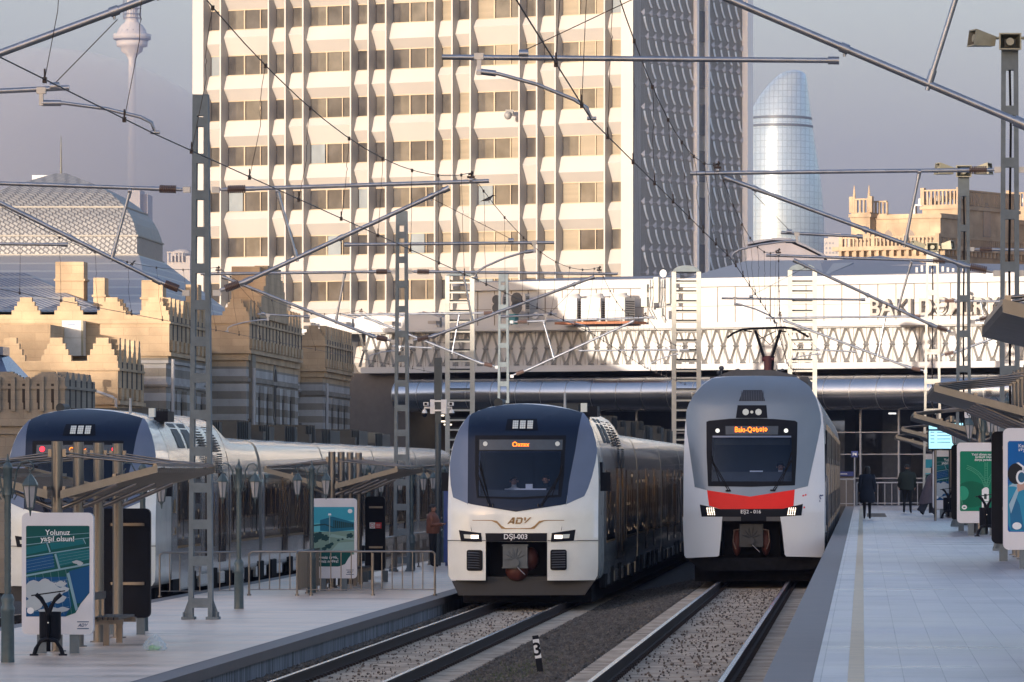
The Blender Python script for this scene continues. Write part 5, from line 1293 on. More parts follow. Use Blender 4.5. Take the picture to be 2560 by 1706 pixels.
def scale_mat(name, c1, c2, mort, bw, rh, mf=.16, rot=38):
    m = bpy.data.materials.new(name); m.use_nodes = True; t = m.node_tree; N = t.nodes; L = t.links; b = N['Principled BSDF']; b.inputs['Roughness'].default_value = .5; b.inputs['Metallic'].default_value = .15
    g = N.new('ShaderNodeNewGeometry'); sp = N.new('ShaderNodeSeparateXYZ'); L.new(g.outputs['Position'], sp.inputs[0])
    ad = N.new('ShaderNodeMath'); ad.operation = 'ADD'; L.new(sp.outputs['X'], ad.inputs[0]); L.new(sp.outputs['Y'], ad.inputs[1])
    cb = N.new('ShaderNodeCombineXYZ'); L.new(ad.outputs[0], cb.inputs['X']); L.new(sp.outputs['Z'], cb.inputs['Y'])
    mp = N.new('ShaderNodeMapping'); mp.inputs['Rotation'].default_value = (0, 0, R(rot)); L.new(cb.outputs[0], mp.inputs[0])
    br = N.new('ShaderNodeTexBrick'); br.inputs['Scale'].default_value = 1; br.inputs['Brick Width'].default_value = bw; br.inputs['Row Height'].default_value = rh; br.inputs['Mortar Size'].default_value = rh * mf; br.inputs['Mortar Smooth'].default_value = .6; br.offset = .5
    br.inputs['Color1'].default_value = (*c1, 1); br.inputs['Color2'].default_value = (*c2, 1); br.inputs['Mortar'].default_value = (*mort, 1); L.new(mp.outputs[0], br.inputs['Vector']); L.new(br.outputs['Color'], b.inputs['Base Color'])
    bp = N.new('ShaderNodeBump'); bp.inputs['Strength'].default_value = .8; bp.inputs['Distance'].default_value = .05; bp.invert = True; L.new(br.outputs['Fac'], bp.inputs['Height']); L.new(bp.outputs[0], b.inputs['Normal'])
    return m
m_scale = scale_mat('metal scale roof', (.27, .265, .26), (.22, .22, .225), (.11, .11, .12), .20, .17)
m_scale2 = scale_mat('blue scale roof', (.15, .165, .22), (.18, .19, .24), (.36, .355, .35), .20, .40, .13, 0)
ca = thing('stone_station', 'old sandstone station building with striped walls and stepped battlements on the left', 'station', (0, 180, 0))
def W(b, x0, x1, y0, y1, z0, z1, mi=None): b.box(x0, x1, y0 - 180, y1 - 180, z0, z1, mi)
def merlon(w, h, steps=3, top=.42):
    P = []; n = steps
    for k in range(n + 1):
        a = (w * (1 - (1 - top) * k / n)) / 2; z0 = h * (k) / (n + 1); z1 = h * (k + 1) / (n + 1); P += [(a, z0), (a, z1)]
    return [( -x, z) for x, z in P] + [(x, z) for x, z in reversed(P)]
def pav(x0, x1, y0, y1, top, mats=None, sp=1.43, sh=.58, side=True, front=True, fname='wall'):
    mats = mats or [m_st, m_slot]
    b = MB(); W(b, x0, x1 - .12, y0 + .12, y1, -1, top - 1.35, 0); W(b, x0, x1, y0, y1, top - 1.35, top, 0)
    W(b, x0, x1 + .07, y0 - .07, y1, top - 1.38, top - 1.26, 0); W(b, x0, x1 + .05, y0 - .05, y1, top - .30, top - .22, 0); W(b, x0, x1 - .06, y0 + .06, y1, top - 2.4, top - 2.26, 0)
    W(b, x0, x1 - .04, y0 + .04, y1, top - 1.62, top - 1.38, 0)
    b.build(fname, mats, ca, fix=False)
    if front:
        b = MB(); x = x1 - .5
        while x > x0 + .3:
            b.prism([(x + p, top + z) for p, z in merlon(.95, sh)], y0 - 180, y0 - 180 + .28, 0); x -= sp
        b.build('battlement', mats, ca, fix=False)
    if side:
        b = MB(); y = y0 + .55
        while y < y1 - .2:
            b.prism([(y - 180 + p, top + z) for p, z in merlon(.80, sh)], x1 - .28, x1, 0, plane='yz')
            W(b, x1 + .001, x1 + .012, y + .38, y + .62, top - .9, top - .02, 1); W(b, x1, x1 + .09, y - .35, y + .3, top - 1.2, top - .85, 0); y += 1.2
        b.build('side_battlement', mats, ca, fix=False)
        # tall blind lancets in the side wall
        b = MB(); y = y0 + 1.3
        while y < y1 - .6:
            for dy in (0, .42, .84): 
                W(b, x1 - .118, x1 - .09, y + dy, y + dy + .2, top - 5.6, top - 2.9, 1); b.add([(x1 - .09, y + dy - 180, top - 2.9), (x1 - .09, y + dy + .2 - 180, top - 2.9), (x1 - .09, y + dy + .1 - 180, top - 2.62)], [(0, 1, 2)], 1, False)
                W(b, x1 - .12, x1 - .03, y + dy + .23, y + dy + .32, top - 5.8, top - 2.5, 0)
            y += 2.9
        b.build('lancet', mats, ca, fix=False)
pav(-60, -23.15, 190, 201, 7.78)
pav(-60, -23.6, 201, 206.2, 7.0, side=False, front=False)
pav(-34, -22.2, 206, 225, 8.2)
pav(-34, -24.0, 225, 243, 7.3, side=False, front=False)
pav(-34, -22.95, 243, 256, 8.2)
pav(-60, -23.62, 180.5, 187, 6.05, [m_st0, m_slot], 1.46, .74)
pav(-60, -23.2, 165.5, 172, 5.25, [m_stg, m_slot], 1.2, .2)
# slots in the low grey parapet front
b = MB(); x = -23.4
while x > -30: W(b, x - .20, x - .12, 165.48, 165.56, 4.55, 5.1, 1); W(b, x - .17, x - .09, 165.48, 165.56, 4.35, 4.6, 1); W(b, x - .10, x + .02, 165.40, 165.50, 4.3, 5.3, 0); x -= .42
b.build('slotted_parapet', [m_stg, m_slot], ca, fix=False)
# corner turret with stair steps, stepped gables
b = MB(); W(b, -28.2, -26.55, 186, 189.5, 3, 7.35, 0)
for k in range(5): W(b, -28.2 - .22 * (k + 1), -28.2 - .22 * k, 186, 189.5, 3, 7.2 - .34 * k, 0)
b.build('stair_turret', [m_st0], ca, fix=False)
b = MB()
for k in range(5): W(b, -22.6, -22.12 + .001 * k, 208.6 + k * .75, 219.4 - k * .75, 8.2 + k * .40, 8.6 + k * .40, 0)
W(b, -23.4, -22.35, 211, 217, 8.1, 10.15, 0); b.build('stepped_gable', [m_st], ca, fix=False)
b = MB()
for (x, y, z0, z1, w) in ((-26.9, 193, 7.6, 9.66, .48), (-25.9, 193, 7.6, 9.12, .19), (-24.15, 193.4, 7.6, 9.05, .36), (-23.5, 199.4, 7.6, 9.1, .22)):
    W(b, x - w, x + w, y, y + 1, z0, z1, 0); W(b, x - w - .05, x + w + .05, y - .05, y + 1.05, z1 - .65, z1 - .58, 0)
b.build('chimney', [m_st0], ca, fix=False)
# round window and cornice in the gabled side, tall arch
b = MB(); W(b, -22.34, -22.2, 207, 208.2, 0, 6.9, 0)
n = 20; P = [(216 - 180 + .60 * math.cos(2 * math.pi * k / n), 5.5 + .92 * math.sin(2 * math.pi * k / n)) for k in range(n)]
b.prism(P, -22.33, -22.27, 1, plane='yz'); P2 = [(216 - 180 + .78 * math.cos(2 * math.pi * k / n), 5.5 + 1.12 * math.sin(2 * math.pi * k / n)) for k in range(n)]; b.prism(P2, -22.34, -22.29, 0, plane='yz')
b.build('oval_window', [m_stg, m_slot], ca, fix=False)
b = MB()
for x, y in ((-23.05, 190.2), (-22.1, 206.6), (-22.9, 243.4)): b.tube([(x, y - 180, 6.3), (x - .02, y - 180, 2)], .06, 8)
b.build('downpipe', m_mull, ca, fix=False)
# roofs
def ringr(x0, x1, y0, y1, z): return [(x0, y0 - 180, z), (x1, y0 - 180, z), (x1, y1 - 180, z), (x0, y1 - 180, z)]
b = MB(); RG = []
for rel, ins in ((8.68, 0), (9.47, 0), (9.67, .05), (10.0, .15), (10.3, .30), (10.6, .52), (10.95, .86), (11.27, 1.28), (11.6, 1.9), (12.2, 3.42)):
    RG.append(ringr(-36.5 + ins, -29.2 - ins, 229 + ins * 1.2, 237.4 - ins * 1.2, CZ + rel))
b.loft(RG, 0, smooth=False); b.build('domed_roof', m_scale, ca)
b = MB()
for rel, ins in ((9.47, 0), (10.66, .58), (8.70, -.02)):
    b.loft([ringr(-36.5 + ins - .05, -29.2 - ins + .05, 229 + ins * 1.2 - .05, 237.4 - ins * 1.2 + .05, CZ + rel + d) for d in (-.03, .035)], 0, smooth=False)
b.build('roof_band', M('roof band stone', (.27, .25, .22), .7), ca)
b = MB(); b.loft([ringr(-60, -25.6, 206, 250, 7.9), ringr(-36.6, -29.1, 228.9, 237.5, 11.24)], 0, smooth=False); b.build('hipped_roof', m_scale2, ca)
b = MB(); b.loft([ringr(-60, -25.4, 191, 199.5, 7.9), ringr(-58, -28.7, 195.1, 195.3, 9.35)], 0, smooth=False); b.build('hipped_roof', m_scale2, ca)
b = MB(); b.tube([(-32.85, 53.2, 14.5), (-32.85, 53.2, 15.6), (-32.85, 53.2, 16.3)], [.05, .03, .012], 6); b.build('spire', M('spire', (.10, .10, .09), .5), ca)
b = MB(); b.box(-34.3, -33.3, 55, 56, 13.5, 14.78); b.build('chimney', m_wht, ca)
b = MB(); b.hexa([(-60, -13, 4.9), (-24.9, -13, 4.9), (-24.6, -9, 4.9), (-60, -9, 4.9), (-60, -11, 6.0), (-25.6, -11, 6.0), (-25.5, -10, 6.0), (-60, -10, 6.0)]); b.box(-60, -25.5, -11.2, -9.9, 6.0, 6.25)
b.build('glazed_roof', M('glazed roof', (.09, .13, .22), .25, .3, .1, .6), ca)
# wall air conditioner, speaker post, pipe
s_ = F / 189.4; X = lambda px, Y=189.4: (px - CX) / F * Y; Z = lambda py, Y=189.4: CZ - (py - CY) / F * Y
t = thing('wall_air_conditioner', 'tall white air conditioner casing hung on the sunlit sandstone wall', 'air conditioner', (X(182), 190, Z(890)))
w2 = (210 - 155) / s_ / 2; h = (890 - 802) / s_
b = MB(); b.box(-w2, w2, -.75, -.08, 0, h, 0); b.box(-w2 - .01, w2 + .01, -.755, -.1, h * .5, h * .5 + .012, 1); b.box(-w2 - .002, -w2 + .03, -.757, -.7, 0, h, 1); b.box(w2 - .07, w2 + .002, -.757, -.7, 0, h, 1)
b.build('casing', [M('ac white', (.60, .59, .56), .5), m_horn], t, fix=False)
b = MB(); add_text(b, 'AIR', .08, lambda x, y, z: (x - .05, -.762, h - .14 + y)) if False else b.box(-.14, .1, -.762, -.757, h - .16, h - .12); b.build('name_plate', M('plate blue', (.2, .28, .42), .5), t)
b = MB(); b.tube([(-.3, -.2, 0), (-.3, -.2, -.15), (-.1, -.1, -.3)], .02, 5); b.build('bracket', m_roofk, t)
t = thing('wall_pipe', 'pale pipe bending down the sandstone wall above the far left train', 'pipe', (0, 179.8, 0))
Y = 179.9; X = lambda px: (px - CX) / F * Y; Z = lambda py: CZ - (py - CY) / F * Y
b = MB(); b.tube([(X(223), 0, Z(946)), (X(224), 0, Z(972)), (X(240), 0, Z(978)), (X(282), 0, Z(993)), (X(290), 0, Z(998)), (X(291), 0, Z(1018))], .045, 8, 0); b.box(X(217), X(229), -.2, 0, Z(958), Z(946), 0); b.box(X(219), X(228), -.22, 0, Z(946), Z(942), 1)
b.build('pipe', [m_mull, m_black], t)

# ---------------- sandstone palace on the right ----------------
Pl = Face((2345 - CX) / F * 415, 415)
m_pal = stone_mat('palace sandstone', (.36, .275, .19), (.36, .28, .20), (.36, .28, .20), 3.0, 1.6)
pa = thing('palace', 'ornate beige sandstone palace with balustrades and pointed windows behind the right masts', 'palace', (Pl.X, 415, 0), ROT)
def psy(px):
    t = (px - CX) / F; return (t * Pl.Y - Pl.X) / (-SR - t * CR)
m_pwin = M('palace window', (.10, .10, .11), .3, 0, .2); m_pwin2 = M('palace blind', (.17, .14, .12), .6)
def pblock(px0, px1, py, yo, dep, shift=None):
    """front face from px0 to px1 set back by yo"""
    Fc = Face(Pl.X - SR * yo, Pl.Y + CR * yo); x0, x1 = Fc.a(px0), Fc.a(px1); z = Fc.z((px0 + px1) / 2, py); b = MB()
    b.box(x0, x1, yo, yo + dep, 0, z); b.box(x0 - .15, x1 + .15, yo - .15, yo + dep, z - .35, z - .1); b.box(x0 - .03, x1 + .03, yo - .04, yo + dep, z - 3.6, z - 3.45)
    b.build('wall', m_pal, pa, fix=False); return Fc, x0, x1, z
def balus(x0, x1, y, z, h=.9, alongy=None):
    b = MB(); h *= .8
    if alongy is None:
        b.box(x0, x1, y - .1, y + .1, z + h - .12, z + h); x = x0
        while x < x1: b.box(x, x + .13, y - .07, y + .07, z, z + h - .12); x += .32
        x = x0
        while x <= x1 + .1: b.box(x - .15, x + .15, y - .15, y + .15, z, z + h + .15); x += max(1.6, (x1 - x0) / round((x1 - x0) / 3.2 + .5))
    else:
        y0, y1 = alongy; b.box(x0 - .1, x0 + .1, y0, y1, z + h - .12, z + h); yy = y0
        while yy < y1: b.box(x0 - .07, x0 + .07, yy, yy + .13, z, z + h - .12); yy += .32
    b.build('balustrade', m_pal, pa, fix=False)
F0, x0, x1, z = pblock(2104, 2345, 616, 0, 19); balus(x0, x1, -.0, z, .9); balus(x1, x1, 0, z, .9, (0, 19)); xr_ = x1
b = MB(); x = x0
while x < x1: b.box(x, x + .22, -.45, .0, z - .7, z - .3); x += .62
y = .3
while y < 19: b.box(x1, x1 + .4, y, y + .22, z - .7, z - .3); y += .62
b.box(x0 - .5, x1 + .5, -.55, 19, z - .3, z); b.build('cornice', m_pal, pa, fix=False)
zl = z
for px in (2158, 2182, 2225, 2250, 2291, 2317): 
    a = Pl.a(px); b = MB(); b.box(a - .23, a + .23, -.015, .05, zl - 2.4, zl - 1.1, 1); b.box(a - .3, a + .3, -.06, .0, zl - 1.1, zl - 1.02, 0); b.box(a - .02, a + .02, -.03, 0, zl - 2.4, zl - 1.5, 0); b.build('window', [m_pal, m_pwin2], pa, fix=False)
for px in (2384, 2424, 2445, 2490, 2530):
    y = psy(px); b = MB(); b.box(-.02, .015, y - .4, y + .4, zl - 2.9, zl - 1.3, 1); b.build('window', [m_pal, m_pwin], pa, fix=False)
def arch(Fc, px, yo, zb, zt_, hw, mat):
    a = Fc.a(px); b = MB(); P = [(a - hw, zb), (a + hw, zb), (a + hw, zt_ - hw * 1.4), (a + hw * .6, zt_ - hw * .5), (a, zt_), (a - hw * .6, zt_ - hw * .5), (a - hw, zt_ - hw * 1.4)]
    b.prism(P, yo - .03, yo + .05, 1); P2 = [(a + (p - a) * 1.25, zb + (z - zb) * 1.07) for p, z in P]; b.prism(P2, yo - .02, yo + .05, 0); b.build('arched_window', [m_pal, mat], pa, fix=False)
F1, x0, x1, z = pblock(2132, 2351, 536, 2.5, 14)
zz = F1.z(2200, 605)
for px in (2191, 2221, 2276, 2331): arch(F1, px, 2.5, zz, F1.z(px, 574), .45, m_pwin2)
b = MB(); b.box(F1.a(2296), F1.a(2318), 2.46, 2.5, 5, z - .5); 
F2, x0b, x1b, zb_ = pblock(2296, 2351, 534, 1.2, 3)
for y in (6.5, 11.5):
    b = MB(); b.prism([(y - .5, zz), (y + .5, zz), (y + .5, zz + 1.6), (y, zz + 2.2), (y - .5, zz + 1.6)], x1 + .0, x1 + .04, 1, plane='yz'); b.build('arched_window', [m_pal, m_pwin], pa, fix=False)
F3, x0, x1, z = pblock(2128, 2175, 532, 1.6, 5); balus(x0, x1, 1.7, z, 1.3); 
b = MB()
for px in (2134, 2171): a = F3.a(px); b.tube([(a, 1.7, z), (a, 1.7, z + 1.15), (a, 1.7, z + 2.0)], [.17, .13, .03], 6)
b.build('finial', m_pal, pa); F3b, x0, x1, z = pblock(2176, 2216, 535, 2.6, 4); balus(x0, x1, 2.7, z, 1.2)
F4, x0, x1, z = pblock(2306, 2396, 512, 5, 10); balus(x0, x1, 5.1, z, 1.4); balus(x1, x1, 5, z, 1.4, (5, 15))
b = MB(); b.prism([(9, zz + .5), (10.2, zz + .5), (10.2, zz + 2.5), (9.6, zz + 3.2), (9, zz + 2.5)], x1, x1 + .04, 1, plane='yz'); b.build('arched_window', [m_pal, m_pwin], pa, fix=False)
b = MB()
for q0, q1, r0, r1 in ((2288, 2299, 496, 512), (2308, 2321, 494, 512), (2328, 2344, 489, 503)): b.box(F4.a(q0), F4.a(q1), 5.5, 7, F4.z(q0, r1), F4.z(q0, r0), 0)
b.box(F4.a(2362), F4.a(2397), 5.4, 6.4, F4.z(2380, 497), F4.z(2380, 480), 0)
for k in range(3): b.box(F4.a(2366 + k * 11), F4.a(2374 + k * 11), 5.36, 5.5, F4.z(2380, 493), F4.z(2380, 483), 1)
b.build('rooftop_unit', [m_wht, m_pwin], pa, fix=False)
b = MB(); a = F4.a(2276); b.box(a, F4.a(2306), 5.2, 5.5, F4.z(2290, 515), F4.z(2290, 511)); b.box(a, a + .3, 5.2, 5.5, F4.z(2290, 540), F4.z(2290, 511)); b.build('roof_frame', m_wht, pa, fix=False)
# the long wing to the right
b = MB(); wx = 1.2; b.box(wx - 3, 9, 19, 34, 0, zl + 4.6); b.box(wx - 3.2, 9.2, 18.8, 34, zl + 4.3, zl + 4.5); b.box(-3, 9.3, 18.6, 34, zl - .3, zl); b.build('wing_wall', m_pal, pa, fix=False)
for k in range(6):
    xx = .5 + k * 1.45; b = MB(); b.prism([(xx - .35, zl + .5), (xx + .35, zl + .5), (xx + .35, zl + 2.1), (xx, zl + 2.7), (xx - .35, zl + 2.1)], 18.93, 19.0, 1); b.build('arched_window', [m_pal, m_pwin], pa, fix=False)
F5 = Face(Pl.X - SR * 22, Pl.Y + CR * 22); b = MB(); b.box(F5.a(2486), F5.a(2700), 22, 34, zl, F5.z(2520, 518)); b.build('wall', m_pal, pa, fix=False); balus(F5.a(2520), F5.a(2650), 22.1, F5.z(2520, 518), 1.4)
b = MB(); b.box(F5.a(2466), F5.a(2482), 22, 23, F5.z(2470, 520), F5.z(2470, 514)); 
for px in (2457, 2484): b.box(F5.a(px), F5.a(px) + .12, 22, 22.2, zl + 4.6, F5.z(2470, 523))
b.box(F5.a(2457), F5.a(2486), 22, 22.2, F5.z(2470, 526), F5.z(2470, 522)); b.box(F5.a(2551), F5.a(2575), 22.2, 23, F5.z(2555, 506), F5.z(2555, 496)); b.build('roof_frame', m_wht, pa, fix=False)

# stepped sun blocker added out of view to keep the tracks in shade
oc = thing('sun_blocker', 'added unseen sun blocker behind the viewer, shading the tracks', 'building', (0, -60, 0))
b = MB()
for x0, x1, h in OCC: b.box(x0, x1, -3, 0, 0, h, 0)
b.build('wall', m_pal, oc)
# ---------------- platform furniture ----------------
def shelter(x, y0, z, label, n=4):
    t = thing('platform_shelter', label, 'shelter', (x, y0, z), group='steel platform shelters')
    for k in range(n):
        b = MB(); b.tube([(0, k * 2.4, 0), (0, k * 2.4, 3.26)], .087, 20); b.tube([(0, k * 2.4, 3.26), (0, k * 2.4, 3.262)], .086, 20)
        for s in (-1, 1): b.box(s * .09 - .05, s * .09 + .05, k * 2.4 - .02, k * 2.4 + .02, 3.02, 3.14)
        b.tube([(0, k * 2.4, 0), (0, k * 2.4, .02)], .14, 16); b.build('post', m_stain, t, fix=False)
    L_ = (n - 1) * 2.4
    for s in (-1, 1):
        b = MB()
        P = lambda u, h: (s * (.10 + u * 1.5), h + u * .38)
        # fascias at the ends and edges
        for yy in (-.35, L_ + .30):
            a0, a1 = P(0, 2.42), P(1, 2.42); b.hexa([(a0[0], yy, a0[1] - .05), (a1[0], yy, a1[1] - .02), (a1[0], yy + .05, a1[1] - .02), (a0[0], yy + .05, a0[1] - .05), (a0[0], yy, a0[1] + .08), (a1[0], yy, a1[1] + .09), (a1[0], yy + .05, a1[1] + .09), (a0[0], yy + .05, a0[1] + .08)])
        y = -.28
        while y < L_ + .25:       # tilted blades across the wing
            a0, a1 = P(0, 2.42), P(1, 2.42); b.hexa([(a0[0], y, a0[1] + .05), (a1[0], y, a1[1] + .05), (a1[0], y + .015, a1[1] + .05), (a0[0], y + .015, a0[1] + .05), (a0[0], y + .20, a0[1] - .03), (a1[0], y + .20, a1[1] - .03), (a1[0], y + .215, a1[1] - .02), (a0[0], y + .215, a0[1] - .02)]); y += .24
        b.build('louvred_roof_wing', m_blind, t, fix=False)
        b = MB()
        for u in (.03, .55, .97):
            a = P(u, 2.46); b.box(a[0] - .025, a[0] + .025, -.3, L_ + .3, a[1] + .04, a[1] + .09)
        b.build('purlin', m_stain, t, fix=False)
        b = MB()
        for k in range(n):
            y = k * 2.4
            for yy in (-.55, .55):
                e = P(.93, 2.54); e2 = P(.55, 2.54)
                if 0 <= y + yy + .35 and y + yy <= L_ + .4: b.tube([(s * .1, y, 3.09), (e[0], y + yy, e[1])], .014, 6)
            b.tube([(s * .1, y, 3.04), (P(.97, 2.54)[0], y, P(.97, 2.54)[1])], .018, 6)
        b.build('tie_rod', m_stain, t, fix=False)
        b = MB()
        for k in range(n):
            a0 = P(0, 2.30); a1 = P(.55, 2.38); b.tube([(s * .05, k * 2.4, 2.22), (a0[0] + s * .15, k * 2.4, 2.30), (a1[0], k * 2.4, a1[1])], .035, 8)
        b.build('bracket', m_stain, t, fix=False)
    return t
def bench(x, y, z, label, g='benches under the shelters'):
    t = thing('bench', label, 'bench', (x, y, z), group=g)
    b = MB()
    for k in range(5): b.box(.02 + k * .09, .09 + k * .09, -1.0, 1.0, .42, .46)
    b.build('seat', M('bench slat', (.045, .035, .03), .5, 0, .2), t)
    b = MB(); b.box(-.06, -.02, -1.0, 1.0, .72, .84); b.build('backrest', M('bench slat', (.1, .1, .1)), t)
    for y_ in (-.8, .8):
        b = MB(); b.box(-.02, .5, y_ - .03, y_ + .03, .34, .42); b.box(-.06, -.02, y_ - .03, y_ + .03, .34, .84); b.box(.18, .28, y_ - .03, y_ + .03, 0, .34); b.build('leg', m_stain, t)
    return t
# posters: flat shapes laid on the panel face, (u, v) in 0..1 of the picture
def panel(x, y, z, label, art, w=1.10, h=1.87, foot=.29, back=True, face=True):
    t = thing('advertising_panel', label, 'advertising panel', (x + w / 2, y, z), group='advertising panels on the platforms')
    b = MB()
    for s in (-.25, .25): b.box(s - .07, s + .07, .02, .10, 0, foot)
    b.build('leg', m_mast, t)
    b = MB(); b.prism([(p - w / 2, q + foot) for p, q in rrect(0, w, 0, h, .09)], 0, .14, 0)
    b.build('casing', m_white if face else m_black, t)
    if face:
        b = MB(); b.prism([(p - w / 2, q + foot) for p, q in rrect(.01, w - .01, .01, h - .01, .09)], .14, .19, 0); b.build('back_casing', m_black, t)
        pw, ph = w * .885, h * .745; bx, bz_ = -w / 2 + w * .06, foot + h * .148
        def fn(u, v, o=1): return (bx + u * pw, -.003 - o * .0012, bz_ + v * ph)
        art(t, fn, pw, ph)
        b = MB(); emblem(b, lambda a, c_: (w / 2 - .17 + a * .30, -.003, foot + .12 + c_ * .34)); 
        for o_ in (-.045, .085): b.box(w / 2 - .25, w / 2 - .07, -.004, -.001, foot + .12 + o_ * .8, foot + .135 + o_ * .8)
        b.build('small_emblem', M('emblem blue', (.02, .07, .17), .5), t, fix=False)
    else:
        b = MB()
        for q in (.30, .84): b.box(-w * .3, w * .38, -.04, 0, foot + h * q, foot + h * q + .05)
        b.build('rear_bar', m_stain, t)
    return t
def P_(name, c): return M(name, c, .5, 0, .05, 3, spec=.15)
def pic_base(b, fn, mi, cut=True):
    LAY[0] = 0
    pts = [(.02, 0), (.62, 0), (.78, .04), (.86, .14), (1, .26), (1, .99), (.98, 1), (.02, 1), (0, .99), (0, .01)] if cut else [(.02, 0), (.98, 0), (1, .02), (1, .98), (.98, 1), (.02, 1), (0, .98), (0, .02)]
    b.add([fn(u, v, 0) for u, v in pts], [tuple(range(len(pts)))], mi, False); return pts
LAY = [0]
def clipped(b, fn, pts, o, mi):
    LAY[0] += 1; o = .5 + (LAY[0] % 120) * .12
    b.add([fn(min(1, max(0, u)), min(1, max(0, v)), o) for u, v in pts], [tuple(range(len(pts)))], mi, False)
def art_solar(t, fn, pw, ph):
    ms = [P_('poster deep green', (.004, .075, .075)), P_('poster blue', (.006, .07, .20)), P_('poster line', (.18, .32, .40)), P_('poster cloud', (.36, .42, .47)), P_('poster white', (.72, .75, .78)), P_('poster teal', (.006, .12, .15))]
    b = MB(); pic_base(b, fn, 0)
    rows_ = [(.0, .20, .30), (.30, .42, .50), (.50, .58, .66), (.66, .72, .76), (.77, .81, .84), (.85, .88, .90), (.91, .93, .95)]
    lo, hi = [(0, .46), (1, .60)], None
    clipped(b, fn, [(0, .0), (.62, .0), (.72, .12), (.64, .44), (0, .43)], 1, 1)
    clipped(b, fn, [(.76, .14), (.86, .15), (1, .27), (1, .56), (.68, .50)], 1, 1)
    clipped(b, fn, [(0, .48), (.45, .54), (.42, .69), (0, .63)], 1, 1); clipped(b, fn, [(.52, .55), (1, .63), (1, .74), (.48, .71)], 1, 5)
    clipped(b, fn, [(0, .68), (.34, .73), (.31, .80), (0, .76)], 1, 5); clipped(b, fn, [(.40, .735), (.92, .80), (.90, .85), (.37, .81)], 1, 5)
    def line(p, q, w_, o=2, mi=2): 
        dx, dy = q[0] - p[0], q[1] - p[1]; n = math.hypot(dx, dy); nx, ny = -dy / n * w_, dx / n * w_
        clipped(b, fn, [(p[0] + nx, p[1] + ny), (q[0] + nx, q[1] + ny), (q[0] - nx, q[1] - ny), (p[0] - nx, p[1] - ny)], o, mi)
    for p, q, w_ in (((0, .45), (1, .58), .010), ((0, .655), (1, .765), .006), ((0, .79), (1, .87), .004), ((0, .87), (1, .92), .003), ((.66, .48), (.80, .07), .022), ((.46, .69), (.53, .52), .016), ((.33, .81), (.38, .71), .01), ((.90, .86), (.94, .80), .006)): line(p, q, w_, 2)
    for k in range(6): line((.12 * k + .02, .46 + .016 * k), (.12 * k + .12, .02), .0015, 2)
    for k in range(4): line((0, .10 * k + .04), (.68, .10 * k + .11), .0015, 2); line((0, .50 + .035 * k), (.45, .56 + .035 * k), .001, 2)
    for k in range(4): line((.52, .57 + .035 * k), (1, .64 + .03 * k), .001, 2)
    rnd_ = random.Random(4)
    for i in range(4):
        for j in range(3): clipped(b, fn, [(.10 + i * .15 + j * .03 + .007 * math.cos(a), .12 + j * .11 + i * .016 + .005 * math.sin(a)) for a in [k * 1.05 for k in range(6)]], 3, 4)
    for cx_, cy_, rx, ry in ((.12, .30, .20, .09), (.30, .34, .16, .07), (.42, .27, .18, .075), (.24, .22, .24, .07), (.55, .36, .09, .03), (.60, .30, .08, .03), (.12, .14, .16, .07), (.50, .20, .13, .05), (.40, .06, .2, .04), (.58, .08, .1, .025), (.80, .60, .07, .018), (.85, .585, .05, .022)):
        clipped(b, fn, [(cx_ + rx * (1 + .12 * math.sin(5 * a)) * math.cos(a), cy_ + ry * (1 + .15 * math.cos(4 * a)) * math.sin(a)) for a in [2 * math.pi * k / 20 for k in range(20)]], 4, 3)
    clipped(b, fn, [(.07 + .055 * math.cos(a), .065 + .036 * math.sin(a)) for a in [2 * math.pi * k / 16 for k in range(16)]], 5, 4)
    for s_, v in (('Yolunuz', .90), ('yaşıl olsun!', .83)): add_text(b, s_, .115, lambda x, y, z, v=v: fn(.5 + x / pw, v + y / ph, 15.5), 4, bold=.012)
    b.build('poster', ms, t, fix=False)
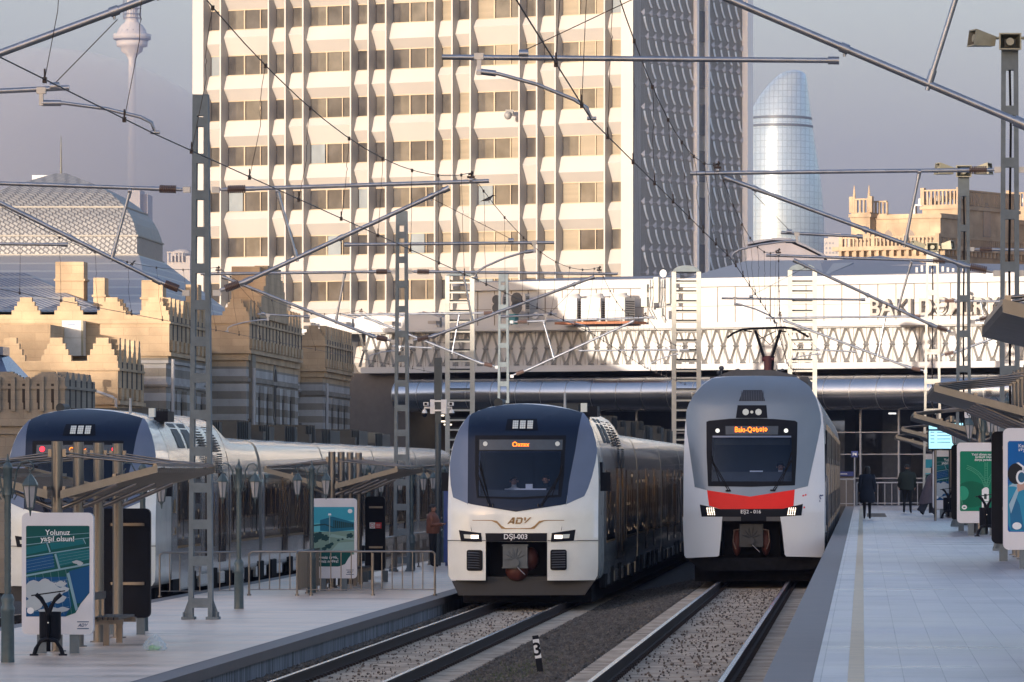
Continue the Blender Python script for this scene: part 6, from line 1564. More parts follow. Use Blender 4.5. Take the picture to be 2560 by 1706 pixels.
def art_building(t, fn, pw, ph):
    ms = [P_('picture sky', (.04, .32, .44)), P_('picture sky low', (.10, .42, .50)), P_('picture ground', (.16, .27, .24)), P_('picture block', (.012, .13, .22)), P_('picture dark', (.01, .05, .06)), P_('poster white', (.72, .75, .78)), P_('picture path', (.22, .36, .36)), P_('poster deep green', (.004, .11, .075))]
    b = MB(); pic_base(b, fn, 0)
    clipped(b, fn, [(0, .45), (1, .45), (1, .78), (0, .72)], 1, 1); clipped(b, fn, [(0, .20), (1, .20), (1, .60), (0, .58)], 2, 2); clipped(b, fn, [(0, 0), (.62, 0), (.78, .04), (.86, .14), (1, .26), (0, .24)], 3, 7)
    clipped(b, fn, [(.18, .60), (.48, .58), (.48, .84), (.18, .78)], 3, 3); clipped(b, fn, [(.48, .58), (1, .62), (1, .74), (.48, .84)], 3, 3); clipped(b, fn, [(.50, .64), (.98, .66), (.98, .72), (.50, .78)], 4, 4)
    for k in range(9): u = .52 + k * .05; clipped(b, fn, [(u, .64), (u + .012, .64), (u + .012, .78 - k * .007), (u, .78 - k * .007)], 5, 3)
    clipped(b, fn, [(0, .70), (.3, .72), (.5, .66), (.5, .645), (.3, .695), (0, .675)], 5, 4); clipped(b, fn, [(.40, .50), (1, .44), (1, .47), (.46, .55)], 4, 6); clipped(b, fn, [(.42, .24), (1, .26), (1, .42), (.62, .40)], 4, 6)
    clipped(b, fn, [(.40, .38), (.42, .38), (.42, .86), (.40, .86)], 6, 6); clipped(b, fn, [(.37, .86), (.45, .86), (.44, .89), (.38, .89)], 6, 5)
    for (u, v, r_) in ((.15, .52, .12), (.30, .48, .10), (.05, .45, .1), (.9, .52, .08), (.62, .44, .035), (.72, .46, .03), (.84, .49, .03), (.38, .34, .08), (.28, .30, .06), (.46, .38, .05)):
        clipped(b, fn, [(u + r_ * (1 + .25 * math.sin(7 * a)) * math.cos(a), v + r_ * .5 * (1 + .2 * math.cos(5 * a)) * math.sin(a)) for a in [2 * math.pi * k / 18 for k in range(18)]], 5, 4)
    clipped(b, fn, [(.90 + .055 * math.cos(a), .93 + .036 * math.sin(a)) for a in [2 * math.pi * k / 16 for k in range(16)]], 6, 5)
    for s_, v in (('Təmiz ürək,', .13), ('təmiz nəfəs!', .065)): add_text(b, s_, .10, lambda x, y, z, v=v: fn(.36 + x / pw, v + y / ph, 15.5), 5, bold=.01)
    b.build('poster', ms, t, fix=False)
def art_green(t, fn, pw, ph):
    ms = [P_('poster green', (.003, .17, .10)), P_('poster light green', (.02, .27, .17)), P_('poster line green', (.08, .33, .22)), P_('poster white', (.72, .75, .78)), P_('poster ink', (.03, .06, .06)), P_('poster dark green', (.002, .11, .065))]
    b = MB(); pic_base(b, fn, 0, False)
    clipped(b, fn, [(.25 + .4 * math.cos(a), .28 + .22 * math.sin(a)) for a in [2 * math.pi * k / 24 for k in range(24)]], 1, 5)
    clipped(b, fn, [(.06 + .14 * math.cos(a), .30 + .12 * math.sin(a)) for a in [2 * math.pi * k / 20 for k in range(20)]], 2, 1)
    def rail_(pts, w_):
        for s in (-1, 1):
            for (p, q) in zip(pts, pts[1:]):
                dx, dy = q[0] - p[0], q[1] - p[1]; n = math.hypot(dx, dy); nx, ny = -dy / n, dx / n; o = s * w_
                clipped(b, fn, [(p[0] + nx * (o - .004), p[1] + ny * (o - .004)), (q[0] + nx * (o - .004), q[1] + ny * (o - .004)), (q[0] + nx * (o + .004), q[1] + ny * (o + .004)), (p[0] + nx * (o + .004), p[1] + ny * (o + .004))], 3, 2)
        for (p, q) in zip(pts, pts[1:]):
            for k in range(4): u, v = p[0] + (q[0] - p[0]) * k / 4, p[1] + (q[1] - p[1]) * k / 4; clipped(b, fn, [(u - w_, v - .002), (u + w_, v - .002), (u + w_, v + .003), (u - w_, v + .003)], 3, 2)
    rail_([(.60, .40), (.60, .50), (.60, .62), (.60, .74), (.60, .82)], .032); rail_([(.58, .42), (.52, .54), (.42, .63), (.28, .70), (.15, .74)], .028); rail_([(.62, .42), (.68, .54), (.78, .64), (.95, .72)], .028); rail_([(.75, .36), (.85, .42), (.98, .48)], .028); rail_([(0, .24), (.04, .12), (.06, .02)], .02)
    clipped(b, fn, [(.50, .0), (.66, .0), (.66, .36), (.64, .39), (.60, .40), (.55, .39), (.50, .36)], 4, 3); clipped(b, fn, [(.55, .20), (.61, .20), (.61, .29), (.55, .29)], 5, 4); clipped(b, fn, [(.49, .155), (.67, .155), (.67, .165), (.49, .165)], 5, 0); clipped(b, fn, [(.54, .02), (.56, .02), (.56, .13), (.54, .13)], 5, 4)
    clipped(b, fn, [(.10 + .06 * math.cos(a), .065 + .038 * math.sin(a)) for a in [2 * math.pi * k / 16 for k in range(16)]], 5, 3); clipped(b, fn, [(.10 + .03 * math.cos(a), .065 + .012 * math.sin(a)) for a in [2 * math.pi * k / 12 for k in range(12)]], 6, 0)
    for s_, v in (('Yaşıl dünya naminə', .93), ('birlikdə təmiz', .885), ('dünya yaradırıq', .84)): add_text(b, s_, .075, lambda x, y, z, v=v: fn(.56 + x / pw, v + y / ph, 15.5), 3, bold=.014)
    b.build('poster', ms, t, fix=False)
def art_blue(t, fn, pw, ph):
    ms = [P_('poster sky blue', (.005, .11, .36)), P_('poster hood', (.03, .24, .40)), P_('poster hair', (.015, .018, .025)), P_('poster skin', (.48, .31, .26)), P_('poster white', (.72, .75, .78)), P_('poster phone blue', (.03, .12, .22)), P_('poster hood shade', (.02, .13, .27)), P_('poster pale hood', (.30, .45, .55))]
    b = MB(); pic_base(b, fn, 0, False); fn0 = fn
    fn = lambda u, v, o=1: fn0(u * .5, v, o)
    clipped(b, fn, [(.02, .08), (.10, .01), (.95, .01), (.98, .30), (.75, .46), (.55, .52), (.35, .545), (.05, .53), (0, .45)], 1, 1); clipped(b, fn, [(.1, .02), (.5, .02), (.36, .3), (.2, .42), (.05, .34)], 2, 6); clipped(b, fn, [(.02, .50), (.28, .56), (.48, .50), (.40, .47), (.2, .50)], 3, 7); clipped(b, fn, [(.04, .30), (.1, .2), (.36, .47), (.3, .5)], 3, 7)
    clipped(b, fn, [(.30, .44), (.52, .47), (.55, .60), (.50, .66), (.36, .62), (.28, .52)], 4, 3)
    clipped(b, fn, [(.24 + .24 * math.cos(a), .64 + .115 * math.sin(a)) for a in [2 * math.pi * k / 24 for k in range(24)]], 5, 2)
    clipped(b, fn, [(.26, .76), (.33, .765), (.50, .72), (.48, .66), (.44, .66), (.44, .71), (.32, .745)], 6, 4)
    clipped(b, fn, [(.40 + .15 * math.cos(a), .60 + .078 * math.sin(a)) for a in [2 * math.pi * k / 20 for k in range(20)]], 7, 4); clipped(b, fn, [(.42 + .11 * math.cos(a), .60 + .058 * math.sin(a)) for a in [2 * math.pi * k / 20 for k in range(20)]], 8, 5)
    clipped(b, fn, [(.28 + .14 * math.cos(a), .065 + .08 * math.sin(a) * .5) for a in [2 * math.pi * k / 20 for k in range(20)]], 9, 4)
    for s_, v in (('Kağızsız', .93), ('səyahət', .89)): add_text(b, s_, .075, lambda x, y, z, v=v: fn0(.16 + x / pw, v + y / ph, 15.5), 4, align='LEFT', bold=.012)
    b.build('poster', ms, t, fix=False)
def at_g(px, py, h):    # a point on a floor lying h below the eye
    s = (py - CY) / h; return ((px - CX) / s, F / s)
# left platform
shelter(-12.5, 88.3, PL, 'nearest louvred steel shelter, its four thick posts before the far left train')
shelter(-12.7, 136.2, PL, 'second louvred steel shelter on the left platform, over the building poster')
shelter(-12.9, 181, PL, 'farthest shelter on the left platform, barely visible beside the navy and white train')
panel(-12.90, 87.3, PL, 'white advertising panel with solar panel poster standing behind the litter bin', art_solar)
panel(-13.02, 97.3, PL, 'black back of an advertising panel behind the nearest left shelter', None, face=False, w=.84)
panel(-12.92, 133.0, PL, 'white advertising panel with a blue building poster under the second left shelter', art_building)
tb = panel(-12.55, 143.6, PL, 'dark panel with a red and white no smoking notice behind the second left shelter', None, face=False, w=.50)
b = MB(); b.box(-.14, .0, -.008, -.002, 1.35, 1.50, 0); b.box(.0, .16, -.008, -.002, 1.35, 1.50, 1)
rg = [(-.07 + .05 * math.cos(a), -.010, 1.425 + .05 * math.sin(a)) for a in [2 * math.pi * k / 16 for k in range(17)]]; b.tube(rg, .006, 4, 1, cap=False); b.box(-.10, -.04, -.012, -.008, 1.42, 1.43, 1)
for k in range(3): b.box(.03, .13, -.012, -.008, 1.38 + k * .035, 1.39 + k * .035, 0)
b.build('no_smoking_sign', [m_ltext, M('sign red', (.55, .03, .03), .5)], tb, fix=False)
bench(-12.35, 92, PL, 'bench under the nearest left shelter, in front of its posts'); bench(-12.6, 139.5, PL, 'bench under the second left shelter')
# right platform
shelter(2.73, 46.2, PR, 'nearest shelter on the right platform, only a roof corner showing at the right edge')
shelter(2.75, 91.8, PR, 'second shelter from the right edge, its brown roof wing above the blue poster panel', 5)
shelter(2.82, 136.6, PR, 'third louvred shelter on the right platform, above the green poster panel', 4)
shelter(2.85, 182, PR, 'fourth louvred shelter on the right platform, beside the departures screen', 4)
shelter(2.9, 222, PR, 'farthest louvred shelter on the right platform', 4)
panel(2.16, 87.3, PR, 'white advertising panel with a blue poster of a person in headphones at right edge', art_blue, w=1.15)
panel(2.15, 94.7, PR, 'black advertising panel casing directly behind the blue headphones poster', None, face=False, w=.9)
panel(2.20, 132.3, PR, 'white advertising panel with a green railway poster on the right platform', art_green, w=1.15)
panel(2.22, 142.2, PR, 'black advertising panel casing just left of the green poster', None, face=False, w=1.0)
panel(2.25, 182.3, PR, 'white advertising panel with solar panel poster on the right platform', art_solar)
panel(2.40, 223, PR, 'farthest advertising panel with a pale blue building poster on the right platform', art_building)
bench(2.95, 138, PR, 'bench under the third right shelter behind the green poster')
def lamp(x, y, z, label, g):
    t = thing('street_lamp', label, 'lamp post', (x, y, z), group=g)
    b = MB(); b.tube([(0, 0, 0), (0, 0, .03), (0, 0, .06), (0, 0, .72), (0, 0, .74), (0, 0, .80), (0, 0, .84), (0, 0, .93), (0, 0, .95), (0, 0, 1.0)], [.10, .10, .098, .094, .105, .103, .082, .098, .092, .066], 14)
    # twisted shaft
    rings = []
    for k in range(40):
        z_ = 1.0 + 1.45 * k / 39; rings.append([((.046 + .006 * math.cos(6 * (a + k * .30))) * math.cos(a), (.046 + .006 * math.cos(6 * (a + k * .30))) * math.sin(a), z_) for a in [2 * math.pi * j / 18 for j in range(18)]])
    b.loft(rings); b.tube([(0, 0, 2.45), (0, 0, 2.48), (0, 0, 2.82), (0, 0, 2.84), (0, 0, 2.90), (0, 0, 2.93), (0, 0, 3.05)], [.07, .065, .065, .08, .055, .025, .008], 12)
    b.ball((0, 0, 2.95), .03, .03, .03, 8); b.build('post', m_lampgreen, t, fix=False)
    for s in (-1, 1):
        b = MB(); P = [(s * .06, 0, 2.40), (s * .10, 0, 2.60), (s * .13, 0, 2.80), (s * .20, 0, 2.93), (s * .30, 0, 2.955), (s * .37, 0, 2.90), (s * .38, 0, 2.83), (s * .33, 0, 2.80), (s * .30, 0, 2.84)]
        b.tube(P, .014, 6); b.tube([(s * .06, 0, 2.55), (s * .10, 0, 2.50), (s * .13, 0, 2.44), (s * .09, 0, 2.38)], .010, 6); b.tube([(s * .33, 0, 2.80), (s * .33, 0, 2.73)], .012, 6)
        ar = b.build('arm', m_lampgreen, t, fix=False)
        b = MB(); c_ = s * .33; k8 = lambda r, z_: [(c_ + r * math.cos(2 * math.pi * j / 6 + .5), r * math.sin(2 * math.pi * j / 6 + .5), z_) for j in range(6)]
        b.loft([k8(.105, 2.585), k8(.052, 2.26)], 0, smooth=False); b.build('lantern_glass', m_lampglass, ar, fix=False)
        b = MB(); b.loft([k8(.125, 2.58), k8(.125, 2.60), k8(.095, 2.66), k8(.05, 2.72), k8(.02, 2.75)], 0, smooth=False); b.loft([k8(.056, 2.27), k8(.045, 2.25), k8(.02, 2.22), k8(.008, 2.14)], 0, smooth=False)
        for a, e in zip(k8(.109, 2.585), k8(.056, 2.26)): b.tube([a, e], .008, 4)
        b.build('lantern_frame', m_lampgreen, ar, fix=False)
    return t
gl, gr = 'twin lantern lamp posts on the left platform', 'twin lantern lamp posts on the right platform'
l0 = lamp(-12.5, 83.2, PL, 'nearest twin lantern lamp post, at the left edge of the photo', gl)
for x, y, lab in ((-12.6, 99.6, 'twin lantern lamp post partly hidden behind the posts of the nearest left shelter'), (-12.67, 115.6, 'twin lantern lamp post just right of the nearest ladder-like mast'), (-12.68, 131.0, 'twin lantern lamp post in front of the blue building poster'), (-12.72, 146.5, 'twin lantern lamp post showing behind the right wing of the second left shelter'), (-12.75, 161, 'twin lantern lamp post between the second left shelter and the dark camera pole'), (-12.8, 174, 'farthest twin lantern lamp post, right beside the navy and white train')): dup(l0, (x, y, PL), label=lab)
for k, (x, y, lab) in enumerate(((2.85, 112, 'twin lantern lamp post above the blue poster panel on the right platform'), (2.85, 134.0, 'twin lantern lamp post standing in front of the green poster'), (2.87, 157, 'twin lantern lamp post behind the roof of the third right shelter'), (2.88, 177, 'twin lantern lamp post beside the departures screen'), (2.9, 199, 'farthest twin lantern lamp post on the right platform'))):
    o = dup(l0, (x, y, PR), label=lab); o['group'] = gr
# litter bins
def bin_(x, y, z, label):
    t = thing('litter_bin', label, 'litter bin', (x, y, z), group='black litter bins')
    b = MB(); b.tube([(0, 0, .20), (0, 0, .26), (0, 0, .62), (0, 0, .66)], [.13, .165, .165, .17], 18, 0); b.build('bucket', m_black, t, fix=False)
    b = MB()
    for s in (-1, 1):
        b.tube([(0, -.18, .06), (0, -.18, .22), (s * .0, -.18, .62), (s * .04, -.18, .74), (s * .11, -.18, .86), (s * .19, -.18, .93)], .033, 8); b.tube([(s * .0, -.18, .26), (s * .12, -.18, .22), (s * .19, -.18, .10), (s * .22, -.18, .0)], .033, 8); b.box(s * .22 - .06, s * .22 + .06, -.22, -.14, 0, .025)
    b.build('stand', m_black, t, fix=False)
    b = MB(); b.hexa([(-.26, -.2, .90), (.20, -.2, .965), (.20, .2, .965), (-.26, .2, .90), (-.26, -.2, .92), (.20, -.2, .985), (.20, .2, .985), (-.26, .2, .92)]); b.build('lid', m_black, t)
    b = MB(); b.tube([(0, -.22, .50), (0, -.21, .50)], .012, 8); b.build('bolt', m_lens, t)
    return t
bin_(-12.35, 86.5, PL, 'black litter bin in front of the solar panel poster on the left'); bin_(2.85, 130.6, PR, 'black litter bin at the right edge of the green poster'); bin_(2.72, 180, PR, 'black litter bin in front of the solar poster on the right platform')
# plastic bag with green bottle
x, y = at_g(388, 1627, 2.8); t = thing('plastic_bag', 'clear crumpled plastic bag with a green bottle lying on the left platform', 'plastic bag', (x, y, PL), R(10))
b = MB(); rnd = random.Random(8); n = 16; rings = []
for k, (z_, r_) in enumerate(((0.005, .15), (.04, .185), (.09, .18), (.14, .15), (.18, .11), (.22, .06), (.25, .015))):
    rings.append([((r_ * rnd.uniform(.82, 1.15)) * math.cos(2 * math.pi * j / n) - .03 * z_, .7 * r_ * rnd.uniform(.8, 1.2) * math.sin(2 * math.pi * j / n), z_ + rnd.uniform(-.012, .012)) for j in range(n)])
b.loft(rings, 0, smooth=False); m_bag = M('plastic film', (.62, .72, .78), .2, 0, .1, 20, alpha=.45); b.build('film', m_bag, t, fix=False)
b = MB(); b.tube([(-.10, -.02, .045), (-.07, -.02, .045), (.03, -.02, .045), (.06, -.02, .045), (.09, -.02, .05)], [.03, .04, .04, .025, .012], 12); b.build('green_bottle', M('green bottle', (.10, .55, .12), .3, 0, .05), t, fix=False)
# railings
def railing(p0, p1, z, label, posts, step=.23, gap=0.):
    p0, p1 = Vector((*p0, z)), Vector((*p1, z)); L_ = (p1 - p0).length; d = (p1 - p0).normalized()
    t = thing('railing', label, 'railing', p0, math.atan2(d.y, d.x), group='tubular steel railings on the left platform')
    b = MB(); r_ = .022
    b.tube([(0, 0, .90), (.02, 0, .96), (.07, 0, .99), (L_ - .07, 0, .99), (L_ - .02, 0, .96), (L_, 0, .90)], r_, 8); b.tube([(0, 0, .13), (L_, 0, .13)], .012, 6); b.build('top_rail', m_stain, t, fix=False)
    for k in range(posts + 1):
        b = MB(); x = L_ * k / posts; b.tube([(x, 0, 0), (x, 0, .95)], r_, 8); b.tube([(x, 0, 0), (x, 0, .03)], .05, 10); b.build('post', m_stain, t, fix=False)
    x = step; k = 0
    while x < L_ - .05:
        b = MB(); b.tube([(x, 0, .13), (x, 0, .98)], .0125, 6); o = b.build('baluster', m_stain, t, fix=False) ; x += step; k += 1
        if k > 95: break
    return t
railing((-13.80, 128), (-9.62, 128), PL, 'steel railing across the left platform, right half, ending at the platform edge', 3)
railing((-15.6, 126.3), (-13.92, 127.0), PL, 'short steel railing across the left platform, left half, beside the nearest mast', 1)
railing((-12.70, 127.8), (-12.70, 137.0), PL, 'dense steel railing running away beside the blue building poster', 4, .125)
railing((-12.95, 150), (-12.95, 186), PL, 'long steel railing running away behind the man in the brown jacket', 9, .38)
# pole with cameras
x, y = at_g(1076, 1419, 2.8); t = thing('camera_pole', 'dark pole with white dome cameras standing left of the navy and white train', 'camera pole', (x, y + 3, PL))
m_pole = M('dark blue grey pole', (.045, .06, .07), .5, 0, .1)
b = MB(); b.tube([(0, 0, 0), (0, 0, 4.2)], .085, 10); b.box(-.085, .085, -.085, .085, 4.2, 5.0); b.box(-.11, .11, -.11, .11, 4.75, 6.15); b.build('pole', m_pole, t)
q = lambda px, py: ((px - 1076.) * .01195, 4.55 + (985. - py) * .01195 + .1)
b = MB(); m_cam = M('camera white', (.72, .73, .75), .35)
for a in (( 1057, 1068), (1084, 1097)): x0, z0 = q(a[0], 998); x1, z1 = q(a[1], 963); b.box(x0, x1, -.12, .1, z0, z1)
for zz in (967, 990): x0, z0 = q(1066, zz + 2); x1, z1 = q(1086, zz - 2); b.box(x0, x1, -.16, .12, z0, z1)
b.build('camera_box', m_cam, t)
for s, cx_ in ((-1, 1043), (1, 1110)):
    b = MB(); x0, z0 = q(cx_, 988); xm, _ = q(1057 if s < 0 else 1097, 0); b.tube([(xm, -.05, z0 + .06), (x0, -.05, z0 + .06), (x0, -.05, z0)], .03, 8, 0); b.tube([(x0, -.05, z0), (x0, -.05, z0 - .1)], [.05, .085], 12, 0); b.ball((x0, -.05, z0 - .13), .08, .08, .10, 12, 1)
    b.build('dome_camera', [m_cam, m_black], t, fix=False)
    b = MB(); x0, z0 = q(cx_ + (5 if s < 0 else 0), 974); b.box(x0 - .08, x0 + .06, -.3, .0, z0 - .05, z0 + .05, 0); b.box(x0 - .05, x0 + .03, -.31, -.29, z0 - .035, z0 + .035, 1); b.build('bullet_camera', [m_cam, m_black], t)
# blue column, small hanging sign behind the train corner
x, y = at_g(1117, 1330, 2.8); t = thing('information_column', 'blue information column beside the front left corner of the navy and white train', 'information column', (-12.2, 168, PL)); b = MB(); b.box(-.16, .22, -.1, .1, .1, 2.6, 0); b.box(-.12, .12, -.05, .05, 0, .1, 0); b.build('body', M('column blue', (.01, .05, .22), .4), t)
b = MB()
for k in range(5): b.box(.02, .10, -.108, -.10, 1.5 + k * .12, 1.56 + k * .12)
b.build('lettering', m_ltext, t)
t = thing('hanging_sign', 'small pale blue sign hanging left of the navy and white train', 'sign', (-12.72, 176, 2.25)); b = MB(); b.box(-.13, .17, -.03, .03, 0, .27, 0); b.build('board', M('pale sign', (.35, .62, .70), .4, emit=.25), t); b = MB(); emblem(b, lambda a, c_: (.02 + a * .4, -.035, .12 + c_ * .4)); b.box(-.1, .14, -.036, -.031, .04, .09); b.build('emblem', m_sign_blue, t, fix=False); b = MB(); b.tube([(.02, 0, .27), (.02, 0, .6)], .01, 5); b.build('hanger', m_roofk, t)
# departures screen
t = thing('departures_screen', 'bright cyan departures screen hanging above the right platform', 'screen', (2.62, 171.5, 0)); s_ = F / 171.5
x0, x1 = (2322 - CX) / s_ - 2.62, (2425 - CX) / s_ - 2.62; z0, z1 = CZ - (1122 - CY) / s_, CZ - (1058 - CY) / s_
b = MB(); b.box(x0 - .04, x1 + .04, .0, .12, z0 - .04, z1 + .04); b.build('housing', m_black, t)
b = MB(); b.quad((x0, -.003, z0), (x1, -.003, z0), (x1, -.003, z1), (x0, -.003, z1), 0); b.quad((x0, -.005, z1 - .24), (x1, -.005, z1 - .24), (x1, -.005, z1 - .18), (x0, -.005, z1 - .18), 1)
for k in range(4):
    z = z1 - .29 - k * .10
    for a, w_ in ((.05, .12), (.25, .4), (.85, .12)):
        b.quad((x0 + a, -.006, z), (x0 + a + w_, -.006, z), (x0 + a + w_, -.006, z + .02), (x0 + a, -.006, z + .02), 1)
emblem(b, lambda a, c_: (x0 + .2 + a * .4, -.006, z1 - .12 + c_ * .4), 1)
for k in range(6): b.quad((x0 + .6 + k * .1, -.006, z1 - .1), (x0 + .67 + k * .1, -.006, z1 - .1), (x0 + .67 + k * .1, -.006, z1 - .07), (x0 + .6 + k * .1, -.006, z1 - .07), 1)
b.build('display', [M('screen cyan', (.32, .68, .80), .4, emit=.35), M('screen text', (.03, .16, .30), .5)], t, fix=False)
b = MB(); 
for a in (.2, 1.0): b.tube([(x0 + a, .06, PR), (x0 + a, .06, z0)], .04, 8)
b.build('post', m_stain, t)
# P4 sign, far railing and gate at the platform end
t = thing('platform_sign', 'small blue sign reading P4 at the end of the right platform', 'sign', (0, 240, 0)); s_ = F / 240
x0, x1, z0, z1 = (2128 - CX) / s_, (2145 - CX) / s_, CZ - (1144 - CY) / s_, CZ - (1128 - CY) / s_
b = MB(); b.box(x0, x1, 0, .05, z0, z1); b.build('board', m_sign_blue, t); b = MB(); add_text(b, 'P4', .17, lambda x, y, z: ((x0 + x1) / 2 + x, -.01, (z0 + z1) / 2 - .06 + y), bold=.03); b.build('text', m_ltext, t, fix=False)
b = MB(); b.tube([((x0 + x1) / 2, .06, PR), ((x0 + x1) / 2, .06, z1)], .03, 8); b.build('pole', m_mull, t)
def frail(px0, px1, Y, z, label, h=.95, ph=8, top=None):
    s_ = F / Y; xa, xb = (px0 - CX) / s_, (px1 - CX) / s_; t = thing('railing', label, 'railing', (xa, Y, z), group='pale railings at the end of the right platform'); b = MB(); L_ = xb - xa
    b.tube([(0, 0, h), (L_, 0, h)], .03, 8); b.tube([(0, 0, .12), (L_, 0, .12)], .02, 6); b.build('top_rail', m_mull, t, fix=False)
    n = max(2, int(L_ / .27))
    for k in range(n + 1): b = MB(); b.tube([(L_ * k / n, 0, 0), (L_ * k / n, 0, h)], .016 if k % ph else .028, 6); b.build('baluster', m_mull, t, fix=False)
frail(2142, 2247, 244, PR, 'pale railing at the platform end, right of the P4 sign', 1.0); frail(2096, 2135, 240.5, PR, 'pale gate railing at the platform end, left of the P4 sign', 1.15)
frail(2247, 2560, 246, PR, 'pale railing at the platform end behind the people', 1.0); 
t = thing('ticket_gate', 'dark kiosk with a small blue banner at the platform end beside the red-banded train', 'kiosk', (-1.0, 243, PR)); s_ = F / 243
b = MB(); b.box(-.35, .6, .1, .5, 0, 1.3, 0); b.build('body', m_dwall, t); b = MB(); b.box((2085 - CX) / s_ + 1.0, (2134 - CX) / s_ + 1.0, 0, .06, 1.28, 1.48, 0); b.build('banner', m_sign_blue, t); b = MB(); add_text(b, 'BİLET', .11, lambda x, y, z: (.0 + x, -.01, 1.34 + y), bold=.02) if False else b.box(-.1, .35, -.01, -.003, 1.36, 1.39); b.build('lettering', m_ltext, t)
# ---------------- people ----------------
def cmat(name, c, r=.85): return M(name, c, r, 0, .15, 9, bump=.25, bscale=40)
def person(label, x, y, z, heading, H_, pose, top, legs, shoes, hair='short', coat=None, skin=None, hairm=None, slim=1., group=None, extras=None):
    """body faces -y at heading 0; pose gives joint positions in a 1.75 m frame"""
    t = thing('person', label, 'person', (x, y, z), R(heading), group=group); k = H_ / 1.75; sk = skin or m_skin
    J = dict(pelvis=(0, 0, .96), waist=(0, 0, 1.10), chest=(0, .005, 1.30), upper=(0, .01, 1.41), neckb=(0, .01, 1.48), neck=(0, 0, 1.54), jaw=(0, -.025, 1.585), head=(0, -.005, 1.645), crown=(0, .0, 1.695),
             hipL=(.09, 0, .90), kneeL=(.10, -.02, .50), ankL=(.10, .02, .09), toeL=(.115, -.13, .035), hipR=(-.09, 0, .90), kneeR=(-.10, -.02, .50), ankR=(-.10, .02, .09), toeR=(-.115, -.13, .035),
             shL=(.175, .01, 1.42), elL=(.225, .03, 1.14), wrL=(.235, -.04, .90), shR=(-.175, .01, 1.42), elR=(-.225, .03, 1.14), wrR=(-.235, -.04, .90))
    J.update(pose)
    RAD = dict(pelvis=.145, waist=.125, chest=.15, upper=.125, neckb=.07, neck=.055, jaw=.068, head=.088, crown=.066, hipL=.095, kneeL=.062, ankL=.042, toeL=.034, hipR=.095, kneeR=.062, ankR=.042, toeR=.034, shL=.068, elL=.047, wrL=.028, shR=.068, elR=.047, wrR=.028)
    names = list(J); E = [('pelvis', 'waist'), ('waist', 'chest'), ('chest', 'upper'), ('upper', 'neckb'), ('neckb', 'neck'), ('neck', 'jaw'), ('jaw', 'head'), ('head', 'crown'),
         ('pelvis', 'hipL'), ('hipL', 'kneeL'), ('kneeL', 'ankL'), ('ankL', 'toeL'), ('pelvis', 'hipR'), ('hipR', 'kneeR'), ('kneeR', 'ankR'), ('ankR', 'toeR'), ('upper', 'shL'), ('shL', 'elL'), ('elL', 'wrL'), ('upper', 'shR'), ('shR', 'elR'), ('elR', 'wrR')]
    V = [Vector(J[n]) * k for n in names]; ix = {n: i for i, n in enumerate(names)}; rr = [RAD[n] * k * (slim if n in ('pelvis', 'waist', 'chest', 'upper', 'hipL', 'hipR') else 1) for n in names]
    ED = [(ix[a], ix[c]) for a, c in E]; segs = [(a, c) for a, c in E]
    # nose, fingers
    hv = Vector(J['head']) * k; V.append(hv + Vector((0, -.095, -.01)) * k); rr.append(.014 * k); ED.append((ix['head'], len(V) - 1))
    hand_pts = []
    for s in 'LR':
        wv, ev = Vector(J['wr' + s]) * k, Vector(J['el' + s]) * k; d = (wv - ev).normalized(); pal = wv + d * .055 * k; V.append(pal); rr.append(.030 * k); pi = len(V) - 1; ED.append((ix['wr' + s], pi))
        side = Vector((0, -1, 0)) if abs(d.y) < .7 else Vector((1 if s == 'R' else -1, 0, 0)); side = (side - d * side.dot(d)).normalized(); nrm = d.cross(side)
        inn = nrm if (nrm.x < 0) == (s == 'L') else -nrm
        for q, ln in ((-.026, .050), (-.009, .064), (.009, .068), (.026, .060)):
            b0 = pal + d * .030 * k + side * q * k; b1 = b0 + d * ln * .55 * k + inn * .008 * k; b2 = b1 + d * ln * .4 * k + inn * .022 * k
            i0 = len(V); V += [b0, b1, b2]; rr += [.0095 * k, .0085 * k, .0075 * k]; ED += [(pi, i0), (i0, i0 + 1), (i0 + 1, i0 + 2)]
        b0 = pal + side * .032 * k - d * .015 * k; b1 = b0 + side * .022 * k + d * .028 * k + inn * .01 * k; b2 = b1 + d * .024 * k + inn * .008 * k
        i0 = len(V); V += [b0, b1, b2]; rr += [.011 * k, .010 * k, .008 * k]; ED += [(pi, i0), (i0, i0 + 1), (i0 + 1, i0 + 2)]
        hand_pts.append((wv, pal + d * .1 * k))
    me = bpy.data.meshes.new('body'); me.from_pydata([tuple(v) for v in V], ED, []); o = bpy.data.objects.new('body', me); C.objects.link(o)
    md = o.modifiers.new('skin', 'SKIN'); md.use_smooth_shade = True
    for i, sv in enumerate(me.skin_vertices[0].data): sv.radius = (rr[i], rr[i]); sv.use_root = (i == ix['pelvis'])
    for n in ('chest', 'upper', 'waist', 'pelvis'):
        sv = me.skin_vertices[0].data[ix[n]]; sv.radius = (rr[ix[n]] * 1.12, rr[ix[n]] * .80)
    sb = o.modifiers.new('sub', 'SUBSURF'); sb.levels = 2; sb.render_levels = 2
    dg = bpy.context.evaluated_depsgraph_get(); dg.update(); m2 = bpy.data.meshes.new_from_object(o.evaluated_get(dg)); bpy.data.objects.remove(o)
    ob = bpy.data.objects.new('body', m2); C.objects.link(ob); ob.parent = t
    for m in (sk, top, legs, shoes): m2.materials.append(m)
    def sd(p, a, c):
        ab = c - a; u = max(0, min(1, (p - a).dot(ab) / max(1e-9, ab.length_squared))); return (p - a - ab * u).length
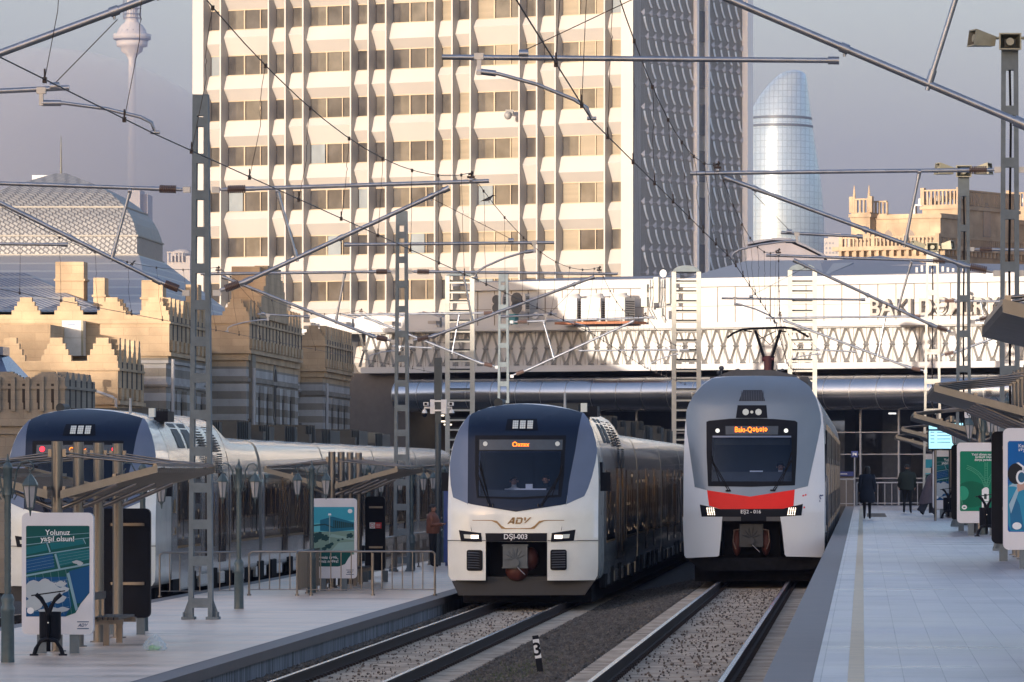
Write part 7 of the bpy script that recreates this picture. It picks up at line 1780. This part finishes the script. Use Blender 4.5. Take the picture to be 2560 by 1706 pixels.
    GR = [(0, [('neck', 'jaw'), ('jaw', 'head'), ('head', 'crown')]), (1, [('waist', 'chest'), ('chest', 'upper'), ('upper', 'neckb'), ('upper', 'shL'), ('shL', 'elL'), ('elL', 'wrL'), ('upper', 'shR'), ('shR', 'elR'), ('elR', 'wrR')]), (2, [('pelvis', 'hipL'), ('hipL', 'kneeL'), ('kneeL', 'ankL'), ('pelvis', 'hipR'), ('hipR', 'kneeR'), ('kneeR', 'ankR')]), (3, [('ankL', 'toeL'), ('ankR', 'toeR')])]
    G_ = [(gi, Vector(J[a]) * k, Vector(J[c]) * k, RAD[a] * k) for gi, L_ in GR for a, c in L_] + [(0, a, c, .03 * k) for a, c in hand_pts]
    for p in m2.polygons:
        c_ = p.center; p.material_index = min(((sd(c_, a, e) - r_ * .8), gi) for gi, a, e, r_ in G_)[1]; p.use_smooth = True
    # eyes, ears, mouth
    hc = Vector(J['head']) * k; b = MB()
    for s in (-1, 1): b.ball(hc + Vector((s * .032, -.083, .004)) * k, .012 * k, .008 * k, .008 * k, 8)
    b.box(hc.x - .022 * k, hc.x + .022 * k, hc.y - .090 * k, hc.y - .080 * k, hc.z - .055 * k, hc.z - .048 * k)
    b.build('face_detail', m_hair, ob, fix=False)
    b = MB()
    for s in (-1, 1): b.ball(hc + Vector((s * .088, .0, -.01)) * k, .012 * k, .022 * k, .032 * k, 8)
    b.build('ear', sk, ob, fix=False)
    hm = hairm or m_hair
    if hair != 'bald':
        b = MB(); rings = []
        n = 16; lo = {'short': -.01, 'bob': -.10, 'long': -.20}[hair]
        for i, (zz, r_) in enumerate(((.098, .02), (.088, .062), (.062, .090), (.03, .100), (0, .103), (lo * .5, .102), (lo, .090 if hair == 'short' else .085))):
            ring = []
            for j in range(n):
                a = 2 * math.pi * j / n; front = max(0, -math.sin(a)); z2 = zz
                if zz < .05: z2 = zz + front ** 1.5 * (.055 - zz) 
                ring.append(tuple(hc + Vector((r_ * .95 * math.cos(a), r_ * 1.03 * math.sin(a) + .006, z2 + .002)) * k))
            rings.append(ring)
        b.loft(rings, 0, cap=True); b.build('hair', hm, ob, fix=False)
    if coat:
        b = MB(); n = 20; rings = []
        for (zz, rx, ry, oy) in coat['rings']:
            rings.append([((rx * (1 + .05 * math.sin(3 * a + zz * 9))) * math.cos(a) * k + coat.get('lean', 0) * (1.3 - zz) * k, (ry * math.sin(a) + oy) * k, (zz + .02 * math.sin(2 * a) * (1 if zz < .9 else 0)) * k) for a in [2 * math.pi * j / n for j in range(n)]])
        b.loft(rings, 0, cap=False)
        for s in 'LR':
            sh, el, wr = (Vector(J[q + s]) * k for q in ('sh', 'el', 'wr')); b.tube([sh + Vector((0, 0, .05)) * k, sh, sh.lerp(el, .5), el, el.lerp(wr, .5), el.lerp(wr, .92)], [.045 * k, .082 * k, .074 * k, .066 * k, .058 * k, .05 * k], 12)
        b.build('coat', coat['mat'], ob, fix=False)
    if extras: extras(ob, k, J)
    return t
navy, blk = cmat('navy coat', (.008, .013, .026)), cmat('black trousers', (.008, .009, .014))
# woman walking away
coatA = dict(mat=navy, rings=[(1.50, .07, .07, .01), (1.47, .12, .10, .01), (1.42, .20, .135, .01), (1.30, .215, .155, .0), (1.12, .205, .15, 0), (.95, .235, .17, 0), (.75, .255, .185, 0), (.56, .262, .19, 0), (.55, .25, .18, 0)])
s81 = 1175
def ps(px, py, h): 
    s_ = (py - CY) / h; return (px - CX) / s_, F / s_
x, y = ps(2168, 1299, 1.5)
person('woman in a long dark navy coat walking away near the cream strip', x, y, PR, 180, 1.66, dict(kneeL=(.09, -.03, .50), ankL=(.09, .03, .10), toeL=(.10, -.11, .035), kneeR=(-.08, -.01, .50), ankR=(-.08, .08, .12), toeR=(-.09, -.05, .035), elL=(.23, .05, 1.14), wrL=(.24, .02, .92), elR=(-.23, .05, 1.14), wrR=(-.23, .0, .92)), navy, blk, m_rub, 'long', coatA, group='people on the right platform')
jk = cmat('dark green quilted jacket', (.020, .030, .026)); x, y = ps(2268, 1284, 1.5)
coatB = dict(mat=jk, rings=[(1.52, .08, .08, .01), (1.47, .14, .12, .01), (1.41, .235, .17, .01), (1.30, .27, .20, 0), (1.12, .275, .205, 0), (.95, .265, .20, 0), (.84, .26, .195, 0)])
person('stout man in a dark green jacket and black cap walking away on the right platform', x, y, PR, 176, 1.74, dict(kneeL=(.10, -.08, .50), ankL=(.11, .05, .12), toeL=(.12, -.08, .05), kneeR=(-.11, -.02, .5), ankR=(-.12, -.02, .09), toeR=(-.13, -.17, .035), elL=(.29, .05, 1.16), wrL=(.30, -.06, .95), elR=(-.29, .05, 1.16), wrR=(-.27, -.06, .95), shL=(.20, .01, 1.42), shR=(-.20, .01, 1.42)), jk, blk, m_rub, 'short', coatB, slim=1.2, group='people on the right platform')
gm = cmat('grey suit', (.02, .022, .03)); x, y = ps(2256, 1264, 1.5)
person('bald man in dark clothes standing just behind the man in the green jacket', x, y + 14, PR, 20, 1.76, dict(), gm, blk, m_rub, 'bald', None, skin=M('pale skin', (.50, .30, .23), .5, 0, .05), group='people on the right platform')
rc_ = cmat('dark red coat', (.030, .010, .016)); x, y = ps(2292, 1262, 1.5)
person('woman with dark hair in a long black coat facing the camera, beside the far panel', x, y + 8, PR, -5, 1.62, dict(), rc_, blk, m_rub, 'long', dict(mat=rc_, rings=[(1.47, .11, .10, .01), (1.42, .19, .13, .01), (1.1, .18, .13, 0), (.8, .22, .16, 0), (.25, .24, .17, 0)]), skin=M('pale skin', (.50, .30, .23), .5, 0, .05), group='people on the right platform')
gc = cmat('long grey coat', (.115, .095, .115)); wt = cmat('dark wide trousers', (.030, .032, .045)); x, y = ps(2322, 1289, 1.5)
def wide(ob, k, J):
    b = MB()
    for s in 'LR':
        h, kn, an = (Vector(J[q + s]) * k for q in ('hip', 'knee', 'ank')); b.tube([h, kn, an + Vector((0, 0, .0))], [.11 * k, .12 * k, .145 * k], 14)
    b.build('wide_trousers', wt, ob, fix=False)
person('woman in a long grey coat and wide trousers leaning behind the right solar poster', x, y, PR, 100, 1.66, dict(kneeL=(.08, -.14, .50), ankL=(.08, -.16, .09), toeL=(.09, -.30, .035), kneeR=(-.08, .12, .50), ankR=(-.08, .32, .14), toeR=(-.09, .20, .035), chest=(0, -.06, 1.30), upper=(0, -.10, 1.40), neckb=(0, -.13, 1.47), neck=(0, -.15, 1.53), jaw=(0, -.19, 1.57), head=(0, -.19, 1.62), crown=(0, -.18, 1.67), shL=(.16, -.09, 1.40), shR=(-.16, -.09, 1.40), elL=(.20, -.14, 1.15), wrL=(.15, -.30, 1.02), elR=(-.20, -.10, 1.14), wrR=(-.18, -.24, .98)), gc, wt, m_rub, 'long', dict(mat=gc, rings=[(1.44, .11, .10, -.12), (1.40, .19, .14, -.10), (1.30, .20, .155, -.06), (1.10, .20, .16, -.01), (.85, .22, .20, .04), (.6, .24, .25, .08), (.42, .25, .27, .10)]), hairm=M('brown hair', (.05, .028, .018), .6), extras=wide, group='people on the right platform')
# man in brown jacket on the left platform
bj = cmat('brown leather jacket', (.19, .070, .042), .6); x, y = ps(1082, 1419, 2.8)
person('man in a brown jacket holding a phone by the railing on the left platform', x, y, PL, 82, 1.84, dict(elL=(.24, -.02, 1.16), wrL=(.14, -.22, 1.18), elR=(-.24, -.02, 1.16), wrR=(-.12, -.24, 1.20), kneeL=(.09, -.03, .5), kneeR=(-.09, .01, .5)), bj, blk, m_rub, 'short', dict(mat=bj, rings=[(1.53, .075, .075, .01), (1.48, .12, .11, .01), (1.42, .205, .15, .01), (1.30, .23, .18, -.01), (1.12, .235, .19, -.01), (.98, .215, .18, 0), (.94, .19, .165, 0)]), slim=1.1)
t = thing('phone', 'dark phone held by the man in the brown jacket', 'phone', (x + .34 , y + .02, PL + 1.27)); b = MB(); b.prism(rrect(-.037, .037, -.075, .075, .012), -.004, .004, 0); b.build('body', m_black, t); t.rotation_euler = (R(50), 0, R(80))
# crews behind the windscreens
def crew(label, x, y, z, heading, shirt, hair, s_=1.):
    return person(label, x, y, z, heading, 1.7, dict(hipL=(.09, -.02, .92), kneeL=(.12, -.45, .95), ankL=(.12, -.50, .52), toeL=(.12, -.62, .48), hipR=(-.09, -.02, .92), kneeR=(-.12, -.45, .95), ankR=(-.12, -.50, .52), toeR=(-.12, -.62, .48), elL=(.23, -.10, 1.16), wrL=(.16, -.33, 1.10), elR=(-.23, -.10, 1.16), wrR=(-.14, -.33, 1.10)), shirt, blk, m_rub, hair, None, group='train crews behind the windscreens')
wsh = cmat('white shirt', (.62, .63, .66)); dsh = cmat('dark uniform', (.02, .025, .04))
fsk = M('crew skin', (.62, .36, .26), .5, 0, .05)
LF = 126.2; RF = 131.8
crew('driver with dark hair behind the windscreen of the white and navy train', LX + (550 - 658) / 321.2, LF + 1.75, LZ + (1567.5 - 690) / 321.2 - 1.645 * 1.7 / 1.75, 10, wsh, 'short')
crew('second crew member on the right behind the windscreen of the white and navy train', LX + (780 - 658) / 321.2, LF + 1.85, LZ + (1567.5 - 680) / 321.2 - 1.645 * 1.7 / 1.75, -25, dsh, 'short')
crew('driver in a white shirt looking down behind the windscreen of the red-banded train', RX + (752 - 571) / 302.1, RF + 1.7, RZ + (1551 - 745) / 302.1 - 1.645 * 1.7 / 1.75, 5, wsh, 'short')
# fog bank round the foot of the television tower
b = MB(); b.ball(((120 - CX) / F * 3800, 3800, CZ - (640 - CY) / F * 3800), 155, 300, 138, 48)
m = bpy.data.materials.new('fog air'); m.use_nodes = True; N = m.node_tree.nodes; N.clear(); o_ = N.new('ShaderNodeOutputMaterial'); v = N.new('ShaderNodeVolumePrincipled')
v.inputs['Color'].default_value = (1, 1, 1, 1); v.inputs['Density'].default_value = .005; m.node_tree.links.new(v.outputs[0], o_.inputs['Volume'])
tag(b.build('fog_bank', m), 'fog bank hiding the shaft of the television tower', kind='stuff')
# ---------------- haze ----------------
def haze_box(name, x0, x1, y0, y1, z0, z1, dens, col, label, parts=None):
    b = MB(); b.box(x0, x1, y0, y1, z0, z1); m = bpy.data.materials.new(name + ' air'); m.use_nodes = True; N = m.node_tree.nodes; N.clear(); o = N.new('ShaderNodeOutputMaterial'); v = N.new('ShaderNodeVolumePrincipled')
    v.inputs['Color'].default_value = (*col, 1); v.inputs['Density'].default_value = dens; v.inputs['Anisotropy'].default_value = 0.0; m.node_tree.links.new(v.outputs[0], o.inputs['Volume'])
    return tag(b.build(name, m), label, kind='stuff')
if HAZE: haze_box('haze', -6100, 6100, -400, 16000, -2.4, 900, HAZE, HCOL, 'thin morning haze')

# ---------------- every far-apart piece of a part becomes a part of its own ----------------
def pieces(me):
    n = len(me.vertices); par = list(range(n))
    def fd(a):
        while par[a] != a: par[a] = par[par[a]]; a = par[a]
        return a
    for e in me.edges:
        a, c = fd(e.vertices[0]), fd(e.vertices[1])
        if a != c: par[a] = c
    isl = {}
    for v in me.vertices:
        r_ = fd(v.index); q = v.co
        if r_ not in isl: isl[r_] = [list(q), list(q)]
        else:
            L_, H_ = isl[r_]
            for i in range(3): L_[i] = min(L_[i], q[i]); H_[i] = max(H_[i], q[i])
    ks = list(isl); k = len(ks)
    if k < 2 or k > 600: return None
    up = list(range(k))
    def f2(a):
        while up[a] != a: up[a] = up[up[a]]; a = up[a]
        return a
    bx = [isl[q] for q in ks]; sz = [max(h - l for l, h in zip(*q)) for q in bx]
    for i in range(k):
        for j in range(i):
            d2 = sum(max(0., bx[i][0][t] - bx[j][1][t], bx[j][0][t] - bx[i][1][t]) ** 2 for t in range(3))
            if math.sqrt(d2) <= max(.02, .5 * max(sz[i], sz[j])): up[f2(i)] = f2(j)
    comp = {ks[i]: f2(i) for i in range(k)}
    if len(set(comp.values())) < 2: return None
    return [comp[fd(v.index)] for v in me.vertices]
SKIP = ('text', 'lettering', 'numeral', 'emblem', 'poster', 'stones', 'weeds', 'row', 'strip', 'frieze', 'relief', 'spandrel', 'lettering', 'face', 'display', 'upper_windows', 'body')
done = {}
for o in [o for o in C.objects if o.type == 'MESH' and o.parent]:
    if o.get('kind') or any(q in o.name for q in SKIP): continue
    if o.data.users > 1: continue
    pc = pieces(o.data)
    if not pc: continue
    ids = sorted(set(pc)); stem_ = o.name.split('.')[0]
    if len(ids) > 90: continue
    me = o.data; first = True
    for i_ in ids:
        mp_ = {}; V = []; Fs = []; mi_ = []; sm_ = []
        for p in me.polygons:
            if pc[p.vertices[0]] != i_: continue
            f_ = []
            for v in p.vertices:
                if v not in mp_: mp_[v] = len(V); V.append(tuple(me.vertices[v].co))
                f_.append(mp_[v])
            Fs.append(f_); mi_.append(p.material_index); sm_.append(p.use_smooth)
        m2 = bpy.data.meshes.new(stem_); m2.from_pydata(V, [], Fs)
        for mm in me.materials: m2.materials.append(mm)
        m2.polygons.foreach_set('material_index', mi_); m2.polygons.foreach_set('use_smooth', sm_); m2.update()
        if first: o.data = m2; first = False
        else:
            c = bpy.data.objects.new(stem_, m2); C.objects.link(c); c.parent = o.parent; c.matrix_local = o.matrix_local
